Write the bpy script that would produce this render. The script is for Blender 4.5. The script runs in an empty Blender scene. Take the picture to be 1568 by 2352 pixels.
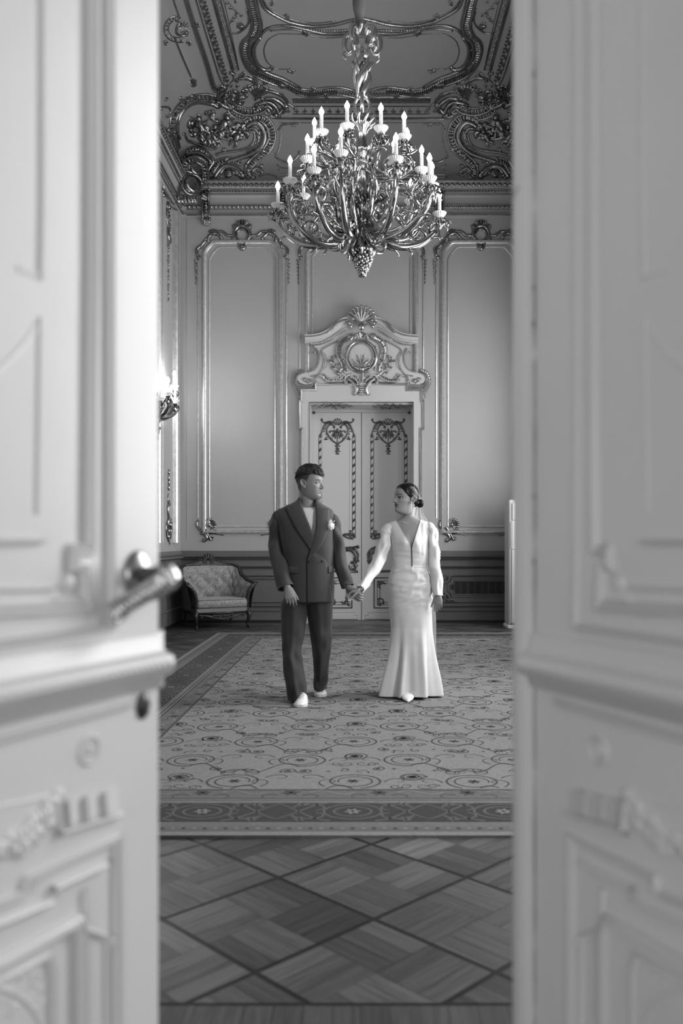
import bpy, bmesh, math, random
from math import sin, cos, pi, radians, sqrt, atan2
from mathutils import Vector, Matrix, noise
V = Vector
sc = bpy.context.scene
COL = sc.collection
random.seed(7)

# ------------------------------------------------------------------ camera
F = 1970.0; CX = 830.0; CY = 1240.0; EYE = 1.24      # focal length and vanishing point in a 1568 x 2352 frame
cam_data = bpy.data.cameras.new('camera')
cam = bpy.data.objects.new('camera', cam_data); COL.objects.link(cam)
cam.location = (0, 0, EYE); cam.rotation_euler = (radians(90), 0, 0)
cam_data.sensor_fit = 'HORIZONTAL'; cam_data.sensor_width = 24.0
cam_data.lens = F / 1568.0 * 24.0
cam_data.shift_x = -(CX - 784.0) / 1568.0
cam_data.shift_y = (CY - 1176.0) / 1568.0
cam_data.clip_start = 0.05; cam_data.clip_end = 100
cam_data.dof.use_dof = True; cam_data.dof.focus_distance = 7.6; cam_data.dof.aperture_fstop = 1.9
sc.camera = cam

# ------------------------------------------------------------------ colour management, world, daylight
sc.view_settings.view_transform = 'Standard'; sc.view_settings.look = 'None'
sc.view_settings.gamma = 1.0; sc.view_settings.exposure = -0.1
sc.view_settings.use_curve_mapping = False
try:
    sc.cycles.use_denoising = True
    sc.cycles.max_bounces = 8; sc.cycles.diffuse_bounces = 5; sc.cycles.glossy_bounces = 4
    sc.cycles.sample_clamp_indirect = 4.0
except Exception: pass
w = bpy.data.worlds.new('overcast_sky'); sc.world = w; w.use_nodes = True
w.node_tree.nodes['Background'].inputs[0].default_value = (.75, .75, .75, 1)
w.node_tree.nodes['Background'].inputs[1].default_value = 1.5

def area(name, loc, rot, sx, sy, power):
    l = bpy.data.lights.new(name, 'AREA'); l.shape = 'RECTANGLE'; l.size = sx; l.size_y = sy; l.energy = power
    o = bpy.data.objects.new(name, l); COL.objects.link(o); o.location = loc; o.rotation_euler = rot
    return o
XL, XR, ZB, ZF = -2.70, 2.70, 12.8, 0.80             # hall: left and right wall, far wall, near wall
WIN = [(3.0, 4.3), (6.3, 7.6), (10.2, 11.7)]          # windows of the hall's right wall (depth ranges)
HALLP = (320, 300, 175)
for i, (a, b) in enumerate(WIN):                     # daylight entering at each window of the right wall
    area('window_daylight', (XR + .32, (a + b) / 2, 2.75), (0, radians(90), 0), 3.4, b - a, HALLP[i])
VWIN = (-2.6, -0.9)                                  # window of the room the camera stands in
area('anteroom_daylight', (2.75, sum(VWIN) / 2, 1.3), (0, radians(90), 0), 1.3, 1.7, 14)
area('anteroom_daylight', (-.3, -3.35, 1.45), (radians(90), 0, 0), 1.8, 1.2, 78)

# ------------------------------------------------------------------ materials (black and white photograph: all greys)
def mat(name, c, rough=.5, metal=0.0, nscale=0, namt=0.0, bump=0.0, bscale=40, spec=.5, sheen=0, coat=0, sss=0, trans=0):
    m = bpy.data.materials.new(name); m.use_nodes = True
    nt = m.node_tree; b = nt.nodes['Principled BSDF']
    b.inputs['Base Color'].default_value = (c, c, c, 1); b.inputs['Roughness'].default_value = rough
    b.inputs['Metallic'].default_value = metal; b.inputs['Specular IOR Level'].default_value = spec
    if sheen: b.inputs['Sheen Weight'].default_value = sheen
    if coat: b.inputs['Coat Weight'].default_value = coat; b.inputs['Coat Roughness'].default_value = .25
    if sss: b.inputs['Subsurface Weight'].default_value = sss; b.inputs['Subsurface Radius'].default_value = (.01, .01, .01)
    tc = nt.nodes.new('ShaderNodeTexCoord')
    if namt:
        n = nt.nodes.new('ShaderNodeTexNoise'); n.inputs['Scale'].default_value = nscale or 3; n.inputs['Detail'].default_value = 5
        nt.links.new(tc.outputs['Object'], n.inputs['Vector'])
        mr = nt.nodes.new('ShaderNodeMapRange'); mr.inputs[1].default_value = .3; mr.inputs[2].default_value = .7
        mr.inputs[3].default_value = c * (1 - namt); mr.inputs[4].default_value = min(1, c * (1 + namt))
        nt.links.new(n.outputs['Fac'], mr.inputs[0]); nt.links.new(mr.outputs[0], b.inputs['Base Color'])
    if bump:
        n2 = nt.nodes.new('ShaderNodeTexNoise'); n2.inputs['Scale'].default_value = bscale; n2.inputs['Detail'].default_value = 4
        nt.links.new(tc.outputs['Object'], n2.inputs['Vector'])
        bp = nt.nodes.new('ShaderNodeBump'); bp.inputs['Strength'].default_value = bump; bp.inputs['Distance'].default_value = .01
        nt.links.new(n2.outputs['Fac'], bp.inputs['Height']); nt.links.new(bp.outputs[0], b.inputs['Normal'])
    return m
def emit(name, s, c=1.0):
    m = bpy.data.materials.new(name); m.use_nodes = True; nt = m.node_tree; nt.nodes.clear()
    e = nt.nodes.new('ShaderNodeEmission'); e.inputs[0].default_value = (c, c, c, 1); e.inputs[1].default_value = s
    o = nt.nodes.new('ShaderNodeOutputMaterial'); nt.links.new(e.outputs[0], o.inputs[0]); return m
def colmat(name, rough=.5, attr='Col', **k):
    m = mat(name, .5, rough, **k); nt = m.node_tree; a = nt.nodes.new('ShaderNodeVertexColor'); a.layer_name = attr
    nt.links.new(a.outputs[0], nt.nodes['Principled BSDF'].inputs['Base Color']); return m

M = {}
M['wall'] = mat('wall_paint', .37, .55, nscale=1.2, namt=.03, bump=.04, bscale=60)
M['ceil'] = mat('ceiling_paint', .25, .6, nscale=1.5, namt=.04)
M['dado'] = mat('dado_paint', .125, .42, nscale=2, namt=.05)
M['base'] = mat('baseboard_black', .015, .4)
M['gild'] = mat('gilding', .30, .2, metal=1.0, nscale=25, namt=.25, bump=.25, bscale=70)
M['gildw'] = mat('gilding_of_wall_frames', .60, .36, metal=.8, nscale=20, namt=.15)  # paler copy of the gilding; room reflections are put into its colour
M['sbulb'] = emit('lit_sconce_bulb', 420.0)
M['gildb'] = mat('gilding_pale_and_lit', .50, .24, metal=.95, nscale=12, namt=.1)  # paler gilding; on the chandelier's top the bulbs' light is put into it
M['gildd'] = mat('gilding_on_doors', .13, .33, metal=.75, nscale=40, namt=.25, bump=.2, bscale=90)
M['bronze'] = mat('chandelier_gilt_bronze', .34, .2, metal=1.0, nscale=18, namt=.2)
M['dbronze'] = mat('dark_bronze', .10, .3, metal=.9, nscale=40, namt=.2)
M['door'] = mat('hall_door_paint', .55, .45, nscale=2, namt=.02)
M['arch'] = mat('architrave_paint', .50, .45, nscale=2, namt=.03)
M['leaf'] = mat('white_door_paint', .62, .36, nscale=2.5, namt=.03, bump=.05, bscale=9)
M['crack'] = mat('chipped_paint', .16, .9, nscale=60, namt=.4)
M['blackwood'] = mat('black_lacquered_wood', .018, .28, nscale=30, namt=.3)
M['white'] = mat('white_plastic', .88, .4)
M['whiteg'] = mat('grey_plastic', .5, .45)
M['candle'] = mat('candle_sleeve', .8, .45)
M['bulb'] = emit('lit_bulb', 60.0)
M['glasspan'] = mat('glass_drip_pan', .8, .12, spec=.9)
M['suit'] = mat('suit_wool', .027, .75, nscale=180, namt=.18, bump=.12, bscale=400, sheen=.15)
M['suitd'] = mat('suit_seam', .012, .8)
M['trous'] = mat('trouser_wool', .023, .75, nscale=180, namt=.18, bump=.12, bscale=400, sheen=.12)
M['shirt'] = mat('white_tee', .55, .8, bump=.1, bscale=30)
M['satin'] = mat('ivory_satin', .60, .38, spec=.5, sheen=.15, bump=.12, bscale=9)
M['shoe'] = mat('white_leather', .72, .4)
M['sole'] = mat('shoe_sole', .55, .6)
M['hair'] = mat('dark_hair', .012, .42, nscale=90, namt=.5, bump=.5, bscale=160)
M['hairs'] = mat('sleek_hair', .007, .26, nscale=60, namt=.4, spec=.10)
M['pearl'] = mat('pearl', .85, .15)
M['nail'] = mat('nail_polish', .7, .25)
M['petal'] = mat('petal', .75, .6)
M['eye'] = mat('eye_white', .45, .25)
M['iris'] = mat('iris', .02, .15)
M['fabric'] = mat('sleeve_cloth', .13, .8, nscale=8, namt=.2)
M['mesh'] = mat('grille_wire', .12, .4, metal=.6)
M['void'] = mat('grille_shade_black', .012, .8)
M['skin'] = colmat('skin', .5)

# ------------------------------------------------------------------ mesh helpers
def catmull(pts, sub=6, closed=False):
    pts = [V(p) for p in pts]; n = len(pts); out = []
    if n < 3: 
        return [pts[0].lerp(pts[-1], k / sub) for k in range(sub + 1)]
    rng = range(n) if closed else range(n - 1)
    for i in rng:
        if closed: p0, p1, p2, p3 = pts[i - 1], pts[i], pts[(i + 1) % n], pts[(i + 2) % n]
        else: p0, p1, p2, p3 = pts[max(i - 1, 0)], pts[i], pts[i + 1], pts[min(i + 2, n - 1)]
        for k in range(sub):
            t = k / sub; t2 = t * t; t3 = t2 * t
            out.append(.5 * ((2 * p1) + (p2 - p0) * t + (2 * p0 - 5 * p1 + 4 * p2 - p3) * t2 + (3 * p1 - p0 - 3 * p2 + p3) * t3))
    if not closed: out.append(pts[-1].copy())
    return out
def interp(tab, x):
    if x <= tab[0][0]: return tab[0][1:] if len(tab[0]) > 2 else tab[0][1]
    if x >= tab[-1][0]: return tab[-1][1:] if len(tab[0]) > 2 else tab[-1][1]
    for i in range(len(tab) - 1):
        a, b = tab[i], tab[i + 1]
        if a[0] <= x <= b[0]:
            t = (x - a[0]) / (b[0] - a[0]); t = t * t * (3 - 2 * t) if len(a) == 2 else t
            if len(a) > 2: return tuple(a[k] + (b[k] - a[k]) * t for k in range(1, len(a)))
            return a[1] + (b[1] - a[1]) * t
class MB:
    def __init__(s): s.v = []; s.f = []; s.m = []; s.xf = None
    def add(s, vs, fs, mi=0):
        b = len(s.v)
        s.v += [tuple(p) for p in vs]; s.f += [tuple(i + b for i in f) for f in fs]; s.m += [mi] * len(fs)
    def box(s, a, b, mi=0):
        x0, y0, z0 = a; x1, y1, z1 = b
        s.add([(x0, y0, z0), (x1, y0, z0), (x1, y1, z0), (x0, y1, z0), (x0, y0, z1), (x1, y0, z1), (x1, y1, z1), (x0, y1, z1)],
              [(0, 3, 2, 1), (4, 5, 6, 7), (0, 1, 5, 4), (1, 2, 6, 5), (2, 3, 7, 6), (3, 0, 4, 7)], mi)
    def loft(s, rings, cap=(True, True), closed=True, mi=0):
        n = len(rings[0]); vs = [p for r in rings for p in r]; fs = []
        for i in range(len(rings) - 1):
            for j in range(n if closed else n - 1):
                k = (j + 1) % n
                fs.append((i * n + j, i * n + k, (i + 1) * n + k, (i + 1) * n + j))
        if closed and cap[0]: fs.append(tuple(range(n - 1, -1, -1)))
        if closed and cap[1]: fs.append(tuple((len(rings) - 1) * n + j for j in range(n)))
        s.add(vs, fs, mi)
    def tube(s, pts, rad, n=8, flat=1.0, up=None, mi=0, cap=True):
        pts = [V(p) for p in pts]; m = len(pts)
        if m < 2: return
        if not hasattr(rad, '__len__'): rad = [rad] * m
        if len(rad) != m: rad = [interp([(i / (len(rad) - 1), r) for i, r in enumerate(rad)], k / (m - 1)) for k in range(m)]
        rings = []; prev = None
        for i, p in enumerate(pts):
            t = (pts[min(i + 1, m - 1)] - pts[max(i - 1, 0)])
            if t.length < 1e-9: t = V((0, 0, 1))
            t.normalize()
            if up is not None:
                u = up[i] if isinstance(up, list) else V(up)
                a = t.cross(u)
                if a.length < 1e-6: a = t.orthogonal()
                a.normalize(); b = a.cross(t)
            else:
                if prev is None: a = t.orthogonal().normalized()
                else:
                    a = prev - t * prev.dot(t)
                    if a.length < 1e-6: a = t.orthogonal()
                    a.normalize()
                prev = a; b = a.cross(t)
            r = rad[i]
            rings.append([p + a * (r * cos(2 * pi * k / n)) + b * (r * flat * sin(2 * pi * k / n)) for k in range(n)])
        s.loft(rings, (cap, cap), True, mi)
    def ball(s, c, r, nu=10, nv=6, mi=0, rot=None):
        c = V(c); r = (r, r, r) if not hasattr(r, '__len__') else r; rings = []
        vs = []; fs = []
        for i in range(nv + 1):
            th = pi * i / nv
            for j in range(nu):
                p = V((r[0] * sin(th) * cos(2 * pi * j / nu), r[1] * sin(th) * sin(2 * pi * j / nu), r[2] * cos(th)))
                if rot: p = rot @ p
                vs.append(c + p)
        for i in range(nv):
            for j in range(nu):
                k = (j + 1) % nu
                if i == 0: fs.append((j, (i + 1) * nu + j, (i + 1) * nu + k))
                elif i == nv - 1: fs.append((i * nu + j, (i + 1) * nu + j, i * nu + k))
                else: fs.append((i * nu + j, (i + 1) * nu + j, (i + 1) * nu + k, i * nu + k))
        s.add(vs, fs, mi)
    def lathe(s, prof, c=(0, 0, 0), n=20, flute=None, twist=0, mi=0):
        rings = []
        for r, z in prof:
            ring = []
            for k in range(n):
                a = 2 * pi * k / n; rr = r
                if flute: rr = r * (1 + flute[1] * cos(flute[0] * (a + twist * z)))
                ring.append((c[0] + rr * cos(a), c[1] + rr * sin(a), c[2] + z))
            rings.append(ring)
        s.loft(rings, mi=mi)
    def slab(s, poly, off, mi=0):
        """closed polygon of points extruded by vector off"""
        n = len(poly); a = [V(p) for p in poly]; b = [p + V(off) for p in a]
        fs = [tuple(range(n - 1, -1, -1)), tuple(range(n, 2 * n))]
        for i in range(n): fs.append((i, (i + 1) % n, n + (i + 1) % n, n + i))
        s.add(a + b, fs, mi)
    def sweep(s, path, nrm, prof, closed=False, mi=0):
        """profile (across, height) swept along a path lying on a plane with normal nrm, mitred"""
        path = [V(p) for p in path]; nrm = V(nrm).normalized(); n = len(path); rings = []
        for i in range(n):
            if closed: d0 = (path[i] - path[i - 1]); d1 = (path[(i + 1) % n] - path[i])
            else: d0 = path[i] - path[max(i - 1, 0)]; d1 = path[min(i + 1, n - 1)] - path[i]
            if d0.length < 1e-9: d0 = d1
            if d1.length < 1e-9: d1 = d0
            d0 = d0.normalized(); d1 = d1.normalized()
            a0 = nrm.cross(d0); a1 = nrm.cross(d1); a = (a0 + a1)
            if a.length < 1e-6: a = a0.copy()
            a.normalize(); k = 1 / max(.35, a.dot(a0))
            rings.append([path[i] + a * (x * k) + nrm * h for x, h in prof])
        if closed: rings.append(rings[0])
        s.loft(rings, (False, False), False, mi)
    def build(s, name, m, parent=None, smooth=True, loc=None, angle=None):
        me = bpy.data.meshes.new(name); me.from_pydata(s.v, [], s.f)
        mats = m if isinstance(m, (list, tuple)) else [m]
        for k in mats: me.materials.append(k)
        if len(mats) > 1: me.polygons.foreach_set('material_index', s.m)
        if smooth: me.polygons.foreach_set('use_smooth', [True] * len(me.polygons))
        me.update()
        if angle is not None and hasattr(me, 'set_sharp_from_angle'):
            me.set_sharp_from_angle(angle=radians(angle))
        o = bpy.data.objects.new(name, me); COL.objects.link(o)
        if parent is not None: o.parent = parent
        if loc is not None: o.location = loc
        return o
def tag(o, label=None, cat=None, group=None, kind=None):
    if label: o['label'] = label
    if cat: o['category'] = cat
    if group: o['group'] = group
    if kind: o['kind'] = kind
    return o
def thing(name, label, cat, loc=(0, 0, 0), rz=0, group=None):
    o = bpy.data.objects.new(name, None); COL.objects.link(o); o.location = loc; o.rotation_euler = (0, 0, rz)
    o.empty_display_size = .1
    return tag(o, label, cat, group)
def struct(name, mb, m, parent=None, smooth=False, angle=None):
    o = mb.build(name, m, parent, smooth=smooth, angle=angle)
    if parent is None: o['kind'] = 'structure'
    return o
def W(px, py, Z): return V(((px - CX) * Z / F, Z, EYE - (py - CY) * Z / F))   # photograph position at a known distance

# ------------------------------------------------------------------ surfaces that carry relief
HC0, HC1, RC = 6.52, 7.50, 0.70                      # cove: springing height, ceiling height, horizontal depth
def zceil(x, y):
    d = min(x - XL, XR - x, ZB - y)
    if d >= RC: return HC1
    d = max(d, 0); return HC0 + (HC1 - HC0) * sqrt(max(0, 1 - (1 - d / RC) ** 2))
def on_ceiling(px, py):
    dx, dz = (px - CX) / F, (CY - py) / F
    lo, hi = 2.0, ZB
    if abs(dx) > 1e-6: hi = min(hi, abs(XL) / abs(dx))
    f = lambda Y: EYE + dz * Y - zceil(dx * Y, Y)
    if f(hi) < 0:                                    # ray meets the wall below the cove
        Y = hi; n = V((0, -1, 0)) if hi == ZB else V((1 if dx < 0 else -1, 0, 0)); return V((dx * Y, Y, EYE + dz * Y)), n
    for _ in range(40):
        mid = (lo + hi) / 2
        if f(mid) < 0: lo = mid
        else: hi = mid
    Y = (lo + hi) / 2; x = dx * Y; e = .01
    gx = (zceil(x + e, Y) - zceil(x - e, Y)) / (2 * e); gy = (zceil(x, Y + e) - zceil(x, Y - e)) / (2 * e)
    gx = max(-3, min(3, gx)); gy = max(-3, min(3, gy))
    return V((x, Y, zceil(x, Y))), V((gx, gy, -1)).normalized()
def plane(P, N):
    P = V(P); N = V(N).normalized()
    def f(px, py):
        d = V(((px - CX) / F, 1, -(py - CY) / F)); o = V((0, 0, EYE))
        t = (P - o).dot(N) / d.dot(N); return o + d * t, N
    return f
on_back = plane((0, ZB, 0), (0, -1, 0))
on_left = plane((XL, 0, 0), (1, 0, 0))
DZ = 13.30
on_door = plane((0, DZ, 0), (0, -1, 0))

class Relief:
    """strokes and leaves laid on a surface, optionally repeated on the other side of the room's axis"""
    def __init__(s, surf, mirror=False, lift=.25, only=False, k=1.0):
        s.k = k; s.mb = MB(); s.surf = surf; s.mirror = mirror; s.lift = lift; s.only = only
    def tube3(s, P, R, up, n, flat):
        if not s.only: s.mb.tube(P, R, n, flat, up)
        if s.mirror or s.only:
            P2 = [V((-p.x, p.y, p.z)) for p in P]; up2 = [V((-u.x, u.y, u.z)) for u in up]
            s.mb.tube(P2, R, n, flat, up2)
    def stroke(s, pts, r0=3, r1=None, mid=None, sub=5, n=6, flat=1.0, closed=False, smooth=True, lift=None):
        pts = [V((p[0], p[1], 0)) for p in pts]
        if closed: pts = catmull(pts, sub, True); pts.append(pts[0])
        elif smooth: pts = catmull(pts, sub)
        r1 = r0 if r1 is None else r1; m = len(pts); P = []; R = []; U = []
        for i, p in enumerate(pts):
            t = i / (m - 1)
            r = r0 + (r1 - r0) * t if mid is None else ((1 - t) ** 2 * r0 + 2 * t * (1 - t) * (2 * mid - (r0 + r1) / 2) + t * t * r1)
            h, nn = s.surf(p.x, p.y); rr = max(r, .3) * s.k * h.y / F
            P.append(h + nn * rr * (s.lift if lift is None else lift)); R.append(rr); U.append(nn)
        s.tube3(P, R, U, n, flat)
        return pts
    def curl(s, p, heading, size, turns=1.2, sgn=1, r0=3, r1=1.5, bulb=True):
        """spiral end: starts at p going along heading (degrees, y down)"""
        pts = []; x, y = p; a = radians(heading); N = max(8, int(14 * turns)); 
        for i in range(N + 1):
            pts.append((x, y)); k = 1 - .85 * i / N; st = 2 * pi * turns * size / N * k * .62
            x += cos(a) * st; y += sin(a) * st; a += sgn * 2 * pi * turns / N
        s.stroke(pts, r0, r1, sub=2)
        if bulb: s.dot(x, y, r1 * 1.6)
        return pts
    def cscroll(s, a, b, bulge, r=3, c=8, turns=.9, ends=(1, 1)):
        ax, ay = a; bx, by = b; mx, my = (ax + bx) / 2, (ay + by) / 2; dx, dy = bx - ax, by - ay; L = math.hypot(dx, dy) or 1
        nx, ny = dy / L, -dx / L; q = (mx + nx * bulge * 2, my + ny * bulge * 2)
        pts = [((1 - t) ** 2 * ax + 2 * t * (1 - t) * q[0] + t * t * bx, (1 - t) ** 2 * ay + 2 * t * (1 - t) * q[1] + t * t * by) for t in [k / 8 for k in range(9)]]
        s.stroke(pts, r, r, mid=r * 1.15, sub=2)
        sg = 1 if bulge > 0 else -1
        if ends[1]: s.curl(b, math.degrees(atan2(by - q[1], bx - q[0])), c, turns, sg, r, r * .5)
        if ends[0]: s.curl(a, math.degrees(atan2(ay - q[1], ax - q[0])), c, turns, -sg, r, r * .5)
    def sscroll(s, pts, r=3, c=8, turns=.9, s0=1, s1=1, mid=None):
        s.stroke(pts, r, r, mid=mid or r * 1.2)
        a, b = pts[0], pts[1]
        if s0: s.curl(a, math.degrees(atan2(a[1] - b[1], a[0] - b[0])), c, turns, s0, r, r * .5)
        a, b = pts[-1], pts[-2]
        if s1: s.curl(a, math.degrees(atan2(a[1] - b[1], a[0] - b[0])), c, turns, s1, r, r * .5)
    def dot(s, x, y, r, squash=.8):
        h, nn = s.surf(x, y); rr = r * s.k * h.y / F
        q = nn.to_track_quat('Z', 'Y').to_matrix()
        if not s.only: s.mb.ball(h + nn * rr * .2, (rr, rr, rr * squash), 8, 5, rot=q)
        if s.mirror or s.only:
            h2 = V((-h.x, h.y, h.z)); n2 = V((-nn.x, nn.y, nn.z)); s.mb.ball(h2 + n2 * rr * .2, (rr, rr, rr * squash), 8, 5, rot=n2.to_track_quat('Z', 'Y').to_matrix())
    def leaf(s, x, y, ang, L, wd, n=3, bend=.35):
        """acanthus tuft: a centre blade and pairs of curled lobes"""
        a = radians(ang); dx, dy = cos(a), sin(a); nx, ny = -dy, dx
        s.stroke([(x, y), (x + dx * L * .55 , y + dy * L * .55), (x + dx * L, y + dy * L)], wd * .16, wd * .08, mid=wd * .22, sub=3)
        for k in range(n):
            t = .05 + .62 * k / max(1, n - 1) if n > 1 else .3; sc_ = 1 - .55 * t
            for sg in (-1, 1):
                bx, by = x + dx * L * t, y + dy * L * t; ll = wd * .62 * sc_
                s.stroke([(bx, by), (bx + dx * ll * .55 + nx * sg * ll * .55, by + dy * ll * .55 + ny * sg * ll * .55),
                          (bx + dx * ll * (.9 - bend) + nx * sg * ll, by + dy * ll * (.9 - bend) + ny * sg * ll)], wd * .14, wd * .05, mid=wd * .17, sub=3, n=5)
    def fan(s, x, y, a0, a1, r0, r1, n=9, th=2.4, bead=True):
        for k in range(n):
            t = k / (n - 1); a = radians(a0 + (a1 - a0) * t); rr = r1 * (.86 + .14 * sin(pi * t))
            s.stroke([(x + cos(a) * r0, y + sin(a) * r0), (x + cos(a) * rr * .6, y + sin(a) * rr * .6), (x + cos(a) * rr, y + sin(a) * rr)], th * .4, th, sub=2)
            if bead: s.dot(x + cos(a) * rr, y + sin(a) * rr, th * 1.15)
    def ribbed(s, pts, wd, n, r=1.6, edge=2.2, taper=False):
        """gadrooned band: two edge strokes with cross ribs between"""
        c = catmull([V((p[0], p[1], 0)) for p in pts], 10); m = len(c); L = []; R_ = []
        nor = []
        for i, p in enumerate(c):
            t = c[min(i + 1, m - 1)] - c[max(i - 1, 0)]; t.normalize(); w_ = wd * (1 - .5 * abs(2 * i / (m - 1) - 1) if taper else 1)
            nor.append((V((-t.y, t.x, 0)), w_)); L.append(p + nor[-1][0] * w_); R_.append(p - nor[-1][0] * w_)
        s.stroke([(p.x, p.y) for p in L[::3] + [L[-1]]], edge, edge * .8, sub=3)
        s.stroke([(p.x, p.y) for p in R_[::3] + [R_[-1]]], edge * .8, edge * .6, sub=3)
        for k in range(n):
            i = int((k + .5) / n * (m - 1)); p = c[i]; q, w_ = nor[i]
            t = V((q.y, -q.x, 0)) * w_ * .35
            s.stroke([(p.x + q.x * w_ * .9, p.y + q.y * w_ * .9), (p.x + t.x, p.y + t.y), (p.x - q.x * w_ * .9, p.y - q.y * w_ * .9)], r, r * .8, mid=r * 1.4, sub=2, n=5)
    def along(s, pts, step, fn):
        c = [V((p[0], p[1], 0)) for p in pts]; d = 0; 
        for a, b in zip(c[:-1], c[1:]):
            L = (b - a).length; t = (b - a) / max(L, 1e-6); q = (-d) % step
            while q <= L:
                p = a + t * q; fn(p.x, p.y, math.degrees(atan2(t.y, t.x))); q += step
            d += L
    def build(s, name, m, parent=None, **k): return s.mb.build(name, m, parent, **k)
# ------------------------------------------------------------------ room shell
def backwall():
    mb = MB(); y0, y1 = ZB, ZB + .5; ox0, ox1, oh = -.775, .795, 3.285
    mb.box((XL - .3, y0, 0), (ox0, y1, HC1 + .3)); mb.box((ox1, y0, 0), (XR + .3, y1, HC1 + .3)); mb.box((ox0, y0, oh), (ox1, y1, HC1 + .3))
    return mb
struct('wall_back', backwall(), M['wall'])
mb = MB(); mb.box((XL - .3, ZF - .18, 0), (XL, ZB, HC1 + .3)); struct('wall_left', mb, M['wall'])
mb = MB(); ys = [ZF - .18]
for a, b in WIN: ys += [a, b]
ys.append(ZB)
for i in range(0, len(ys), 2): mb.box((XR, ys[i], 0), (XR + .3, ys[i + 1], HC1 + .3))
for a, b in WIN: mb.box((XR, a, 0), (XR + .3, b, 1.0)); mb.box((XR, a, 4.5), (XR + .3, b, HC1 + .3))
struct('wall_right', mb, M['wall'])
mb = MB(); mb.box((XL, ZF - .18, 0), (-.74, ZF, HC1 + .3)); mb.box((.68, ZF - .18, 0), (XR, ZF, HC1 + .3)); mb.box((-.74, ZF - .18, 3.3), (.68, ZF, HC1 + .3))
struct('wall_front', mb, M['wall'])
# ceiling with a cove on all sides
mb = MB(); NX, NY = 81, 100
xs = sorted(set([XL + RC * k / 16 for k in range(17)] + [XR - RC * k / 16 for k in range(17)]))
def cprof(k): return (1 - cos(k * pi / 2 / 14), sin(k * pi / 2 / 14))
ringpts = []
for k in range(15):
    a, b = cprof(k); d = RC * a; z = HC0 + (HC1 - HC0) * b
    ringpts.append([(XL + d, ZB - d, z), (XR - d, ZB - d, z), (XR - d, ZF + d, z), (XL + d, ZF + d, z)])
mb.loft(ringpts, (False, True))
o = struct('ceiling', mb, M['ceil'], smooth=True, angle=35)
# anteroom round the camera
mb = MB(); mb.box((-2.6, -3.7, 0), (-2.4, ZF - .18, 4.2)); struct('wall_anteroom_left', mb, M['wall'])
mb = MB(); mb.box((2.4, -3.7, 0), (2.6, VWIN[0], 4.2)); mb.box((2.4, VWIN[1], 0), (2.6, ZF - .18, 4.2)); mb.box((2.4, VWIN[0], 0), (2.6, VWIN[1], .6)); mb.box((2.4, VWIN[0], 3.3), (2.6, VWIN[1], 4.2))
struct('wall_anteroom_right', mb, M['wall'])
mb = MB(); mb.box((-2.4, -3.7, 0), (-1.3, -3.5, 4.2)); mb.box((.7, -3.7, 0), (2.4, -3.5, 4.2)); mb.box((-1.3, -3.7, 3.4), (.7, -3.5, 4.2)); mb.box((-1.3, -3.7, 0), (.7, -3.5, .8)); struct('wall_anteroom_back', mb, M['wall'])
mb = MB(); mb.box((-2.6, -3.7, 4.2), (2.6, ZF - .18, 4.4)); struct('ceiling_anteroom', mb, M['dado'])
# window casings with glazing bars on the right wall
for i, (a, b) in enumerate(WIN):
    mb = MB()
    for y in (a, b - .07): mb.box((XR + .1, y, 1.0), (XR + .2, y + .07, 4.5))
    for z in (1.0, 4.43): mb.box((XR + .1, a + .07, z), (XR + .2, b - .07, z + .07))
    mb.box((XR + .12, (a + b) / 2 - .03, 1.07), (XR + .18, (a + b) / 2 + .03, 4.43))
    for z in (2.2, 3.35): mb.box((XR + .125, a + .07, z), (XR + .175, (a + b) / 2 - .03, z + .05)); mb.box((XR + .125, (a + b) / 2 + .03, z), (XR + .175, b - .07, z + .05))
    struct('window_%d' % (i + 1), mb, M['arch'])

# ------------------------------------------------------------------ parquet floor
def woodmat(name, c):
    m = bpy.data.materials.new(name); m.use_nodes = True; nt = m.node_tree; b = nt.nodes['Principled BSDF']
    a = nt.nodes.new('ShaderNodeVertexColor'); a.layer_name = 'Col'
    uv = nt.nodes.new('ShaderNodeUVMap'); uv.uv_map = 'UVMap'
    mp = nt.nodes.new('ShaderNodeMapping'); mp.inputs['Scale'].default_value = (3, 55, 1); nt.links.new(uv.outputs[0], mp.inputs[0])
    n = nt.nodes.new('ShaderNodeTexNoise'); n.inputs['Scale'].default_value = 1.0; n.inputs['Detail'].default_value = 6; n.inputs['Distortion'].default_value = 1.2
    nt.links.new(mp.outputs[0], n.inputs['Vector'])
    mr = nt.nodes.new('ShaderNodeMapRange'); mr.inputs[1].default_value = .3; mr.inputs[2].default_value = .7; mr.inputs[3].default_value = .65; mr.inputs[4].default_value = 1.3
    nt.links.new(n.outputs['Fac'], mr.inputs[0])
    mx = nt.nodes.new('ShaderNodeMix'); mx.data_type = 'RGBA'; mx.blend_type = 'MULTIPLY'; mx.inputs[0].default_value = 1
    nt.links.new(a.outputs[0], mx.inputs[6]); nt.links.new(mr.outputs[0], mx.inputs[7]); nt.links.new(mx.outputs[2], b.inputs['Base Color'])
    b.inputs['Roughness'].default_value = .42; b.inputs['Specular IOR Level'].default_value = .3
    n2 = nt.nodes.new('ShaderNodeTexNoise'); n2.inputs['Scale'].default_value = 6; tc = nt.nodes.new('ShaderNodeTexCoord'); nt.links.new(tc.outputs['Object'], n2.inputs['Vector'])
    mr2 = nt.nodes.new('ShaderNodeMapRange'); mr2.inputs[3].default_value = .3; mr2.inputs[4].default_value = .5; nt.links.new(n2.outputs['Fac'], mr2.inputs[0]); nt.links.new(mr2.outputs[0], b.inputs['Roughness'])
    return m
M['wood'] = woodmat('parquet_oak', .2)
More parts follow.
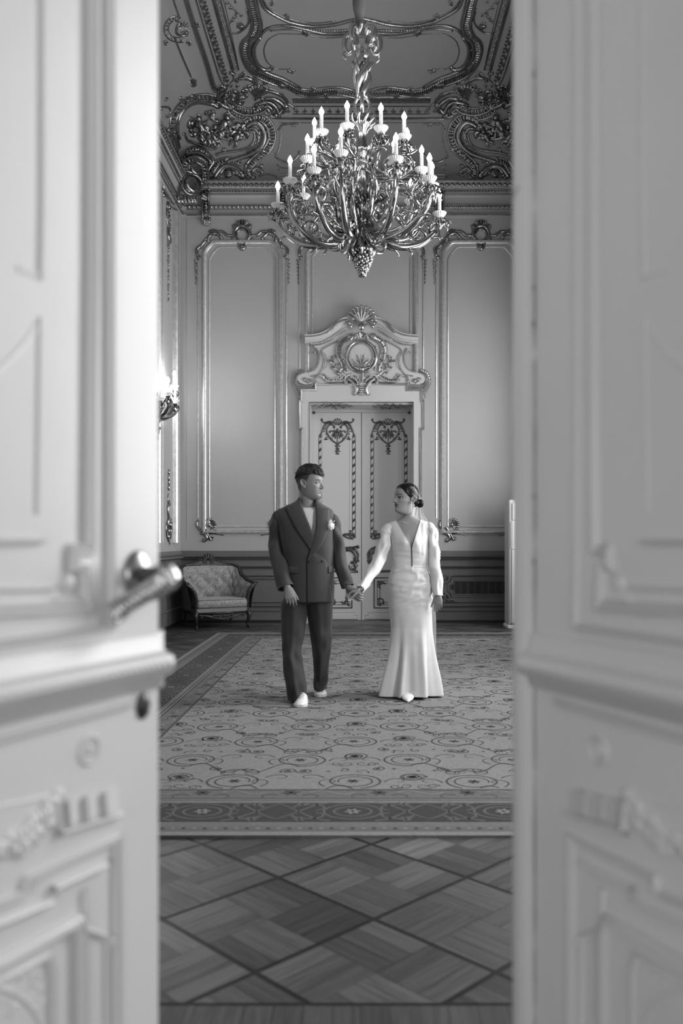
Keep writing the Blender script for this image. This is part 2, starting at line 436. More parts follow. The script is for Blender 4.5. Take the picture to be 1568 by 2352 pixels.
def floor():
    rnd = random.Random(3); vs = []; fs = []; cols = []; uvs = []
    def quad(p, c, uv):
        b = len(vs); vs.extend(p); fs.append((b, b + 1, b + 2, b + 3)); cols.append(c); uvs.append(uv)
    def clip(poly, ymin, ymax, xmin, xmax):
        def cl(poly, f):
            out = []
            for i in range(len(poly)):
                a, b = poly[i - 1], poly[i]; fa, fb = f(a), f(b)
                if (fa >= 0) != (fb >= 0):
                    t = fa / (fa - fb); out.append(tuple(a[k] + (b[k] - a[k]) * t for k in range(4)))
                if fb >= 0: out.append(b)
            return out
        for f in (lambda p: p[1] - ymin, lambda p: ymax - p[1], lambda p: p[0] - xmin, lambda p: xmax - p[0]):
            if len(poly) < 3: return []
            poly = cl(poly, f)
        return poly
    def put(poly, c, z, lim):
        poly = clip(poly, *lim)
        if len(poly) < 3: return
        b = len(vs); vs.extend([(p[0], p[1], z) for p in poly]); fs.append(tuple(range(b, b + len(poly)))); cols.append(c); uvs.append([(p[2], p[3]) for p in poly])
    D = .69; X0, Y0 = .04, 2.80; lim = (2.295, 12.52, XL + .28, XR - .28); r2 = sqrt(.5)
    put([(XL - .1, -3.6, 0, 0), (XR + .1, -3.6, 0, 0), (XR + .1, ZB + .6, 0, 0), (XL - .1, ZB + .6, 0, 0)], .012, 0, (-3.6, ZB + .6, XL - .1, XR + .1))
    L = D * r2; e1 = V((r2, r2)); e2 = V((-r2, r2)); g = .0085
    for i in range(-14, 20):
        for j in range(-14, 20):
            o = V((X0, Y0)) + e1 * (L * i) + e2 * (L * j)
            if o.y < 1.4 or o.y > 13 or abs(o.x) > 3.4: continue
            h = (L - 2 * g) / 2
            for a in range(2):
                for b in range(2):
                    q = o + e1 * (g + a * h) + e2 * (g + b * h); horiz = (a + b) % 2
                    u, v_ = (e1, e2) if horiz else (e2, e1); basec = .070 * rnd.uniform(.62, 1.4)
                    for k in range(3):
                        c = basec * rnd.uniform(.68, 1.35); s0 = k * h / 3; s1 = (k + 1) * h / 3 - .0012; o_u = rnd.uniform(0, 50); o_v = rnd.uniform(0, 50)
                        P = []
                        for (uu, vv) in ((.0006, s0 + .0006), (h - .0006, s0 + .0006), (h - .0006, s1), (.0006, s1)):
                            p = q + u * uu + v_ * vv; P.append((p.x, p.y, o_u + uu, o_v + vv))
                        put(P, c, .001, lim)
    def strip(x0, x1, y0, y1, n, along_x, c0=.065):       # border boards
        for k in range(n):
            c = c0 * rnd.uniform(.8, 1.25); ou = rnd.uniform(0, 50)
            if along_x: a, b = x0 + (x1 - x0) * k / n, x0 + (x1 - x0) * (k + 1) / n - .0015; P = [(a, y0), (b, y0), (b, y1), (a, y1)]
            else: a, b = y0 + (y1 - y0) * k / n, y0 + (y1 - y0) * (k + 1) / n - .0015; P = [(x0, a), (x1, a), (x1, b), (x0, b)]
            put([(p[0], p[1], ou + (p[1] if along_x else p[0]), ou + (p[0] if along_x else p[1])) for p in P], c, .001, (-9, 20, -9, 9))
    strip(XL, XR, 1.80, 2.28, 70, True); strip(XL, XR, 1.30, 1.79, 62, True); strip(-.74, .68, ZF, 1.29, 12, True)
    strip(XL, XR, 12.53, ZB, 3, False, .10); strip(-.775, .795, ZB, DZ + .05, 3, False, .1)
    strip(XL, XL + .27, 2.3, 12.52, 60, False); strip(XR - .27, XR, 2.3, 12.52, 60, False)
    strip(-2.4, 2.4, -3.5, ZF - .01, 40, True)
    me = bpy.data.meshes.new('floor'); me.from_pydata(vs, [], fs); me.materials.append(M['wood'])
    ca = me.color_attributes.new('Col', 'FLOAT_COLOR', 'CORNER'); ul = me.uv_layers.new(name='UVMap'); k = 0
    for f, c, uv in zip(fs, cols, uvs):
        for q in uv: ca.data[k].color = (c, c, c, 1); ul.data[k].uv = q; k += 1
    o = bpy.data.objects.new('floor', me); COL.objects.link(o); o['kind'] = 'structure'; return o
floor()

# ------------------------------------------------------------------ carpet with woven scrolls
def carpetmat(name, c):
    return mat(name, c, 1.0, nscale=55, namt=.12, bump=.4, bscale=300, spec=.02, sheen=.08)
CM = [carpetmat('carpet_ground', .20), carpetmat('carpet_scroll_dark', .06), carpetmat('carpet_border_dark', .038), carpetmat('carpet_border_light', .19),
      carpetmat('carpet_mid', .12), carpetmat('carpet_border_motif', .10)]
def carpet():
    mb = MB(); x0, x1, y0, y1 = -1.90, 2.50, 3.565, 11.36; T = .012; rnd = random.Random(5)
    def ring(a, b, mi, z=T):                          # rectangular frame between insets a and b
        A = [(x0 + a, y0 + a, z), (x1 - a, y0 + a, z), (x1 - a, y1 - a, z), (x0 + a, y1 - a, z)]
        B = [(x0 + b, y0 + b, z), (x1 - b, y0 + b, z), (x1 - b, y1 - b, z), (x0 + b, y1 - b, z)]
        for i in range(4): mb.add([A[i], A[(i + 1) % 4], B[(i + 1) % 4], B[i]], [(0, 1, 2, 3)], mi)
    # side of the pile
    for i, (p, q) in enumerate((((x0, y0), (x1, y0)), ((x1, y0), (x1, y1)), ((x1, y1), (x0, y1)), ((x0, y1), (x0, y0)))):
        mb.add([(p[0], p[1], 0.001), (q[0], q[1], 0.001), (q[0], q[1], T), (p[0], p[1], T)], [(0, 1, 2, 3)], 3)
    ring(0, .048, 3); ring(.048, .056, 2); ring(.056, .064, 3); ring(.064, .070, 2); ring(.070, .118, 4); ring(.118, .124, 3); ring(.124, .130, 2)
    ring(.130, .142, 3); ring(.142, .15, 2); ring(.15, .164, 3); ring(.164, .440, 2); ring(.440, .450, 3); ring(.450, .462, 4); ring(.462, .474, 3); ring(.474, .486, 2)
    ring(.486, .50, 3); ring(.50, .512, 2); ring(.512, .637, 4); ring(.637, .66, 1)
    e = .66
    mb.add([(x0 + e, y0 + e, T), (x1 - e, y0 + e, T), (x1 - e, y1 - e, T), (x0 + e, y1 - e, T)], [(0, 1, 2, 3)], 0)
    lim = (x0 + e, x1 - e, y0 + e, y1 - e)
    def ribbon(pts, w0, w1, mi, z=T + .0008, lm=None):
        lm = lm or lim; vs = []; n = len(pts)
        for i, p in enumerate(pts):
            a = pts[max(i - 1, 0)]; b = pts[min(i + 1, n - 1)]; t = V((b[0] - a[0], b[1] - a[1]))
            if t.length < 1e-9: t = V((1, 0))
            t.normalize(); w_ = w0 + (w1 - w0) * i / (n - 1); vs.append(((p[0] - t.y * w_), (p[1] + t.x * w_))); vs.append(((p[0] + t.y * w_), (p[1] - t.x * w_)))
        for i in range(n - 1):
            q = [vs[2 * i], vs[2 * i + 1], vs[2 * i + 3], vs[2 * i + 2]]
            if all(lm[0] < p[0] < lm[1] and lm[2] < p[1] < lm[3] for p in q): mb.add([(p[0], p[1], z) for p in q], [(0, 1, 2, 3)], mi)
    def spiral(c, r, a0, turns, sg, r_in=.3):
        n = int(16 * turns) + 2
        return [(c[0] + r * (1 - (1 - r_in) * k / n) * cos(a0 + sg * 2 * pi * turns * k / n), c[1] + r * (1 - (1 - r_in) * k / n) * sin(a0 + sg * 2 * pi * turns * k / n)) for k in range(n + 1)]
    def flower(c, r, mi, lm=None, z=T + .0012):
        for k in range(6):
            a = pi / 3 * k + .2; ribbon([(c[0], c[1]), (c[0] + .55 * r * cos(a), c[1] + .55 * r * sin(a))], r * .10, r * .26, mi, z, lm); ribbon([(c[0] + .55 * r * cos(a), c[1] + .55 * r * sin(a)), (c[0] + r * cos(a), c[1] + r * sin(a))], r * .26, r * .04, mi, z, lm)
    def tendril(p, a, L, sg, w, lm=None, mi=1):
        pts = []; x, y = p
        for k in range(12): pts.append((x, y)); x += cos(a) * L / 11; y += sin(a) * L / 11; a += sg * (.10 + .045 * k)
        ribbon(pts, w, w * .5, mi, lm=lm)
    DX, DY = .60, .43; nj = int((y1 - y0) / DY) + 2
    for j in range(nj):
        for i in range(-1, 9):
            sg = 1 if (i + j) % 2 else -1; cx = x0 + (i + (.5 if j % 2 else 0) + .1) * DX + rnd.uniform(-.015, .015); cy = y0 + e + .13 + j * DY + rnd.uniform(-.012, .012)
            R0 = .135; sp_ = [(cx + (R0 - .067 * u) * 1.1 * cos(a) * sg, cy + (R0 - .067 * u) * sin(a)) for u, a in [(k / 44, -.5 * pi + (2 * pi * 1.8) * k / 44) for k in range(45)]]
            ribbon(sp_, .0062, .004, 1); flower((cx, cy), .036, 1)
            # stem sweeping out of the scroll and down round its neighbour
            st = [(cx - sg * R0 * 1.1 * sin(t * 2.4) * (1 + .5 * t), cy - R0 - .02 * sin(t * 3) + (1 - cos(t * 2.4)) * -.10) for t in [k / 16 for k in range(17)]]
            ribbon([(cx - sg * .9 * t, cy) if False else (cx - sg * (.30 * t), cy - R0 + .075 * sin(t * pi * 2) - .06 * t) for t in [k / 16 for k in range(17)]], .0062, .005, 1)
            tendril((cx - sg * .30, cy - R0 - .06), pi if sg > 0 else 0, .26, sg * 1.6, .0055); tendril((cx - sg * .14, cy - R0 + .04), (pi if sg > 0 else 0) - sg * .9, .24, -sg * 1.5, .005)
            tendril((cx - sg * .15, cy + .06), pi / 2 + sg * .5, .22, sg * 1.5, .0048); tendril((cx + sg * .16, cy - .02), pi / 2 - sg * .3, .20, -sg * 1.4, .0048)
            tendril((cx + sg * .08, cy + .15), pi / 2, .15, sg * 1.6, .0042); tendril((cx + sg * .22, cy - .12), -.2 if sg > 0 else pi + .2, .16, sg * 1.6, .0045)
            for q, (ox, oy, r, tu) in enumerate(((.30, .08, .070, 1.5), (-.26, .19, .046, 1.3), (.13, .235, .040, 1.2), (.40, -.09, .034, 1.1), (-.05, .21, .03, 1.0))):
                c2 = (cx + sg * ox, cy + oy); ribbon(spiral(c2, r, (0, pi, pi / 2, 0, 2)[q], tu, sg if q % 2 else -sg, .36), .0050, .0034, 1)
                if q < 3: flower(c2, (.028, .018, .016)[q], 1)
            for q in range(3): flower((cx + rnd.uniform(-.28, .28), cy + rnd.choice((-1, 1)) * rnd.uniform(.17, .21)), .013, 1)
    # border motifs, one frame per side: (origin, direction, inward normal, length)
    sides = [((x0, y0), (1, 0), (0, 1), x1 - x0), ((x0, y1), (0, -1), (1, 0), y1 - y0), ((x1, y1), (-1, 0), (0, -1), x1 - x0), ((x1, y0), (0, 1), (-1, 0), y1 - y0)]
    big = (-9, 9, 0, 20)
    for o, d, nn, L in sides:
        def P(u, v): return (o[0] + d[0] * u + nn[0] * v, o[1] + d[1] * u + nn[1] * v)
        n = max(2, round((L - 1.0) / .62)); st = (L - 1.0) / n
        for k in range(n + 1):
            u = .5 + k * st; c = P(u, .312)
            for r in (.105, .068): ribbon([P(u + r * 1.25 * cos(a), .312 + r * sin(a)) for a in [2 * pi * q / 26 for q in range(27)]], .006, .006, 5, lm=big)
            flower(c, .04, 3, big)
            for sgn in (-1, 1):
                if k == n and sgn > 0 or k == 0 and sgn < 0: continue
                for sv in (-1, 1):
                    ribbon([P(u + sgn * (.10 + .24 * t), .312 + sv * (.125 * cos(t * 2.6))) for t in [q / 12 for q in range(13)]], .008, .004, 5, lm=big)
                    ribbon([P(u + sgn * (.20 + .07 * cos(a)), .312 + sv * (.055 + .045 * sin(a))) for a in [.35 * q for q in range(13)]], .008, .005, 5, lm=big)
                    flower(P(u + sgn * .235, .312 + sv * .105), .034, 5, big)
        n = int((L - 1.4) / .40)                       # small palmettes of the inner guard band
        for k in range(n + 1):
            u = .7 + (L - 1.4) * k / n; flower(P(u, .60), .045, 1, big); tendril(P(u + .06, .56), atan2(d[1], d[0]) + .5, .12, -1, .005, big); tendril(P(u - .06, .56), atan2(-d[1], -d[0]) - .5, .12, 1, .005, big)
            ribbon([P(u + .09 + .22 * q / 8, .605 + .03 * sin(q * pi / 4)) for q in range(9)], .006, .006, 3, lm=big); 
        n = int((L - .2) / .045)
        for k in range(n):
            u = .1 + k * .045; ribbon([P(u, .085), P(u + .016, .085)], .009, .009, 2 if k % 2 else 3, lm=big)
    o = mb.build('carpet', CM, smooth=False)
    return tag(o, 'large patterned carpet, pale scrolled field with a dark border, on the parquet', 'carpet')
carpet()
# ------------------------------------------------------------------ mouldings of the far wall
def wallz(px_y): return EYE - (px_y - CY) * ZB / F
def wallx(px): return (px - CX) * ZB / F
FR = [(-.030, 0), (-.030, .012), (-.022, .018), (-.020, .030), (-.008, .046), (.006, .046), (.016, .030), (.018, .016), (.030, .014), (.034, 0)]
THIN = [(-.008, 0), (-.006, .010), (.002, .013), (.008, .009), (.010, 0)]
def wp(pts): return [V((wallx(x), ZB - .001, wallz(y))) for x, y in pts]
ntrim = [0]
def trim(mb, m, **k):
    ntrim[0] += 1; return struct('trim_%d' % ntrim[0], mb, m, smooth=k.pop('smooth', True), angle=k.pop('angle', 40))
N_ = V((0, -1, 0))
def mir(pts): return [(1660 - x, y) for x, y in pts][::-1]
panelL = [(468.5, 1222), (468.5, 583), (475, 572), (488, 557), (496, 555), (617, 555), (625, 557), (638, 572), (644.5, 583), (644.5, 1222)]
for P in (panelL, mir(panelL)):
    mb = MB(); mb.sweep(wp(P), N_, FR, closed=True)
    ins = lambda d: [(x + (d if x < sum(p[0] for p in P) / 10 else -d), y + (d if y < 700 else -d)) for x, y in P]
    mb.sweep(wp(ins(13)), N_, THIN, closed=True)
    trim(mb, M['gildw'])
panelM = [(704.5, 862), (704.5, 585), (711, 574), (722, 561), (730, 557), (930, 557), (938, 561), (949, 574), (955.5, 585), (955.5, 862)]
mb = MB(); mb.sweep(wp(panelM), N_, FR); mb.sweep(wp([(718, 770), (718, 590), (735, 571), (925, 571), (942, 590), (942, 770)]), N_, THIN); trim(mb, M['gildw'])
for P in ([(455, 1190), (455, 600)], [(658, 600), (658, 1190)], [(688, 600), (688, 850)], [(972, 850), (972, 600)], [(1002, 1190), (1002, 600)], [(1205, 600), (1205, 1190)]):
    mb = MB(); mb.sweep(wp(P), N_, [(x * 1.2, h * .9) for x, h in THIN]); trim(mb, M['gildw'])
for P in ([(430, 500), (430, 1240)], [(1230, 500), (1230, 1240)]):
    mb = MB(); mb.sweep(wp(P), N_, [(x * .6, h * .6) for x, h in THIN]); trim(mb, M['wall'])

# dado: darker painted lower wall with rails
def hband(mb, y0, y1, dep, x0=XL, x1=XR, surf='b'):
    z0, z1 = wallz(y1), wallz(y0); mb.box((x0, ZB - dep, z0), (x1, ZB - .0005, z1))
for sx0, sx1 in ((XL, wallx(688)), (wallx(972), XR)):
    mb = MB(); hband(mb, 1265, 1431, .012, sx0, sx1); hband(mb, 1265, 1277, .03, sx0, sx1)
    d = N_
    for y, hh, dd in ((1279, .02, .050), (1284, .012, .035), (1301, .016, .035), (1305, .008, .022), (1322, .014, .03), (1330, .006, .018), (1383, .007, .022), (1392, .012, .028), (1403, .006, .018)):
        z = wallz(y); mb.sweep([V((sx1, ZB - .012, z)), V((sx0, ZB - .012, z))], N_, [(-hh, 0), (-hh, dd * .5), (-hh * .3, dd), (hh * .5, dd * .8), (hh, dd * .3), (hh, 0)])
    trim(mb, M['dado'])
    mb = MB(); mb.box((sx0, ZB - .035, 0), (sx1, ZB - .012, .035)); mb.box((sx0, ZB - .03, .035), (sx1, ZB - .012, .045)); o = struct('baseboard_back_left' if sx0 < 0 else 'baseboard_back_right', mb, M['base'])
mb = MB(); mb.box((XL, ZF, .0), (XL + .012, ZB, wallz(1265)))
for y, hh, dd in ((1271, .036, .03), (1280, .02, .050), (1301, .016, .035), (1322, .014, .03), (1392, .012, .028)):
    z = wallz(y); mb.sweep([V((XL + .012, ZF, z)), V((XL + .012, ZB - .05, z))], (1, 0, 0), [(-hh, 0), (-hh, dd * .5), (-hh * .3, dd), (hh * .5, dd * .8), (hh, dd * .3), (hh, 0)])
trim(mb, M['dado'])
mb = MB(); mb.box((XL + .012, ZF, 0), (XL + .035, ZB - .04, .045)); struct('baseboard_left', mb, M['base'])
# cornice under the cove, following far wall and both sides
cornp = [(0, 6.05), (.03, 6.05), (.05, 6.075), (.05, 6.09), (.02, 6.11), (.02, 6.15), (.04, 6.16), (.06, 6.19), (.04, 6.21), (.03, 6.23), (.04, 6.33), (.07, 6.35), (.07, 6.37), (.09, 6.385), (.09, 6.43), (.12, 6.44), (.15, 6.50), (.17, 6.51), (.17, 6.54), (.0, 6.56)]
mb = MB(); rings = []
for x, y, sx, sy in ((XL, ZF, 1, 0), (XL, ZB, 1, -1), (XR, ZB, -1, -1), (XR, ZF, -1, 0)):
    rings.append([(x + sx * d, y + sy * d, z) for d, z in cornp])
mb.loft(rings, (False, False), False); trim(mb, M['wall'], angle=30)
def bands(mb, fn):
    """repeat a small ornament along far and left cornice"""
    fn(V((XL + .1, ZB, 0)), V((XR - .1, ZB, 0)), N_); fn(V((XL, 7.0, 0)), V((XL, ZB - .1, 0)), V((1, 0, 0)))
def beads(z, dep, r, step, squash=(1, 1, 1), rot=0):
    def f(a, b, n):
        L = (b - a).length; k = int(L / step); d = (b - a).normalized()
        for i in range(k):
            p = a + d * (step * (i + .5)) + n * dep + V((0, 0, z)); q = Matrix(((d.x, n.x, 0), (d.y, n.y, 0), (0, 0, 1)))
            R = q @ Matrix.Rotation(rot, 3, 'Y'); mb.ball(p, (r * squash[0], r * squash[1], r * squash[2]), 7, 5, rot=R)
    return f
mb = MB(); bands(mb, beads(6.475, .155, .034, .078, (1, .8, 1))); bands(mb, beads(6.475, .155, .03, .078, (.25, .8, 1.1)))
def rail(z, dep, r):
    return lambda a, b, n: mb.tube([a + n * dep + V((0, 0, z)), b + n * dep + V((0, 0, z))], r, 8)
for z, dep, r in ((6.525, .165, .012), (6.43, .11, .008), (6.37, .082, .007), (6.065, .055, .013)): bands(mb, rail(z, dep, r))
bands(mb, beads(6.40, .10, .018, .045, (.8, .6, 1), .5)); bands(mb, beads(6.185, .06, .03, .066, (1.1, .6, .55), -.7)); bands(mb, rail(6.215, .05, .006)); bands(mb, rail(6.155, .045, .006))
trim(mb, M['gild'])
# acanthus brackets across the frieze
def bracket(px, side=None):
    x = wallx(px); mb = MB(); 
    for s in (-1, 1):
        mb.tube(catmull([(x + s * .052, ZB - .10, 6.44), (x + s * .05, ZB - .14, 6.36), (x + s * .048, ZB - .11, 6.24), (x + s * .045, ZB - .10, 6.1), (x + s * .05, ZB - .07, 6.02), (x + s * .035, ZB - .03, 5.95)], 4), [.014, .018, .013, .012, .018, .01], 8)
        mb.ball((x + s * .05, ZB - .12, 6.42), (.024, .03, .024)); mb.ball((x + s * .055, ZB - .08, 6.0), (.022, .025, .024))
    for k in range(9):
        z = 6.40 - k * .042; mb.ball((x, ZB - .105 + .012 * abs(k - 4) / 4, z), (.028, .02, .017), rot=Matrix.Rotation(.5 * (-1) ** k, 3, 'Y'))
    for a in (-50, -25, 0, 25, 50):
        t = radians(a); mb.tube(catmull([(x, ZB - .07, 6.02), (x + .04 * sin(t), ZB - .08, 5.98), (x + .075 * sin(t), ZB - .045, 6.0 - .10 * cos(t))], 3), [.01, .015, .008], 6)
    mb.box((x - .05, ZB - .09, 6.03), (x + .05, ZB - .0, 6.42))
    return mb
gB = 'gilded acanthus brackets under the cornice'
names = {475: 'first gilded bracket under the cornice from the left corner', 651: 'left bracket of the pair behind the chandelier, left side', 690: 'right bracket of the pair behind the chandelier, left side',
         970: 'left bracket of the pair behind the chandelier, right side', 1009: 'right bracket of the pair behind the chandelier, right side', 1185: 'last gilded bracket under the cornice, near the right door'}
for px in (475, 651, 690, 970, 1009, 1185):
    tag(bracket(px).build('cornice_bracket', M['gild']), names[px], 'bracket', gB)

# crests, corner scrolls and garlands of the wall panels
def crest(mirror_only):
    r = Relief(on_back, only=mirror_only, k=1.15)
    r.stroke([(556 + 13 * cos(a), 541 + 14 * sin(a)) for a in [2 * pi * k / 10 for k in range(10)]], 2.2, closed=True)
    r.stroke([(556 + 18 * cos(a), 538 + 19 * sin(a)) for a in [radians(120 + 300 * k / 9) for k in range(10)]], 3.2, 2.4, mid=4)
    for sx in (-1, 1):
        X = lambda x: 556 + sx * (x - 556)
        r.curl((X(548), 516), -90 + sx * 40, 7, .9, -sx, 3.2, 1.8); r.leaf(X(570), 526, -60 * sx + (0 if sx > 0 else 180) , 12, 12, 3)
        r.stroke([(X(545), 556), (X(549), 563), (X(547), 571)], 2.6, 2); r.curl((X(574), 548), 90 - 20 * sx, 6, .8, -sx, 2.6, 1.5)
        r.sscroll([(X(578), 541), (X(590), 541), (X(600), 533), (X(612), 532)], 2.6, 5, .8, -sx, sx)
        r.sscroll([(X(604), 546), (X(616), 536), (X(630), 541), (X(634), 550)], 3, 5, .9, -sx, sx)
        r.fan(X(624), 545, -150 if sx > 0 else -30, -60 if sx > 0 else -120, 6, 18, 6, 1.8)
        r.sscroll([(X(640), 553), (X(646), 560), (X(650), 566)], 2.6, 5, .8, 0, sx)
        r.stroke([(X(626), 543), (X(638), 548), (X(645), 558)], 2.6, 1.6)
        r.sscroll([(X(652), 566), (X(660), 574), (X(659), 588)], 2.8, 6, .9, -sx, sx)
        for k in range(7):                            # husk garland down the stile
            y = 596 + k * 8.2; ss = 1 - k * .09
            r.stroke([(X(661), y), (X(662 + 2 * (-1) ** k), y + 4), (X(661), y + 9)], 1.4 * ss, .8, sub=3)
            for q in (-1, 1): r.stroke([(X(661), y), (X(661 + q * 5 * ss), y + 2), (X(661 + q * 3 * ss), y + 6)], 1.6 * ss, .7, sub=3)
        r.fan(556, 520, -150, -30, 3, 14, 6, 1.8)
    r.stroke([(549, 566), (556, 573), (563, 566)], 2.5, 2.5, mid=3.5); r.stroke([(552, 556), (556, 569), (560, 556)], 2, 2)
    r.fan(551, 548, 100, 190, 1, 6, 4, 1)
    return r
tag(crest(False).build('panel_crest', M['gild']), 'gilded crest over the left wall panel, with husk garlands', 'crest', 'gilded crests over the wall panels')
tag(crest(True).build('panel_crest', M['gild']), 'gilded crest over the right wall panel, beside the white door', 'crest', 'gilded crests over the wall panels')
def mcrest(r):
    for sx in (-1, 1):
        X = lambda x: 830 + sx * (x - 830)
        r.sscroll([(X(965), 566), (X(972), 574), (X(973), 588)], 2.8, 6, .9, -sx, sx); r.sscroll([(X(925), 548), (X(940), 541), (X(955), 550), (X(962), 560)], 3, 5, .8, -sx, sx)
        r.sscroll([(X(860), 548), (X(880), 549), (X(905), 545), (X(920), 540)], 2.6, 5, .8, -sx, sx); r.fan(X(938), 545, -150, -30, 5, 14, 6, 1.6)
        for k in range(7):
            y = 596 + k * 8.2; ss = 1 - k * .09
            for q in (-1, 1): r.stroke([(X(974), y), (X(974 + q * 5 * ss), y + 2), (X(974 + q * 3 * ss), y + 6)], 1.6 * ss, .7, sub=3)
            r.stroke([(X(974), y), (X(975), y + 4), (X(974), y + 9)], 1.4 * ss, .8, sub=3)
    r.fan(830, 550, -170, -10, 4, 22, 9, 2.2)
    return r
tag(mcrest(Relief(on_back)).build('panel_crest', M['gild']), 'gilded crest above the middle panel, behind the chandelier', 'crest', 'gilded crests over the wall panels')
def shellcorner(x0, y0, sx, only=False):
    """rocaille shell with scrolls at a lower panel corner; (x0,y0) shell centre, sx=+1 opens to the right"""
    r = Relief(on_back, k=1.25); X = lambda d: x0 + sx * d
    r.fan(X(2), y0, -125 if sx > 0 else -55, 60 if sx > 0 else -240 , 3, 15, 10, 2.0)
    r.dot(X(1), y0, 4.5); r.sscroll([(X(-12), y0 + 4), (X(-6), y0 + 14), (X(4), y0 + 18), (X(14), y0 + 17)], 2.6, 5, .8, 0, -sx)
    r.sscroll([(X(-26), y0 - 8), (X(-26), y0 + 2), (X(-18), y0 + 12), (X(-8), y0 + 17)], 2.2, 3, .8, sx, 0)
    r.sscroll([(X(-18), y0 + 19), (X(-8), y0 + 21), (X(-4), y0 + 30), (X(-8), y0 + 35)], 2.8, 5, .9, 0, sx)
    r.stroke([(X(-4), y0 + 18), (X(2), y0 + 28), (X(6), y0 + 35)], 2.5, 2); r.fan(X(4), y0 + 26, 20 if sx > 0 else 160, 110 if sx > 0 else 70, 2, 9, 4, 1.5)
    r.stroke([(X(12), y0 + 19), (X(24), y0 + 21), (X(36), y0 + 24)], 2.2, .8)
    return r
gS = 'gilded shell corners of the wall panels'
for x0, sx, lab in ((479, 1, 'gilded shell corner above the armchair, left panel'), (634, -1, 'gilded shell corner partly behind the groom, left panel'), (1036, 1, 'gilded shell corner beside the bride, right panel'), (1181, -1, 'gilded shell corner behind the white air conditioner, right panel')):
    tag(shellcorner(x0, 1206, sx).build('shell_corner', M['gild']), lab, 'ornament', gS)

# left wall: pilaster strips, garlands, lower scrolls (heights and depths on that wall)
def wl(y, z): return V((XL + .001, y, z))
mb = MB()
for y in (10.35, 10.75, 11.25, 11.62, 12.30, 12.66):
    w_ = 1.5 if y in (10.75, 11.25, 12.30) else 1.0
    mb.sweep([wl(y, 1.2), wl(y, 5.95)], (1, 0, 0), [(x * w_, h * w_) for x, h in (FR if w_ > 1 else THIN)])
trim(mb, M['gildw'])
class LW:                                             # a small frontal drawing frame on the left wall
    def __init__(s, y, z, k): s.y, s.z, s.k = y, z, k
    def __call__(s, px, py): return V((XL + .002, s.y + px * s.k, s.z - py * s.k)), V((1, 0, 0))
def lw_relief(y, z, k):
    r = Relief(LW(y, z, k)); f = r.tube3
    def stroke_fix(pts, r0=3, r1=None, **kw):
        s_ = r0; return Relief.stroke(r, pts, r0, r1, **kw)
    return r
_oh = Relief.stroke
def scale_relief(r, k):                               # radii on this wall are given in drawing units
    def t3(P, R, up, n, flat): r.mb.tube(P, [q * F / P[0].y * k for q in R], n, flat, up)
    r.tube3 = t3
    def dot(x, y, rad, squash=.8):
        h, nn = r.surf(x, y); r.mb.ball(h, (rad * k * .8, rad * k, rad * k), 8, 5)
    r.dot = dot; return r
def garland(y, z0, z1):
    k = .0052; r = scale_relief(Relief(LW(y, z0, k)), k); L = (z0 - z1) / k; rnd = random.Random(int(y * 10))
    r.curl((4, 10), -80, 22, 1.1, -1, 6, 3); r.ribbed([(-14, 12), (-10, 36), (6, 52), (20, 44)], 9, 8, 2, 3); r.fan(4, 34, -160, 120, 6, 22, 9, 3)
    r.sscroll([(-10, 60), (-6, 84), (10, 92), (14, 78)], 5, 8, .8, 0, -1)
    q = 104
    while q < L - 20:
        big = 1 - .55 * q / L
        for k2 in range(7): a = rnd.uniform(0, 6.28); rr = rnd.uniform(3, 13) * big; r.dot(rr * cos(a), q + rr * sin(a) * 1.3, rnd.uniform(3.5, 6) * big)
        for k2 in range(5): a = rnd.uniform(0, 6.28); r.stroke([(6 * cos(a), q + 6 * sin(a)), (13 * big * cos(a + .3), q + 16 * big * sin(a + .3)), (19 * big * cos(a), q + 20 * big * sin(a))], 3 * big, 1, sub=2, n=5)
        r.stroke([(0, q + 14), (3, q + 26), (-2, q + 36)], 2.5, 1.5, sub=3); q += 38
    return r
tag(garland(11.96, 5.88, 4.45).build('garland', M['gild']), 'long gilded flower garland hanging on the left wall near the corner', 'garland')
tag(garland(11.02, 5.88, 4.9).build('garland', M['gild']), 'gilded garland on the left wall, half hidden by the white door edge', 'garland')
def lowscroll(y, z):
    k = .0052; r = scale_relief(Relief(LW(y, z, k)), k)
    r.ribbed([(18, -20), (26, 6), (8, 26), (-18, 22), (-26, 2), (-16, -10)], 8, 14, 2.5, 4); r.curl((-2, -6), 0, 24, 1.3, 1, 6, 3); r.curl((6, -26), 180, 30, 1.1, -1, 5, 3)
    r.stroke([(-12, -30), (-16, -52), (-2, -70), (6, -58)], 5, 3.5); r.stroke([(-10, -62), (-14, -76), (-6, -90)], 2.5, 1.5)
    for q in (-98, -112, -124, -140): r.leaf(-4 if q % 28 else 0, q, -90, 16, 16, 2)
    r.stroke([(-24, 24), (-4, 38), (14, 34), (34, 22)], 4, 2); r.leaf(0, 34, 60, 18, 14, 2)
    return r
tag(lowscroll(12.0, 1.42).build('scroll_ornament', M['gild']), 'gilded scroll ornament low on the left wall, above the armchair', 'ornament')
tag(lowscroll(11.02, 1.72).build('scroll_ornament', M['gild']), 'gilded scroll low on the left wall, cut off by the white door', 'ornament')

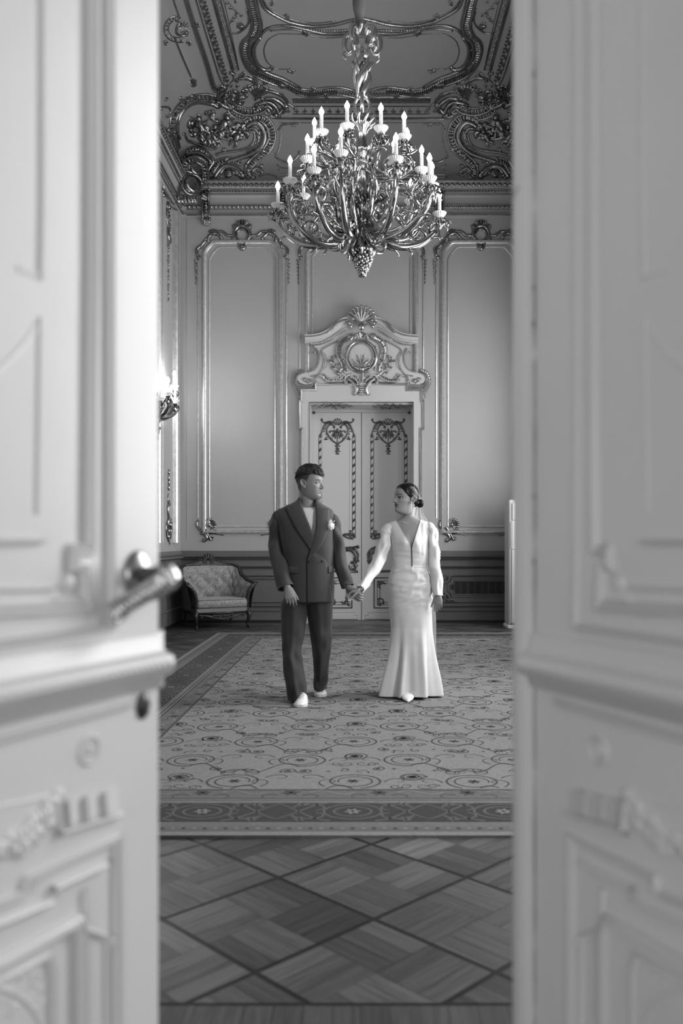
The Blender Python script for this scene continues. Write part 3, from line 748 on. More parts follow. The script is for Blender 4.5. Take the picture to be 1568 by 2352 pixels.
# ------------------------------------------------------------------ relief of the cove and ceiling
def cr(k=1.12): return Relief(on_ceiling, mirror=True, k=k)
r = cr()
r.stroke([(424, -14), (449, 66), (474, 140), (490, 195), (496, 207)], 4.5, 5, n=8); r.stroke([(400, 85), (418, 130), (438, 176)], 2.4, 2.2); r.leaf(440, 180, 70, 20, 16, 3); r.curl((446, 196), 150, 7, .9, 1, 2.6, 1.6); r.stroke([(392, -20), (403, 15), (412, 40)], 2.4, 2)
r.stroke([(446, -14), (500, 165), (514, 192)], 1.6); r.stroke([(452, -14), (505, 160)], 1.0); r.stroke([(486, -10), (534, 160), (528, 190)], 1.4); r.stroke([(484, -10), (531, 160)], 1.0)
r.stroke([(491, -10), (536, 162)], 1.8); r.stroke([(504, -10), (548, 160)], 1.8)
r.stroke([(511, -10), (523, 40), (549, 160)], 1.0)
trim(r.mb, M['gild'])
r = cr(); i = [0]
def acan(x, y, a):
    i[0] += 1; s = -1 if i[0] % 2 else 1
    r.stroke([(x - 6, y), (x - 3, y + s * 4), (x + 3, y - s * 3), (x + 6, y + s * 2)], 1.4, 1.8, sub=3, n=5); r.dot(x + 4 * s, y + 2, 2.0); r.stroke([(x, y - 5), (x + 5 * s, y), (x, y + 4)], 1.2, 1.6, sub=3, n=5)
r.along([(462, -12), (519, 184)], 8.5, acan)
trim(r.mb, M['gild'])
r = cr(); r.along([(496, -10), (542, 162)], 3.6, lambda x, y, a: (r.dot(x - 2.2, y, 1.9), r.dot(x + 2.6, y + 1, 1.9)))
trim(r.mb, M['gild'])
# bands parallel to the far wall (drawn on the left half, repeated on the right)
r = cr()
for y, a in ((224, 1.5), (235, 1.5), (244, 1.3), (262, 1.3), (272.5, 2.6), (282, 1.0)): r.stroke([(640 if y > 265 else 672, y), (740, y), (832, y)], a, smooth=False)
r.along([(672, 229.5), (830, 229.5)], 4, lambda x, y, a: r.stroke([(x, y - 3.5), (x + 1.5, y + 3.5)], 1.5, sub=1, n=5))
r.along([(662, 253), (830, 253)], 19, lambda x, y, a: (r.curl((x, y + 6), -100, 5, .9, 1, 1.4, .8), r.curl((x - 1, y + 6), -80, 5, .9, -1, 1.4, .8), r.stroke([(x, y + 6), (x, y - 5)], 1.6, .8, sub=2)))
r.stroke([(636, 272), (628, 264), (636, 256)], 2.6, 2); r.stroke([(640, 402), (700, 402), (832, 402)], 2.0, smooth=False); r.stroke([(640, 408), (832, 408)], 1.0, smooth=False)
trim(r.mb, M['gild'])
# inset tracery behind the chandelier
for half in (0, 1):
    r = Relief(on_ceiling, only=bool(half)); r.sscroll([(642, 297), (648, 287), (665, 284), (690, 283)], 2, 4, .7, 1, 0); r.leaf(668, 284, 20, 12, 10, 2); r.stroke([(641, 297), (645, 312), (640, 345), (632, 354)], 1.2, 1.8)
    r.cscroll((634, 362), (688, 352), -16, 2.0, 5); r.stroke([(636, 378), (650, 386), (700, 386)], 1.6, 1.2); r.dot(640, 390, 2)
    tag(r.build('cove_tracery', M['gild']), 'thin gilded scroll tracery on the cove field behind the chandelier, %s end' % ('left', 'right')[half], 'ornament', 'cove tracery')

# big scalloped ceiling cartouche
r = cr(1.35)
outer = [(574, -12), (584, 32), (589, 58), (582, 80), (568, 94), (563, 114), (569, 140), (588, 163), (617, 178), (644, 188), (681, 208), (713, 214), (762, 209), (800, 213), (830, 222)]
r.stroke([(x - 9, y) if y < 120 else (x - 5, y + 8) for x, y in outer[:10]], 3.0, 2.4, mid=3.2, n=8)
r.stroke([(x + 9, y) if y < 130 else (x + 6, y - 9) for x, y in outer[:11]], 4.2, 3, mid=4.6, n=8)
c_ = [(p.x, p.y) for p in catmull([V((a, b, 0)) for a, b in outer], 6)]
r.along(c_[:74], 5.2, lambda x, y, a: (r.stroke([(x - 6 * sin(radians(a)), y + 6 * cos(radians(a))), (x + 2 * cos(radians(a)), y + 2 * sin(radians(a))), (x + 6 * sin(radians(a)), y - 6 * cos(radians(a)))], 1.9, 1.6, mid=2.4, sub=2, n=5), r.dot(x + 3 * cos(a * 7), y + 3, 2.2)))
r.stroke([(x, y + 7) for x, y in outer[10:]], 2.4, 2); r.stroke([(690, 202), (714, 205), (765, 199), (800, 203), (826, 214)], 3, 2.4, n=8); r.stroke([(700, 205), (760, 203), (800, 207)], 1.2)
r.along([(690, 212), (830, 213)], 7, lambda x, y, a: r.stroke([(x - 3, y + 4), (x, y), (x + 3, y - 4)], 1.5, 1.2, sub=2, n=5))
r.stroke([(596, -12), (604, 10), (614, 22), (636, 35), (671, 51), (716, 59), (762, 56), (800, 47), (832, 40)], 3.2, 3.0, mid=3.8, n=8); r.stroke([(600, -8), (620, 20), (660, 42), (716, 52), (770, 48)], 1.2)
r.stroke([(598, 80), (612, 66), (636, 58), (668, 59), (700, 66), (740, 75), (775, 76), (832, 70)], 2.8, 3.0, n=8); r.stroke([(620, 70), (668, 66), (712, 74), (760, 80), (832, 77)], 1.8, 1.6)
r.along([(690, 63), (740, 68), (800, 66)], 6, lambda x, y, a: r.dot(x, y + (2 if int(x) % 2 else -1), 2.6))
r.leaf(696, 66, 50, 18, 16, 3); r.leaf(622, 12, -60, 14, 10, 2); r.leaf(662, 44, -120, 14, 12, 2)
r.stroke([(640, 77), (622, 86), (611, 98), (606, 118), (612, 140), (624, 151), (638, 158), (660, 158), (678, 162)], .9, 1.3, n=6); r.leaf(660, 159, 30, 16, 10, 2)
r.stroke([(640, 77), (690, 78), (740, 86), (790, 84), (820, 78)], .9, 1.2, n=6)
r.sscroll([(598, 84), (584, 104), (583, 128), (592, 148), (608, 158), (622, 157)], 3.4, 5, .9, 0, -1, mid=4.4)
r.leaf(594, 150, 130, 16, 14, 3); r.leaf(584, 110, 160, 14, 12, 3); r.leaf(640, 190, 20, 20, 18, 3); r.leaf(715, 212, -70, 14, 14, 2); r.leaf(745, 212, 60, 14, 14, 2)
for a in (600, 618, 640, 660, 676): r.fan(a, 172 + (a - 600) * .42, 200, 320, 2, 10, 5, 1.6)
tag(r.build('overhead_cartouche', M['gild']), 'scalloped gilded frame of the ceiling field above the chandelier', 'ornament')
# flower sprays between cartouche and strips
for half in (0, 1):
  r = Relief(on_ceiling, only=bool(half)); rnd = random.Random(4)
  r.stroke([(522, 2), (536, 20), (545, 34), (536, 46), (528, 54)], 1.2, .8)
  for x, y in ((520, 4), (530, 16), (540, 6), (545, 26), (552, 32), (540, 36), (534, 44), (530, 50)):
    for k in range(3): a = rnd.uniform(0, 360); r.leaf(x, y, a, 7, 7, 1)
    r.dot(x, y, 2.2)
  r.sscroll([(566, 20), (572, 44), (566, 60), (548, 74), (532, 76)], 2.2, 4, .8, 0, 1); r.leaf(560, 60, 190, 16, 16, 3)
  tag(r.build('flower_spray', M['gild']), 'gilded flower spray with leaf scrolls on the ceiling, %s of the scalloped frame' % ('left', 'right')[half], 'ornament', 'ceiling flower sprays')
# side-cove cartouche
r = Relief(on_ceiling)
r.ribbed([(412, 46), (398, 42), (384, 54), (382, 72), (394, 88), (420, 92)], 5, 12, 1.5, 2.2); r.cscroll((408, 56), (426, 80), -14, 3, 6); r.fan(420, 62, -200, 20, 3, 14, 8, 2); r.leaf(440, 60, -10, 20, 14, 3); r.leaf(430, 92, 60, 14, 12, 2); r.leaf(380, 92, 100, 12, 12, 2)
r.fan(424, 66, 20, 160, 3, 12, 6, 2)
tag(r.build('cove_shell', M['gild']), 'gilded shell scroll on the side cove, high up beside the door edge', 'ornament')

# corner cartouches of the cove, the richest carving
def corner(only):
    r = Relief(on_ceiling, only=only, k=1.28); rnd = random.Random(19)
    for (cx, cy, rx, ry, n) in ((575, 222, 75, 40, 34), (520, 392, 70, 22, 16), (440, 400, 60, 45, 26), (390, 350, 16, 60, 16), (600, 330, 18, 60, 10), (470, 228, 60, 10, 8), (400, 440, 26, 30, 12), (560, 395, 30, 20, 8)):
        for q in range(n):                            # dense filling of small curls and leaves
            a = rnd.uniform(0, 6.28); x = cx + rx * rnd.uniform(.15, 1) * cos(a); y = cy + ry * rnd.uniform(.15, 1) * sin(a); w_ = rnd.uniform(0, 360)
            if q % 3 == 0: r.curl((x, y), w_, rnd.uniform(5, 9), 1.0, rnd.choice((-1, 1)), 2.0, 1.2)
            elif q % 3 == 1: r.leaf(x, y, w_, rnd.uniform(9, 15), 11, 2)
            else: r.stroke([(x, y), (x + 6 * cos(a), y + 6 * sin(a)), (x + 8 * cos(a + 1), y + 8 * sin(a + 1))], 2.2, 1, mid=3, sub=3)
    # upper rocaille cluster
    r.cscroll((512, 200), (528, 248), -18, 3.8, 8); r.ribbed([(530, 232), (546, 250), (572, 256), (600, 250), (614, 236)], 8, 16, 1.8, 3); r.curl((560, 222), 200, 16, 1.3, -1, 5, 3)
    r.cscroll((545, 180), (592, 196), 10, 3, 7); r.ribbed([(548, 176), (572, 178), (590, 190)], 5, 9, 1.6, 2.2); r.curl((536, 206), 20, 20, 1.2, 1, 4.2, 2.5); r.fan(588, 228, -120, -40, 6, 34, 7, 3.4)
    r.leaf(600, 214, -60, 22, 20, 3); r.cscroll((592, 238), (640, 262), 16, 4.2, 9); r.sscroll([(612, 208), (636, 212), (655, 226), (660, 236)], 3, 6, .8, -1, 1); r.ribbed([(600, 206), (624, 208), (650, 220)], 4, 9, 1.5, 2)
    r.sscroll([(610, 224), (632, 226), (650, 240), (652, 252)], 4, 7, .9, 0, 1); r.curl((606, 246), -30, 18, 1.4, 1, 4, 2.5); r.sscroll([(620, 262), (628, 268), (640, 262), (654, 244)], 3.4, 6, .8, 1, 1); r.dot(634, 264, 5)
    r.cscroll((500, 206), (520, 196), -9, 3, 8); r.curl((512, 210), 180, 14, 1.2, 1, 3, 2); r.stroke([(520, 214), (508, 226), (510, 240), (524, 248)], 3, 2.4); r.ribbed([(522, 236), (534, 260), (560, 270), (590, 270)], 5, 12, 1.6, 2.4)
    r.leaf(540, 170, -160, 14, 12, 2); r.leaf(556, 176, -60, 14, 12, 3); r.stroke([(660, 236), (672, 244), (676, 252)], 2.4, 1.4)
    # big framing C-scrolls round the trophy
    r.ribbed([(494, 226), (470, 222), (438, 228), (412, 246), (397, 274), (398, 306), (406, 340)], 7, 22, 1.9, 2.8, taper=False)
    r.stroke([(500, 244), (484, 236), (450, 232), (424, 246), (408, 272), (406, 304), (412, 318)], 4.4, 3, mid=5, n=8); r.curl((498, 230), 20, 14, 1.0, 1, 5, 3); r.leaf(488, 224, -60, 12, 12, 2)
    r.ribbed([(560, 282), (584, 270), (606, 274), (621, 292), (624, 318), (612, 344), (592, 362), (575, 378), (570, 398), (584, 408)], 7.5, 34, 2.0, 2.8)
    r.stroke([(566, 290), (586, 280), (600, 288), (608, 310), (600, 336), (578, 354), (548, 364), (520, 372)], 4.8, 2.6, mid=5.2, n=8); r.stroke([(572, 296), (586, 296), (594, 314), (588, 334), (566, 350)], 2.4, 1.8)
    r.stroke([(566, 302), (582, 302), (584, 320), (572, 338), (548, 346), (516, 350), (496, 356)], 1.8, 2.4); r.curl((560, 286), 160, 10, .9, -1, 4, 2.4); r.curl((516, 350), 200, 8, 1, 1, 2.4, 1.5)
    r.leaf(590, 342, -60, 12, 14, 3); r.leaf(612, 300, 10, 10, 12, 2); r.leaf(616, 340, 20, 10, 12, 2)
    r.sscroll([(586, 404), (580, 394), (590, 386), (600, 392)], 2.6, 6, .9, 0, 1); r.stroke([(594, 404), (612, 400), (632, 404), (636, 410)], 2, 1.2); r.curl((598, 396), -60, 9, 1, -1, 2.6, 1.8)
    # lower scrolls
    r.cscroll((492, 410), (556, 400), 24, 4.2, 8); r.ribbed([(484, 396), (500, 374), (530, 368), (552, 378)], 6, 14, 1.8, 2.4); r.cscroll((505, 400), (544, 396), 14, 3, 6); r.leaf(524, 408, -90, 16, 18, 3); r.leaf(560, 414, 10, 14, 10, 2)
    r.stroke([(484, 360), (490, 372), (480, 388), (478, 404), (486, 416)], 3.4, 2.6); r.cscroll((418, 364), (484, 372), 16, 3.6, 7); r.ribbed([(424, 352), (446, 342), (470, 350), (486, 366)], 5, 12, 1.7, 2.4)
    r0 = r; r = Relief(plane((-2.43, 12.50, 0), (1, -1, 0)), only=only, k=1.2)      # crest and shield standing across the corner
    r.ribbed([(424, 396), (426, 376), (446, 366), (466, 376), (472, 398), (470, 418)], 6, 16, 1.9, 3); r.fan(447, 388, -170, -10, 4, 17, 9, 2.4)
    r.stroke([(430, 393), (446, 398), (462, 393)], 2.6, 2.6, mid=3); r.stroke([(430, 398), (446, 403), (462, 398)], 1.6)
    # oval shield with monogram scrolls
    r.stroke([(440 + 22 * cos(a), 424 + 23 * sin(a)) for a in [2 * pi * k / 12 for k in range(12)]], 3.4, closed=True); r.stroke([(440 + 16 * cos(a), 424 + 17 * sin(a)) for a in [2 * pi * k / 12 for k in range(12)]], 1.6, closed=True)
    r.cscroll((430, 428), (446, 416), 5, 1.7, 4); r.cscroll((436, 434), (452, 424), -4, 1.7, 4); r.curl((464, 410), 30, 9, 1.1, 1, 3.2, 2); r.curl((416, 412), 200, 10, 1.1, 1, 3.2, 2)
    r.leaf(440, 448, 90, 18, 18, 3); r.leaf(420, 450, 130, 20, 18, 3); r.leaf(462, 446, 40, 18, 16, 3)
    for k in range(7): r.stroke([(398 + k * 8, 446 + abs(k - 2) * 1.2), (404 + k * 7, 458), (402 + k * 8, 468)], 3, 1.6, mid=3.6, sub=3)
    r.dot(440, 424, 18, .10); r.cscroll((430, 432), (448, 414), 6, 2.2, 5); r.cscroll((434, 438), (452, 424), -5, 2.0, 4); r.dot(448, 388, 13, .12)
    base = len(r0.mb.v); r0.mb.v += r.mb.v; r0.mb.f += [tuple(i + base for i in f) for f in r.mb.f]; r0.mb.m += r.mb.m; r = r0
    # left side ribs running up the corner
    r.stroke([(371, 322), (392, 368), (413, 410)], 3.2, 3.6, n=8); r.stroke([(366, 326), (388, 372), (408, 414)], 1.6); r.along([(372, 322), (411, 408)], 5, lambda x, y, a: r.dot(x, y, 2.8))
    r.sscroll([(372, 292), (382, 300), (384, 320), (396, 336)], 3, 6, .9, -1, 1); r.leaf(388, 330, -80, 26, 20, 4); r.leaf(400, 350, -100, 34, 22, 4); r.stroke([(396, 306), (404, 330), (406, 360)], 3.4, 3)
    r.cscroll((372, 246), (386, 266), 12, 2, 6); r.curl((384, 226), 200, 6, .8, -1, 2, 1.4)
    for yy in (372, 392): r.curl((372, yy), 20, 14, 1.3, 1, 3, 1.8)
    r.cscroll((384, 420), (398, 438), -12, 3, 7); r.stroke([(376, 396), (374, 430), (386, 456), (400, 470)], 3, 2.4); r.stroke([(386, 470), (400, 480), (420, 487)], 2, 2)
    return r
def trophy(only):
    """reclining winged child figures on a cloud of drapery, in gilded high relief"""
    r = Relief(on_ceiling, only=only, lift=.8, k=1.1)
    def body(hx, hy, sx, sc_):
        X = lambda d: hx + sx * d * sc_; Y = lambda d: hy + d * sc_
        r.dot(X(0), Y(0), 8 * sc_, 1.1)
        for k in range(7): a = radians(180 + 30 * k); r.dot(X(7 * cos(a)), Y(-1 + 7 * sin(a)), 3.2 * sc_)
        r.stroke([(X(2), Y(8)), (X(8), Y(18)), (X(14), Y(30))], 6 * sc_, 7.5 * sc_, mid=8.5 * sc_, n=8)
        r.stroke([(X(6), Y(12)), (X(-6), Y(20)), (X(-16), Y(16))], 3.6 * sc_, 2.4 * sc_, n=7); r.stroke([(X(4), Y(11)), (X(16), Y(12)), (X(26), Y(6))], 3.6 * sc_, 2.4 * sc_, n=7)
        r.stroke([(X(14), Y(30)), (X(26), Y(34)), (X(34), Y(46))], 5.4 * sc_, 2.6 * sc_, n=8); r.stroke([(X(12), Y(31)), (X(10), Y(44)), (X(20), Y(54))], 5.4 * sc_, 2.6 * sc_, n=8)
        for k in range(5): r.stroke([(X(2), Y(12)), (X(-10 - 2 * k), Y(2 + k * 5)), (X(-22 + 1 * k), Y(-4 + k * 8))], 2.4, 1, sub=3)
    body(454, 270, 1, .95); body(522, 268, -1, .95); body(550, 302, -1, .7)
    body(486, 300, 1, .7); rnd = random.Random(23)
    for q in range(46):                               # tumbled drapery, wings and foliage between the figures
        x = rnd.uniform(436, 560); y = 298 + rnd.uniform(-34, 36) * (1 - abs(x - 498) / 90); a = rnd.uniform(0, 6.28); L = rnd.uniform(6, 13)
        r.stroke([(x, y), (x + L * cos(a), y + L * sin(a)), (x + 1.7 * L * cos(a + .8), y + 1.7 * L * sin(a + .8))], 3.4, 1.4, mid=4.2, sub=3)
    r.stroke([(500, 312), (530, 320), (560, 308)], 4, 2.4); r.stroke([(464, 336), (492, 342), (504, 330)], 3.4, 2.4)
    r.leaf(470, 262, -20, 26, 12, 3); r.sscroll([(424, 308), (430, 322), (450, 330), (472, 338)], 2.6, 5, .8, -1, 1)
    return r
for half, side in ((False, 'left'), (True, 'right')):
    c_o = tag(corner(half).build('corner_cartouche', M['gild']), 'rich gilded scrollwork cartouche with winged children in the %s corner of the cove' % side, 'ornament', 'corner cartouches of the cove')
    trophy(half).build('putti_relief', M['gild'], c_o)

# ------------------------------------------------------------------ doorway in the far wall
# architrave with stepped outline
mb = MB(); a0 = wp([(692, 1431), (692, 988), (686.5, 988), (686.5, 920), (690, 920), (690, 895), (722.5, 895), (722.5, 882)]); half = a0 + [V((-p.x, p.y, p.z)) for p in a0[::-1]]
inner = wp([(711, 1431), (711, 924.5)]); inner2 = [V((-p.x + .0, p.y, p.z)) for p in inner]
def arch_front(dep):
    out = [p.copy() for p in half]
    return out
O = [p - V((0, .05, 0)) for p in half]; Ob = [p + V((0, .0, 0)) for p in half]; I = [inner[0], inner[1], inner2[1], inner2[0]]; I = [p - V((0, .05, 0)) for p in I]
zt = O[7].z; zi = I[1].z; xi = I[0].x
mb.box((a0[0].x, ZB - .05, 0), (xi, ZB, wallz(988))); mb.box((a0[2].x, ZB - .05, wallz(988)), (xi, ZB, wallz(920))); mb.box((a0[4].x, ZB - .05, wallz(920)), (xi, ZB, wallz(895)))
mb.box((-xi, ZB - .05, 0), (-a0[0].x, ZB, wallz(988))); mb.box((-xi, ZB - .05, wallz(988)), (-a0[2].x, ZB, wallz(920))); mb.box((-xi, ZB - .05, wallz(920)), (-a0[4].x, ZB, wallz(895)))
mb.box((xi, ZB - .05, zi), (-xi, ZB, wallz(895))); mb.box((a0[6].x, ZB - .05, wallz(895)), (-a0[6].x, ZB, wallz(882)))
# reveal linings and head inside the thickness of the wall
mb.box((-.80, ZB, 0), (-.765, DZ + .06, 3.285)); mb.box((.765, ZB, 0), (.80, DZ + .06, 3.285)); mb.box((-.80, ZB, 3.26), (.80, DZ + .06, 3.30)); mb.box((-.765, DZ - .02, 3.215), (.765, DZ + .06, 3.26))
mb.box((-.765, DZ - .02, 0), (-.735, DZ + .06, 3.215)); mb.box((.735, DZ - .02, 0), (.765, DZ + .06, 3.215)); mb.box((-.9, DZ + .06, 0), (.9, DZ + .09, 3.4))
trim(mb, M['arch'], smooth=False)
mb = MB(); G = [(-.004, 0), (-.002, .016), (.010, .028), (.020, .024), (.026, .012), (.034, .010), (.036, 0)]
mb.sweep([p - V((0, .0, 0)) for p in O], N_, [(-x, h) for x, h in G][::-1]); mb.sweep(I, N_, [(-.006, 0), (-.004, .008), (.004, .008), (.006, 0)])
trim(mb, M['gildb'])
# soffit foliage and jamb foliage
r = Relief(plane((0, 0, 3.258), (0, 0, -1))); rnd = random.Random(2)
for sx in (-1, 1):
    for k in range(16):
        t = k / 15; x = 832 + sx * (22 + 86 * t); y = 933 + 3 * sin(k * 2.1); s_ = .5 + sin(pi * min(1, t * 1.1)) * .8
        r.stroke([(x, y), (x + sx * 4, y - 3 * s_), (x + sx * 7, y + 2 * s_)], 1.0 * s_, .6, sub=2, n=5); r.dot(x, y + rnd.uniform(-3, 3) * s_, 1.8 * s_); r.dot(x + 3, y + rnd.uniform(-4, 3) * s_, 1.5 * s_)
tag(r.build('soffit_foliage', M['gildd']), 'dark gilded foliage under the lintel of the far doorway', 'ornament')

# door leaves
def dz(y): return EYE - (y - CY) * DZ / F
def dx_(x): return (x - 833.5) * DZ / F
def hall_door(n, sx):
    X = lambda x: dx_(x) if sx < 0 else -dx_(x)       # coordinates given for the left leaf
    mb = MB(); a, b = sorted((X(724), X(832.7))); mb.box((a, DZ, dz(1423.5)), (b, DZ + .05, 3.212))
    def rect(x0, y0, x1, y1, prof, m=mb):
        P = [V((X(x0), DZ, dz(y0))), V((X(x1), DZ, dz(y0))), V((X(x1), DZ, dz(y1))), V((X(x0), DZ, dz(y1)))]
        m.sweep(P, N_, prof, closed=True)
    t = [(-.006, 0), (-.004, .006), (.004, .006), (.006, 0)]
    rect(742, 968, 807, 1236, t); rect(764 - 20, 1412, 824, 1422, [(-.01, 0), (0, .012), (.01, 0)]); rect(748, 1406, 818, 1412, [(-.006, 0), (0, .01), (.006, 0)])
    mb.slab([V((X(x), DZ, dz(y))) for x, y in ((744, 1421), (752, 1411), (815, 1411), (823, 1421))], (0, -.012, 0))
    door = struct('door_%d' % n, mb, M['door'])
    # carved crest
    r = Relief(on_door); C = 775 if sx < 0 else 891; Q = lambda d: C + d
    for s in (-1, 1):
        r.sscroll([(Q(s * 8), 972), (Q(s * 18), 968), (Q(s * 30), 971), (Q(s * 36), 967)], 1.6, 4, 1, 0, -s); r.dot(Q(s * 36), 963, 2.4)
        r.stroke([(Q(s * 6), 980), (Q(s * 16), 975), (Q(s * 24), 984), (Q(s * 23), 996), (Q(s * 14), 1010), (Q(0), 1020)], 1.6, 1.8, mid=2.0); r.curl((Q(s * 6), 980), 90, 4, .9, -s, 1.6, 1)
        r.stroke([(Q(s * 12), 971), (Q(s * 26), 974), (Q(s * 33), 986), (Q(s * 38), 998)], 1.8, 1.4, mid=2.4); r.dot(Q(s * 38), 1000, 3.0)
        for k in range(5): r.dot(Q(s * (27 + k * 1.6 if k < 3 else 29 - k)), 978 + k * 6.5, 1.8)
        r.stroke([(Q(s * 22), 1008), (Q(s * 30), 1010), (Q(s * 24), 1004)], 1.8, 1, sub=3); r.curl((Q(s * 14), 1012), 200 if s > 0 else -20, 4, .8, s, 1.6, 1)
        r.cscroll((Q(s * 4), 1000), (Q(s * 16), 990), s * 4, 1.4, 4)
        for k in range(4): r.stroke([(Q(0), 994), (Q(s * (5 + k * 2)), 992 + k * 4), (Q(s * (8 + k * 3.5)), 986 + k * 7)], 1.2, .9, sub=3, n=5)
    r.fan(C, 978, -150, -30, 2, 16, 7, 1.6); r.fan(C, 994, 20, 160, 2, 14, 7, 1.5); r.dot(C, 990, 4); r.stroke([(C, 984), (C, 1000), (C, 1020)], 1.8, 1.2); r.leaf(C, 1020, 90, 12, 11, 2); r.leaf(C, 1032, 90, 12, 11, 2)
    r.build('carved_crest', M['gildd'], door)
    # ribbon-wound rods
    for x in (735.5, 812.5):
        r = Relief(on_door); xx = (x if sx < 0 else 1667 - x)
        r.stroke([(xx - 3.4, 1006), (xx - 3.4, 1236)], .7, smooth=False, n=5); r.stroke([(xx + 3.4, 1006), (xx + 3.4, 1236)], .7, smooth=False, n=5)
        y = 1010
        while y < 1232:
            for q in (0, 2.4, 4.8): r.stroke([(xx - 3, y + 5 + q), (xx, y + 2.5 + q), (xx + 3, y + q)], .9, sub=2, n=5)
            y += 18
        r.leaf(xx, 1006, -90, 8, 8, 2)
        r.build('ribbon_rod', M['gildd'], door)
    # lower corner scrolls
    r = Relief(on_door); X2 = (lambda x: x) if sx < 0 else (lambda x: 1667 - x); sg = 1 if sx < 0 else -1
    for m_ in (1, -1):
        XX = (lambda x: X2(x)) if m_ > 0 else (lambda x: X2(1548 - x))
        g_ = sg * m_
        r.cscroll((XX(784), 1232), (XX(806), 1232), 5 * g_, 2.2, 4); r.leaf(XX(806), 1230, -90, 12, 12, 2); r.fan(XX(809), 1230, 0, 300, 1, 7, 8, 1.6); r.stroke([(XX(790), 1230), (XX(800), 1236), (XX(812), 1238)], 2.4, 1.6)
    # big cartouche over the lower panel
        r.cscroll((XX(790), 1262), (XX(818), 1290), 11 * g_, 3.0, 5); r.ribbed([(XX(790), 1262), (XX(808), 1261), (XX(819), 1272), (XX(817), 1288)], 4, 14, 1.3, 1.8)
        for k in range(5): r.leaf(XX(815 + (k % 2) * 3), 1268 + k * 6, 20 + k * 40, 7, 8, 2)
        r.cscroll((XX(812), 1292), (XX(806), 1310), 8 * g_, 2.4, 6); r.curl((XX(798), 1300), 60, 8, 1.2, g_, 2.2, 1.4); r.leaf(XX(812), 1296, 30, 10, 10, 2); r.fan(XX(804), 1306, 0, 360, 2, 8, 8, 1.4)
    r.stroke([(X2(736), 1312), (X2(780), 1312), (X2(822), 1313)], 2.6, 2.6, smooth=False)
    r.along([(735 if sx < 0 else 845, 1308), (822 if sx < 0 else 932, 1308)], 3.4, lambda x, y, a: r.dot(x, y + 2, 1.2))
    r.build('carved_cartouche', M['gildd'], door)
    # lower square panel
    r = Relief(on_door); x0, x1 = sorted((X2(748), X2(808))); y0, y1 = 1327, 1396
    for d, q in ((0, 1.8), (7, .9), (13, 1.0)): r.stroke([(x0 + d, y0 + d), (x1 - d, y0 + d), (x1 - d, y1 - d), (x0 + d, y1 - d), (x0 + d, y0 + d)], q, smooth=False, n=5)
    for cx_, cy_, ax, ay in ((x0 + 10, y0 + 10, 1, 1), (x1 - 10, y0 + 10, -1, 1), (x1 - 10, y1 - 10, -1, -1), (x0 + 10, y1 - 10, 1, -1)):
        for k in range(3): r.dot(cx_ + ax * k * 5, cy_, 2.2); r.dot(cx_, cy_ + ay * k * 5, 2.2)
        r.cscroll((cx_ + ax * 2, cy_ + ay * 12), (cx_ + ax * 12, cy_ + ay * 2), 3, 1.5, 3); r.leaf(cx_, cy_, 45, 8, 8, 1)
    r.build('carved_panel_frame', M['gildd'], door)
    # pivot hinge
    hb = MB(); a, b = sorted((X(721), X(727))); hb.box((a, DZ - .03, 3.19), (b, DZ, 3.23)); hb.build('hinge', M['dbronze'], door, smooth=False)
    if sx < 0:
        h = MB(); p = V((X(825), DZ, dz(1256))); h.tube([p, p + V((0, -.05, 0))], .012, 8); h.tube(catmull([p + V((.005, -.05, .005)), p + V((-.03, -.055, .004)), p + V((-.08, -.055, -.004)), p + V((-.125, -.05, 0))], 4), [.016, .013, .009, .007], 8); h.ball(p + V((0, -.01, 0)), (.028, .01, .028), 12, 6)
        h.build('door_handle', M['dbronze'], door)
        h = MB(); h.ball(V((X(826), DZ, dz(1288))), (.021, .008, .021), 12, 6); h.build('keyhole_plate', M['dbronze'], door)
    return door
hall_door(1, -1); hall_door(2, 1)

# ------------------------------------------------------------------ carved overdoor
over = thing('overdoor_pediment', 'carved gilded pediment with a round cartouche above the far double door', 'pediment', (0, ZB, wallz(882)))
inv = Matrix.Translation((0, -ZB, -wallz(882)))
def part(r, name, m, parent=over, inv=inv):
    mb = r.mb if isinstance(r, Relief) else r
    mb.v = [tuple(inv @ V(p)) for p in mb.v]; return mb.build(name, m, parent, angle=40)
Lh = [(722.5, 882), (713, 882), (700, 884), (688, 880), (683, 872), (689, 860), (702, 856), (716, 852), (728, 840), (733, 825), (731, 808), (722, 797), (712, 790), (702, 775), (735, 771), (760, 758), (778, 742), (797, 735), (815, 742), (830, 744)]
poly = wp(Lh); poly = poly + [V((-p.x, p.y, p.z)) for p in poly[::-1][1:]]
mb = MB()
cen = V((0, ZB, wallz(830)))
pl = [p for p in poly]; n = len(pl); fs = [(i, (i + 1) % n, n) for i in range(n - 1)]
mb.add([p - V((0, .045, 0)) for p in pl] + [V((0, ZB - .045, wallz(875)))], fs)
mb.loft([[p - V((0, .045, 0)) for p in pl], pl], (False, False), True)
part(mb, 'backboard', M['arch'])
for s in (-1, 1):                                     # curved cornice halves
    P = wp([(701, 774), (722, 773), (742, 768), (760, 757), (776, 743), (792, 735), (806, 737)]); P = [p - V((0, .045, 0)) for p in catmull(P, 4)]
    if s > 0: P = [V((-p.x, p.y, p.z)) for p in P]
    g = 1 if s < 0 else -1
    mb = MB(); mb.sweep(P, N_, [(-.115 * g, 0), (-.11 * g, .03), (-.08 * g, .05), (-.075 * g, .075), (-.03 * g, .085), (-.02 * g, .105), (-.002 * g, .115), (.008 * g, .10), (.01 * g, 0)])
    part(mb, 'curved_cornice', M['arch'])
lift = plane((0, ZB - .045, 0), (0, -1, 0)); lift2 = plane((0, ZB - .14, 0), (0, -1, 0))
r = Relief(lift2, mirror=True)
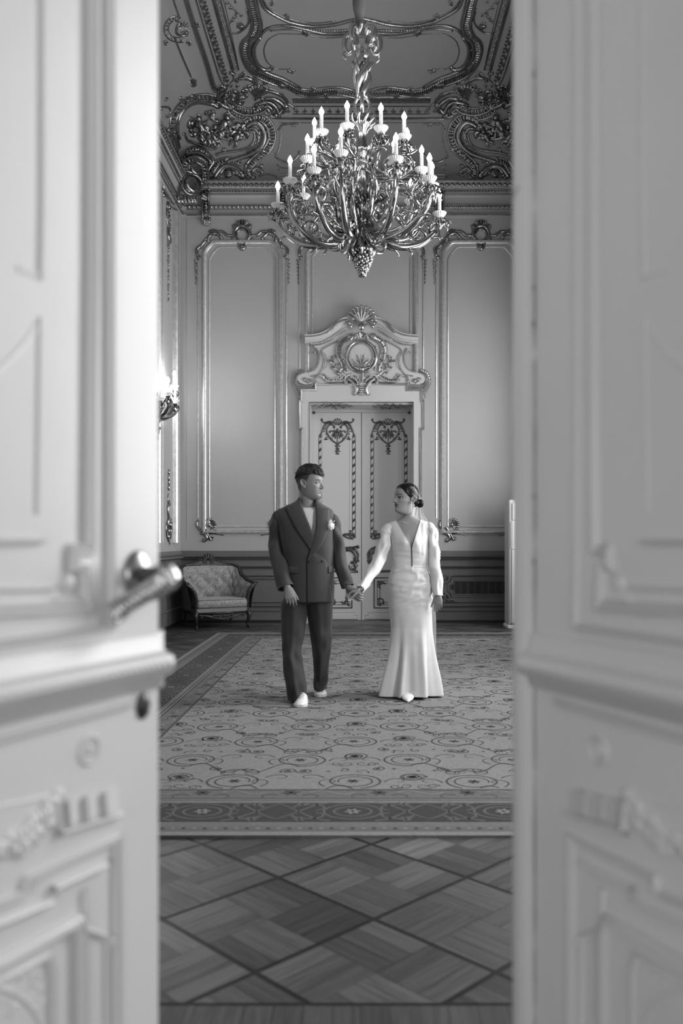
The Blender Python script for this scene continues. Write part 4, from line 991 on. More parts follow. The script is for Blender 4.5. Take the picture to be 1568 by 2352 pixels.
r.stroke([(700, 772), (722, 771), (742, 766), (760, 755), (776, 741), (792, 733.5), (806, 735)], 1.8, 2.2); r.curl((800, 733), 5, 13, 1.55, 1, 3.4, 2.6); r.dot(805, 750, 4.6)
r.leaf(762, 752, -45, 20, 10, 3); r.stroke([(752, 764), (764, 752), (776, 740), (792, 733)], 3.4, 1.6, mid=4); r.stroke([(737, 767), (748, 763)], 2, 1.4)
part(r, 'cornice_gilding', M['gildb'])
for half in (False, True):
    r = Relief(plane((0, ZB - .10, 0), (0, -1, 0)), only=half); c_ = [(p.x, p.y) for p in catmull([V((a, b, 0)) for a, b in [(712, 789), (735, 787), (757, 777), (776, 764), (792, 754)]], 6)]
    r.along(c_, 4.2, lambda x, y, a: r.dot(x, y, 1.8)); r.stroke([(711, 793), (735, 791), (759, 781), (778, 768), (794, 758)], 1.3)
    part(r, 'bead_moulding', M['gildb'])
r = Relief(lift2); r.fan(830, 742, -168, -12, 6, 38, 11, 3.4); r.fan(830, 742, -150, -30, 4, 26, 7, 3.4, bead=False); r.dot(830, 752, 8); r.leaf(830, 762, 90, 14, 18, 3); r.stroke([(819, 748), (830, 740), (841, 748)], 2.6, 2.6)
part(r, 'shell', M['gildb'])
for half in (False, True):
    r = Relief(lift, only=half)
    r.stroke([(776, 782), (756, 793), (739, 805), (744, 825), (741, 845), (730, 860), (712, 864)], 2.2, 1.8, mid=2.4); r.stroke([(726, 800), (733, 815), (731, 835), (722, 849), (706, 855)], 2.2, 2.0); r.curl((720, 812), -100, 5, .9, 1, 1.8, 1.2)
    r.curl((713, 878), 270, 10, 1.3, -1, 2.2, 1.8); r.stroke([(720, 877), (716, 886), (702, 888), (686, 884), (681, 873), (686, 861), (700, 855)], 1.8); r.curl((694, 872), -60, 9, 1.2, 1, 2, 1.8)
    r.ribbed([(694, 850), (681, 858), (675, 876), (681, 892), (688, 906)], 3.4, 13, 1.3, 1.6); r.leaf(688, 908, 110, 8, 8, 2)
    r.stroke([(744, 810), (750, 822), (750, 840), (742, 850)], .8)
    part(r, 'scroll_frame', M['gildb'])
r = Relief(plane((0, ZB - .06, 0), (0, -1, 0)), mirror=True)
r.stroke([(830 - 34 * sin(radians(a)), 819 - 36 * cos(radians(a))) for a in range(0, 181, 12)], 3.2, 3.6, n=8); r.stroke([(830 - 28 * sin(radians(a)), 819 - 30 * cos(radians(a))) for a in range(0, 181, 12)], 1.5); r.curl((801, 800), 200, 5, .8, 1, 2.4, 1.6); r.curl((798, 822), 100, 5, .8, -1, 2.4, 1.6)
r.ribbed([(801, 775), (785, 785), (778, 802), (781, 820), (790, 835), (792, 852)], 6, 22, 1.8, 2.2); r.leaf(798, 776, -30, 12, 14, 3); r.leaf(781, 806, 170, 8, 10, 2); r.curl((800, 800), 100, 4, .8, 1, 2.6, 1.8)
r.stroke([(798, 868), (786, 858), (770, 846), (763, 832), (762, 818)], 2.6, 1.0, mid=3)
for p, a in (((764, 826), -60), ((764, 836), -150), ((770, 846), -60), ((772, 850), 200), ((780, 856), -70), ((782, 860), 190), ((768, 842), -110)): r.stroke([p, (p[0] + 8 * cos(radians(a)), p[1] + 8 * sin(radians(a)) - 1), (p[0] + 15 * cos(radians(a + 12)), p[1] + 15 * sin(radians(a + 12)))], 2.0, .8, mid=2.8, sub=3)
r.ribbed([(742, 860), (752, 872), (770, 872), (788, 862)], 3.4, 12, 1.4, 1.8); r.cscroll((722, 872), (744, 868), 7, 2, 5); r.cscroll((792, 876), (806, 862), 5, 2.6, 6)
r.stroke([(801, 870), (812, 880), (819, 894), (816, 905)], 4, 3, mid=4.6, n=8); r.curl((816, 905), 120, 4, .8, 1, 2.6, 1.6); r.ribbed([(806, 862), (818, 868), (826, 880)], 4, 7, 1.6, 2)
r.cscroll((832, 768), (815, 776), -5, 2.4, 4); r.leaf(810, 770, 150, 10, 10, 2)
part(r, 'cartouche_frame', M['gildb'])
r = Relief(plane((0, ZB - .06, 0), (0, -1, 0)))
r.fan(831, 848, -165, -15, 4, 20, 8, 2.4); r.fan(831, 848, -130, -50, 10, 34, 4, 2.0, bead=False); r.dot(831, 848, 6); r.stroke([(831, 850), (834, 862), (832, 876)], 3.4, 2.6)
for k in range(6): r.stroke([(822, 878 + k * 5), (831, 881 + k * 5), (840, 878 + k * 5)], 2.2, 2.2, mid=3, sub=3)
part(r, 'lower_shell', M['gildb'])

# radiator grille in the dado on the right
g = thing('radiator_grille', 'dark wire radiator grille in the grey dado, right of the bride', 'grille', (wallx(1092), ZB - .012, wallz(1350)))
inv2 = Matrix.Translation((-wallx(1092), -(ZB - .012), -wallz(1350)))
gx0, gx1, gy0, gy1 = 1027, 1180, 1328.5, 1371.5
out = wp([(gx0, 1340), (1030, 1339), (1036, 1336), (1037, 1328.5), (gx1, 1328.5), (gx1, 1371.5), (1037, 1371.5), (1036, 1363), (1030, 1360), (gx0, 1359)]); out = [p - V((0, .013, 0)) for p in out]
mb = MB(); mb.sweep(out, N_, [(-.03, 0), (-.028, .014), (.0, .010), (.0, 0)], closed=True); mb.sweep([p for p in out], N_, [(-.05, 0), (-.045, .018), (-.035, .02), (-.03, 0)], closed=True); part(mb, 'grille_frame', M['dado'], g, inv2)
mb = MB(); mb.add([p + V((0, -.0006, 0)) for p in out], [tuple(range(len(out)))]); part(mb, 'shade_sheet', M['void'], g, inv2)  # flat black sheet painted as the shade behind the wires
mb = MB(); x0_, x1_, z0_, z1_ = wallx(1037), wallx(gx1), wallz(1371), wallz(1329)
for k in range(9):
    x = x0_ + .03 + k * .105; mb.tube([(x, ZB - .0145, z0_), (x, ZB - .0145, z1_)], .021, 8, .15, (0, 1, 0))
part(mb, 'radiator_column', mat('radiator_paint', .035, .6), g, inv2)
mb = MB(); st = .022; hgt = z1_ - z0_; n = int((x1_ - x0_ + hgt) / st)
for k in range(n):
    for s in (1, -1):
        xa = x0_ + k * st if s > 0 else x1_ - k * st; xb = xa - s * hgt; za, zb = z0_, z1_; pa, pb = V((xa, ZB - .02, za)), V((xb, ZB - .02, zb))
        lo, hi = x0_ - .04, x1_
        def clipx(p, q, xx): t = (xx - p.x) / (q.x - p.x); return p + (q - p) * t
        if max(pa.x, pb.x) <= lo or min(pa.x, pb.x) >= hi: continue
        if pa.x < lo: pa = clipx(pa, pb, lo)
        if pb.x < lo: pb = clipx(pb, pa, lo)
        if pa.x > hi: pa = clipx(pa, pb, hi)
        if pb.x > hi: pb = clipx(pb, pa, hi)
        mb.tube([pa, pb], .0016, 4)
part(mb, 'wire_mesh', M['mesh'], g, inv2)
for y, s in ((1329, 1), (1371, -1)):
    r = Relief(plane((0, ZB - .03, 0), (0, -1, 0)))
    r.cscroll((1016, y + 10 * s), (1032, y - 5 * s), -5 * s, 2.2, 4); r.leaf(1024, y, 200, 10, 10, 2); r.sscroll([(1024, y - 5 * s), (1034, y - 6 * s), (1043, y - 8 * s)], 1.6, 3, .8, 0, -s); r.curl((1020, y + 6 * s), 60, 5, 1, s, 2, 1.2)
    part(r, 'grille_scroll', M['dado'], g, inv2)
# ------------------------------------------------------------------ chandelier
CZ = 7.3; CH = thing('chandelier', 'large gilded rococo chandelier with lit candle bulbs hanging mid room', 'chandelier', (0.005, CZ, 3.46))
def hz(y): return EYE - (y - CY) * CZ / F - 3.46       # heights relative to the tip
prof = [(.001, hz(640)), (.012, hz(634))]
mb = MB(); rnd = random.Random(9)
for k in range(120):                                  # grape cluster
    t = k / 119; z = hz(634) + (hz(582) - hz(634)) * t + rnd.uniform(-.006, .006); R = (.014 + .082 * t ** .75) * rnd.uniform(.82, 1.1); a = k * 2.39996
    mb.ball((R * cos(a), R * sin(a), z), .013 + .009 * rnd.random(), 8, 5)
mb.tube([(0, 0, hz(632)), (0, 0, hz(580))], [.015, .075], 8)
mb.build('grape_pendant', M['bronze'], CH)
mb = MB()
for k in range(8):
    a = 2 * pi * k / 8; d = V((cos(a), sin(a), 0)); mb.tube(catmull([d * .03 + V((0, 0, hz(545))), d * .07 + V((0, 0, hz(560))), d * .105 + V((0, 0, hz(578))), d * .075 + V((0, 0, hz(592)))], 4), [.012, .024, .026, .008], 8, .45)
mb.build('leaf_collar', M['bronze'], CH)
mb = MB()
mb.lathe([(.07, hz(578)), (.06, hz(570)), (.045, hz(552)), (.032, hz(538)), (.028, hz(530)), (.04, hz(524)), (.062, hz(516)), (.068, hz(508)), (.05, hz(502)), (.045, hz(480)), (.06, hz(476)), (.056, hz(470)), (.045, hz(466)), (.04, hz(458)), (.062, hz(452))], n=28)
mb.build('lower_stem', M['bronze'], CH)
mb = MB(); mb.lathe([(.060, hz(454)), (.08, hz(446)), (.090, hz(436)), (.086, hz(424)), (.068, hz(408)), (.048, hz(390)), (.040, hz(378)), (.044, hz(374)), (.05, hz(371)), (.035, hz(368))], n=72, flute=(14, .07), twist=4.5); mb.build('fluted_vase', M['bronze'], CH)
mb = MB(); mb.lathe([(.03, hz(370)), (.03, hz(362)), (.045, hz(357)), (.052, hz(345)), (.05, hz(338)), (.035, hz(332)), (.036, hz(310)), (.05, hz(300)), (.08, hz(290)), (.085, hz(280)), (.05, hz(272)), (.035, hz(262))], n=28, flute=(8, .05)); mb.build('upper_stem', M['bronze'], CH)
mb = MB()
for k in range(10):
    a = 2 * pi * k / 10; d = V((cos(a), sin(a), 0)); e = V((-sin(a), cos(a), 0))
    mb.tube(catmull([d * .04 + V((0, 0, hz(295))), d * .09 + V((0, 0, hz(284))), d * .115 + e * .02 + V((0, 0, hz(272))), d * .085 + e * .03 + V((0, 0, hz(268)))], 4), [.014, .02, .012, .006], 7, .6)
for k in range(3):                                    # looped scrolls under the twisted stem
    a = 2 * pi * k / 3 + .5; d = V((cos(a), sin(a), 0)); mb.tube(catmull([d * .02 + V((0, 0, hz(262))), d * .06 + V((0, 0, hz(252))), d * .075 + V((0, 0, hz(236))), d * .045 + V((0, 0, hz(222))), d * .01 + V((0, 0, hz(212)))], 5), [.018, .02, .016, .016, .02], 8)
mb.build('foliage_crown', M['gildb'], CH)  # pale gilding on these upper parts carries the glow of the bulbs
mb = MB()
for k in range(4):                                    # twisted acanthus stem
    a0 = 2 * pi * k / 4; pts = []; rad = []
    for q in range(15):
        t = q / 14; a = a0 + t * 3.4; R = .022 + .024 * sin(pi * t) ** .7 + .02 * t; pts.append((R * cos(a), R * sin(a), hz(226) + (hz(128) - hz(226)) * t)); rad.append(.022 + .012 * sin(pi * t))
    mb.tube(pts, rad, 8, .8)
for k in range(6):
    a = 1.05 * k; d = V((cos(a), sin(a), 0)); z = hz(150 + 12 * (k % 3)); mb.tube(catmull([d * .03 + V((0, 0, z - .08)), d * .065 + V((0, 0, z - .02)), d * .085 + V((0, 0, z + .02)), d * .06 + V((0, 0, z + .035))], 4), [.01, .018, .014, .006], 7)
mb.build('twisted_stem', M['gildb'], CH)
mb = MB(); mb.lathe([(.03, hz(140)), (.055, hz(134)), (.06, hz(122)), (.05, hz(112)), (.085, hz(102)), (.08, hz(92)), (.05, hz(84)), (.04, hz(70)), (.015, hz(66))], n=32, flute=(10, .08))
for k in range(5):
    a = 2 * pi * k / 5 + .35; d = V((cos(a), sin(a), 0)); e = V((-sin(a), cos(a), 0))
    mb.tube(catmull([d * .04 + V((0, 0, hz(90))), d * .09 + V((0, 0, hz(76))), d * .15 + V((0, 0, hz(82))), d * .155 + V((0, 0, hz(104))), d * .12 + V((0, 0, hz(118))), d * .085 + V((0, 0, hz(108))), d * .10 + V((0, 0, hz(98)))], 5), [.02, .03, .032, .03, .024, .018, .01], 8, .7)
    mb.tube(catmull([d * .14 + V((0, 0, hz(110))), d * .16 + e * .02 + V((0, 0, hz(124))), d * .135 + e * .02 + V((0, 0, hz(134)))], 4), [.018, .016, .008], 7)
    mb.tube(catmull([d * .05 + V((0, 0, hz(84))), d * .08 + e * .05 + V((0, 0, hz(70))), d * .05 + e * .07 + V((0, 0, hz(64)))], 4), [.02, .02, .008], 7)
mb.build('scroll_crown', M['gildb'], CH)
mb = MB(); mb.tube([(0, 0, hz(72)), (-.01, 0, HC1 - 3.46)], .012, 8); mb.build('suspension_rod', M['dbronze'], CH)
mb = MB(); pts = []; rad = []
for k in range(60):
    t = k / 59; pts.append((-.035 + .012 * sin(t * 17), .01 * cos(t * 13), hz(86) + (HC1 - 3.46 - hz(86)) * t)); rad.append(.032 + .022 * min(1, t * 6) + .006 * sin(t * 60))
mb.tube(pts, rad, 14); mb.build('cloth_sleeve', M['fabric'], CH)
mb = MB(); mb.lathe([(.01, HC1 - 3.46 - .10), (.10, HC1 - 3.46 - .08), (.16, HC1 - 3.46 - .03), (.18, HC1 - 3.46 - .002)], n=32, flute=(12, .05)); mb.build('ceiling_rose', M['bronze'], CH)

# lights: photograph position of bulb tip, distance, tier
LT = [(638, 416, 7.35, 0), (1009, 436, 7.4, 0), (666, 357, 7.12, 0), (721, 331, 6.75, 0), (782.6, 290, 6.65, 0), (909, 304, 6.65, 0), (986, 351, 6.85, 0),
      (706, 307, 7.0, 1), (968, 333, 7.15, 1), (992, 371, 7.4, 1), (943, 410, 7.85, 1), (697, 398, 7.8, 1), (861, 428, 8.0, 1), (783, 436, 8.0, 1),
      (738, 245, 7.0, 2), (797, 231, 6.92, 2), (874.6, 236, 6.92, 2), (928, 256, 7.0, 2), (722, 270, 7.2, 2), (935, 293, 7.4, 2), (777, 332, 7.68, 2), (847, 335, 7.75, 2), (904, 320, 7.62, 2)]
def cup_meshes(base, s=1.0):
    """drip pan, sleeve and bulb standing on base"""
    x, y, z = base; A = MB(); A.lathe([(.008 * s, z - .05), (.026 * s, z - .045), (.032 * s, z - .034), (.03 * s, z - .026), (.046 * s, z - .012), (.055 * s, z + .004), (.058 * s, z + .010), (.052 * s, z + .012), (.034 * s, z - .008), (.012 * s, z - .012)], (x, y, 0), 72, flute=(18, .075))
    B = MB(); B.lathe([(.0155 * s, z - .015), (.0148 * s, z + .132), (.011 * s, z + .138)], (x, y, 0), 12)
    Cc = MB(); zb = z + .142; zb -= .004; Cc.lathe([(.008, zb), (.015, zb + .008), (.0205, zb + .022), (.019, zb + .036), (.012, zb + .050), (.005, zb + .062), (.001, zb + .070)], (x, y, 0), 12)
    return A, B, Cc
def leafy(mb, P, d, rnd, n=7, R=.06):
    """tuft of acanthus leaves spreading round a point"""
    for k in range(n):
        a = 2 * pi * k / n + rnd.uniform(0, .6); e = V((cos(a), sin(a), 0)); h = rnd.uniform(-.02, .015)
        mb.tube(catmull([P + e * .012 + V((0, 0, .03)), P + e * R * .6 + V((0, 0, .012 + h)), P + e * R + V((0, 0, -.012 + h)), P + e * R * .9 + V((0, 0, -.035 + h))], 3), [.007, .015, .012, .004], 6, .5)
CI = V((0.005, CZ, 3.46))
for i, (px, py, Z, tier) in enumerate(LT):
    tip = W(px, py, Z) - CI; base = tip - V((0, 0, .208)); d = V((base.x, base.y, 0)); R = d.length; d.normalize(); e = V((-d.y, d.x, 0)); rnd = random.Random(i); sw = rnd.choice((-1, 1)) * rnd.uniform(.02, .05)
    mb = MB(); P = lambda r, z, s=0: d * r + e * s + V((0, 0, z))
    zb = base.z; L0 = P(R, zb - .05)
    if tier == 0:
        z0 = .44; path = [P(.04, z0 + .02), P(.12, z0 - .06, sw), P(R * .42, z0 - .16, sw), P(R * .72, z0 - .13, sw * .5), P(R * .95, z0 - .0), P(R * 1.0, (z0 + zb) / 2 - .02), P(R * .97, zb - .13), P(R, zb - .045)]
        rad = [.027, .028, .031, .030, .026, .022, .019, .016]
    elif tier == 1:
        z0 = .60; path = [P(.04, z0), P(.10, z0 - .12, sw), P(R * .4, z0 - .24, sw), P(R * .72, z0 - .20, sw), P(R * .86, z0 - .02), P(R * .72, z0 + .12, -sw), P(R * .82, zb - .16), P(R, zb - .045)]
        rad = [.025, .027, .029, .027, .024, .02, .018, .015]
    else:
        z0 = .82; path = [P(.03, z0 + .05), P(.07, z0 - .12, sw), P(R * .45, z0 - .20, sw), P(R * .72, z0 - .10), P(R * .62, z0 + .06, -sw), P(R * .9, z0 + .10, -sw), P(R * 1.08, zb - .15), P(R, zb - .045)]
        rad = [.02, .02, .022, .02, .017, .015, .014, .012]
    sp = catmull(path, 6); mb.tube(sp, rad, 10)
    mb.tube([p + V((0, 0, .016)) for p in sp[4:-8]], .010, 6)          # raised spine
    m_ = len(sp)
    for q in (m_ // 5, m_ // 3, m_ // 2, int(m_ * .64), int(m_ * .8)):     # leaves breaking off the arm
        p = sp[q]; t = (sp[q + 1] - sp[q - 1]).normalized(); up = V((0, 0, 1)) - t * t.z; up.normalize()
        for s in (-1, 1): mb.tube(catmull([p - t * .03, p + t * .03 + up * .02 * s + e * .02 * s, p + t * .07 + up * .055 * s + e * .03 * s, p + t * .06 + up * .08 * s + e * .03 * s], 3), [.012, .02, .013, .005], 6, .55)
    c = sp[int(m_ * .45)]                                                # curled offshoot
    cu = [c + d * (.075 * (1 - k / 16) * cos(k * .55) - .04) + V((0, 0, .06 + .075 * (1 - k / 16) * sin(k * .55))) for k in range(14)]
    mb.tube(cu, [.014 - .0006 * k for k in range(14)], 7)
    if tier == 0:
        c = P(R * .86, z0 + .02); mb.tube(catmull([c, c + V((0, 0, .07)) - d * .05, c + V((0, 0, .13)) - d * .03, c + V((0, 0, .12)) + d * .02], 4), [.012, .024, .018, .006], 7, .6)
    leafy(mb, P(R, zb - .085), d, rnd, 9, .085 if tier < 2 else .07); leafy(mb, P(R, zb - .06), d, rnd, 8, .05)
    mb.lathe([(.012, zb - .13), (.030, zb - .11), (.022, zb - .09), (.036, zb - .072), (.034, zb - .055), (.028, zb - .045)], (base.x, base.y, 0), 14)
    arm = mb.build('arm', M['bronze'], CH)
    A, B, Cc = cup_meshes(base); A.build('drip_pan', M['glasspan'], arm); B.build('candle_sleeve', M['candle'], arm); Cc.build('bulb', M['bulb'], arm)
mb = MB(); rnd = random.Random(77)                     # big volutes springing from the stem
for k in range(9):
    a = 2 * pi * k / 9 + pi / 2 + .0; d = V((cos(a), sin(a), 0)); e = V((-sin(a), cos(a), 0)); z0 = hz(470) + .05 * (k % 2)
    mb.tube(catmull([d * .05 + V((0, 0, z0)), d * .14 + V((0, 0, z0 + .07)), d * .22 + V((0, 0, z0 + .02)), d * .23 + V((0, 0, z0 - .10)), d * .16 + V((0, 0, z0 - .19)), d * .09 + V((0, 0, z0 - .14)), d * .12 + V((0, 0, z0 - .07))], 5), [.016, .02, .022, .022, .02, .015, .008], 8)
    if abs(a % (2 * pi) - 1.5 * pi) > .6: mb.tube(catmull([d * .06 + V((0, 0, hz(400))), d * .13 + e * .03 + V((0, 0, hz(375))), d * .15 + e * .03 + V((0, 0, hz(348))), d * .10 + V((0, 0, hz(335))), d * .08 + V((0, 0, hz(350)))], 5), [.012, .015, .014, .012, .007], 8)
    mb.tube(catmull([d * .05 + V((0, 0, hz(520))), d * .22 + e * .04 + V((0, 0, hz(556))), d * .36 + e * .08 + V((0, 0, hz(552))), d * .40 + e * .08 + V((0, 0, hz(536)))], 5), [.014, .022, .016, .006], 8, .7)
mb.build('stem_volute', M['bronze'], CH)

# ------------------------------------------------------------------ wall sconce on the left wall
SZ = 11.15; SI = V((XL + .01, SZ, EYE - (945 - CY) * SZ / F)); SC = thing('sconce', 'dark bronze wall sconce with lit candle bulbs on the left wall', 'wall lamp', SI)
mb = MB()
mb.tube(catmull([(0.01, 0, -.28), (.03, 0, -.2), (.035, 0, -.08), (.04, 0, .05), (.03, 0, .16), (.015, 0, .24)], 5), [.01, .04, .055, .06, .04, .012], 10, .6, (1, 0, 0))
rnd = random.Random(3)
for k in range(10):
    z = -.25 + k * .05; s = (-1) ** k; mb.tube(catmull([(.03, 0, z), (.05, s * .04, z + .02), (.05, s * .08, z + .05), (.03, s * .07, z + .07)], 3), [.012, .018, .014, .005], 6)
mb.ball((.05, 0, -.26), (.02, .02, .04)); mb.ball((.04, 0, -.33), (.015, .02, .04))
mb.build('backplate', M['dbronze'], SC)
for k, (px, py, Z) in enumerate(((400.3, 847, 11.45), (385.8, 861, 11.0), (402, 880, 11.3), (392, 884, 11.75), (368, 872, 10.9))):
    tip = W(px, py, Z) - SI; base = tip - V((0, 0, .235)); mb = MB(); s = V((.03, 0, -.02 * k))
    sp = catmull([s, V((base.x * .35, base.y * .3, -.07)), V((base.x * .75, base.y * .7, base.z * .3 - .10)), V((base.x * 1.02, base.y, base.z - .16)), V((base.x * .9, base.y, base.z - .10)), V((base.x, base.y, base.z - .045))], 6)
    mb.tube(sp, [.02, .022, .02, .016, .013, .012], 8)
    for q in (6, 12, 18): mb.tube(catmull([sp[q], sp[q] + V((.02, .02, .03)), sp[q] + V((.045, .02, .05))], 3), [.012, .016, .004], 6)
    leafy(mb, base + V((0, 0, -.085)), None, rnd, 7, .055); mb.lathe([(.012, base.z - .09), (.022, base.z - .07), (.03, base.z - .045), (.036, base.z - .035)], (base.x, base.y, 0), 12)
    arm = mb.build('arm', M['dbronze'], SC); A, B, Cc = cup_meshes(base, 1.0); A.build('drip_pan', M['glasspan'], arm); B.build('candle_sleeve', M['candle'], arm); Cc.build('bulb', M['sbulb'], arm)

# ------------------------------------------------------------------ tufted armchair in the corner
def damask():
    m = bpy.data.materials.new('damask'); m.use_nodes = True; nt = m.node_tree; b = nt.nodes['Principled BSDF']; tc = nt.nodes.new('ShaderNodeTexCoord')
    n = nt.nodes.new('ShaderNodeTexNoise'); n.inputs['Scale'].default_value = 6; n.inputs['Detail'].default_value = 1; n.inputs['Distortion'].default_value = 4.5; nt.links.new(tc.outputs['Object'], n.inputs['Vector'])
    mm = nt.nodes.new('ShaderNodeMath'); mm.operation = 'PINGPONG'; mm.inputs[1].default_value = .06; nt.links.new(n.outputs['Fac'], mm.inputs[0])
    r = nt.nodes.new('ShaderNodeMapRange'); r.inputs[1].default_value = .02; r.inputs[2].default_value = .035; r.inputs[3].default_value = .11; r.inputs[4].default_value = .30; nt.links.new(mm.outputs[0], r.inputs[0])
    nt.links.new(r.outputs[0], b.inputs['Base Color']); b.inputs['Roughness'].default_value = .55; b.inputs['Sheen Weight'].default_value = .3; return m
M['damask'] = damask(); M['sofaback'] = mat('plain_upholstery', .08, .8)
AR = thing('armchair', 'tufted damask armchair with carved black frame and crest, standing in the left corner', 'armchair', (-2.10, 12.27, 0), radians(30))
hw, fd, bd = .43, -.28, .27
def Upath(n=40):
    c = [(-hw, fd), (-hw - .01, fd * .4), (-hw, bd * .3), (-hw * .92, bd * .8), (-hw * .6, bd), (0, bd + .02), (hw * .6, bd), (hw * .92, bd * .8), (hw, bd * .3), (hw + .01, fd * .4), (hw, fd)]
    return catmull([V((a, b, 0)) for a, b in c], 5)
U = Upath(); NU = len(U)
def uh(i): t = abs(2 * i / (NU - 1) - 1); return interp([(0, .885), (.30, .875), (.46, .85), (.60, .72), (.78, .655), (1.0, .625)], t)
def flare(i): t = abs(2 * i / (NU - 1) - 1); return interp([(0, .02), (.5, .03), (.8, .05), (1, .07)], t)
def unorm(i): t = (U[min(i + 1, NU - 1)] - U[max(i - 1, 0)]).normalized(); return V((-t.y, t.x, 0))     # outward for this winding
sgn_out = 1 if unorm(NU // 2).y > 0 else -1
mb = MB(); NV = 26; NS = (NU - 1) * 3 + 1; rings = []
for q in range(NS):
    f_ = q / 3; i = min(int(f_), NU - 2); t = f_ - i; p = U[i].lerp(U[i + 1], t); n_ = (unorm(i) * (1 - t) + unorm(i + 1) * t).normalized() * sgn_out; h = uh(i) * (1 - t) + uh(i + 1) * t; fl = flare(i) * (1 - t) + flare(i + 1) * t; col = []
    for j in range(NV + 1):
        v = j / NV; z = .36 + (h - .015 - .36) * v; a = (q / 7.5) ; b = (z - .36) / .115
        tuft = abs(sin(pi * (a + b) / 2) * sin(pi * (a - b) / 2)) ; edge = min(1, min(v, 1 - v) * 5, min(q, NS - 1 - q) / 10)
        d = -.055 * (1 - .3 * v) - .030 * tuft * edge - .012 * edge + fl * v ** 1.5
        col.append(p + n_ * d + V((0, 0, z)))
    rings.append(col)
mb.loft(rings, (False, False), False); mb.build('tufted_back', M['damask'], AR)
mb = MB()
for k in range(5):
    for r_ in range(3):
        q = NS // 2 + int((k - 2) * 15 + (7.5 if r_ % 2 else 0)); i = min(q // 3, NU - 2); p = U[i]; n_ = unorm(i) * sgn_out; z = .36 + .115 * (r_ * 1.0 + 1.0)
        if z < uh(i) - .06: tb = MB(); tb.ball(p + n_ * (-.062) + V((0, 0, z)), .009, 8, 5); tb.build('tuft_button', M['sofaback'], AR)
mb = MB(); rings = []
for i in range(NU):
    p = U[i]; n_ = unorm(i) * sgn_out; h = uh(i); fl = flare(i); rings.append([p + n_ * (.012 + fl * v ** 1.5) + V((0, 0, .27 + (h - .27) * v)) for v in [k / 8 for k in range(9)]])
mb.loft(rings, (False, False), False); mb.build('outer_upholstery', M['sofaback'], AR)
mb = MB(); rim = [U[i] + unorm(i) * sgn_out * (flare(i) - .008) + V((0, 0, uh(i))) for i in range(NU)]
mb.tube(rim, [.026] + [.022] * 6 + [.028] * (NU - 14) + [.022] * 6 + [.026], 8, .8, (0, 0, 1))
for s in (-1, 1):
    sc_ = V((s * (hw + .07), fd - .01, .625)); mb.tube([sc_ + V((s * (.03 * (1 - k / 18)) * cos(k * .6), -.012, .03 * (1 - k / 18) * sin(k * .6))) for k in range(16)], [.013 - .0004 * k for k in range(16)], 7)
    post = catmull([(s * (hw + .075), fd - .01, .62), (s * (hw + .03), fd - .015, .585), (s * (hw - .02), fd - .015, .52), (s * (hw - .05), fd - .015, .42), (s * (hw - .052), fd - .015, .33), (s * (hw - .05), fd - .01, .25)], 5)
    mb.tube(post, [.028, .03, .03, .027, .024, .026], 8)
    for k in range(7, 24, 2): mb.tube([post[k] + V((-.022, -.018, -.01)), post[k] + V((.0, -.030, 0)), post[k] + V((.022, -.018, .012))], [.005, .008, .005], 5)
mb.build('carved_frame', M['blackwood'], AR)
mb = MB()
def cushion(mb, x0, x1, y0, y1, z0, z1, r=.03, puff=.012):
    n = 12; rings = []
    for k in range(9):
        t = k / 8; a = -pi / 2 + pi * t; ins = r * (1 - cos(a)); z = (z0 + z1) / 2 + (z1 - z0) / 2 * sin(a); ring = []
        for (cx, cy, aa) in ((x1 - r, y1 - r, 0), (x0 + r, y1 - r, 90), (x0 + r, y0 + r, 180), (x1 - r, y0 + r, 270)):
            for q in range(4): b = radians(aa + 30 * q); ring.append((cx + (r - ins) * cos(b), cy + (r - ins) * sin(b), z))
        rings.append(ring)
    mb.loft(rings)
cushion(mb, -.37, .37, -.335, .22, .285, .415); mb.build('seat_cushion', M['damask'], AR)
mb = MB(); cy_ = lambda z: [(-.355, -.325, z), (.355, -.325, z)]; mb.tube([(-.366, -.325, .398), (.366, -.325, .398)], .0045, 6); mb.tube([(-.366, -.325, .298), (.366, -.325, .298)], .0045, 6); mb.build('welt', M['sofaback'], AR)
mb = MB(); mb.box((-.385, -.315, .225), (.385, .26, .285)); mb.build('seat_rail', mat('seat_rail_cover', .16, .6), AR, smooth=False)
mb = MB(); mb.box((-.40, -.325, .205), (.40, -.30, .235)); mb.box((-.40, -.30, .205), (-.37, .27, .235)); mb.box((.37, -.30, .205), (.40, .27, .235))
class AF:
    def __call__(s, px, py): return V((px * .001, -.32, .21 - py * .001)), V((0, -1, 0))
r = Relief(AF()); r.tube3 = lambda P, R, up, n, flat: r.mb.tube(P, [q * F / .32 * -.001 if P[0].y < 0 else q for q in R], n, flat, up)
r.tube3 = lambda P, R, up, n, flat: mb.tube(P, [abs(q * F / P[0].y) * .001 for q in R], n, flat, up); r.dot = lambda x, y, q, s=.8: mb.ball((x * .001, -.322, .21 - y * .001), q * .001, 8, 5)
for s in (-1, 1):
    r.stroke([(s * 350, 12), (s * 260, 22), (s * 160, 48), (s * 60, 66), (0, 80)], 12, 14); r.sscroll([(s * 300, 30), (s * 230, 20), (s * 170, 34), (s * 110, 18)], 9, 22, .9, s, -s); r.sscroll([(s * 110, 50), (s * 70, 24), (s * 40, 40), (s * 24, 20)], 8, 16, .9, s, -s)
    for k in range(4): r.stroke([(s * (320 - k * 62), 8), (s * (300 - k * 62), 30), (s * (270 - k * 62), 24)], 9, 4)
r.fan(0, 10, 20, 160, 8, 72, 7, 8)
mb.build('carved_apron', M['blackwood'], AR)
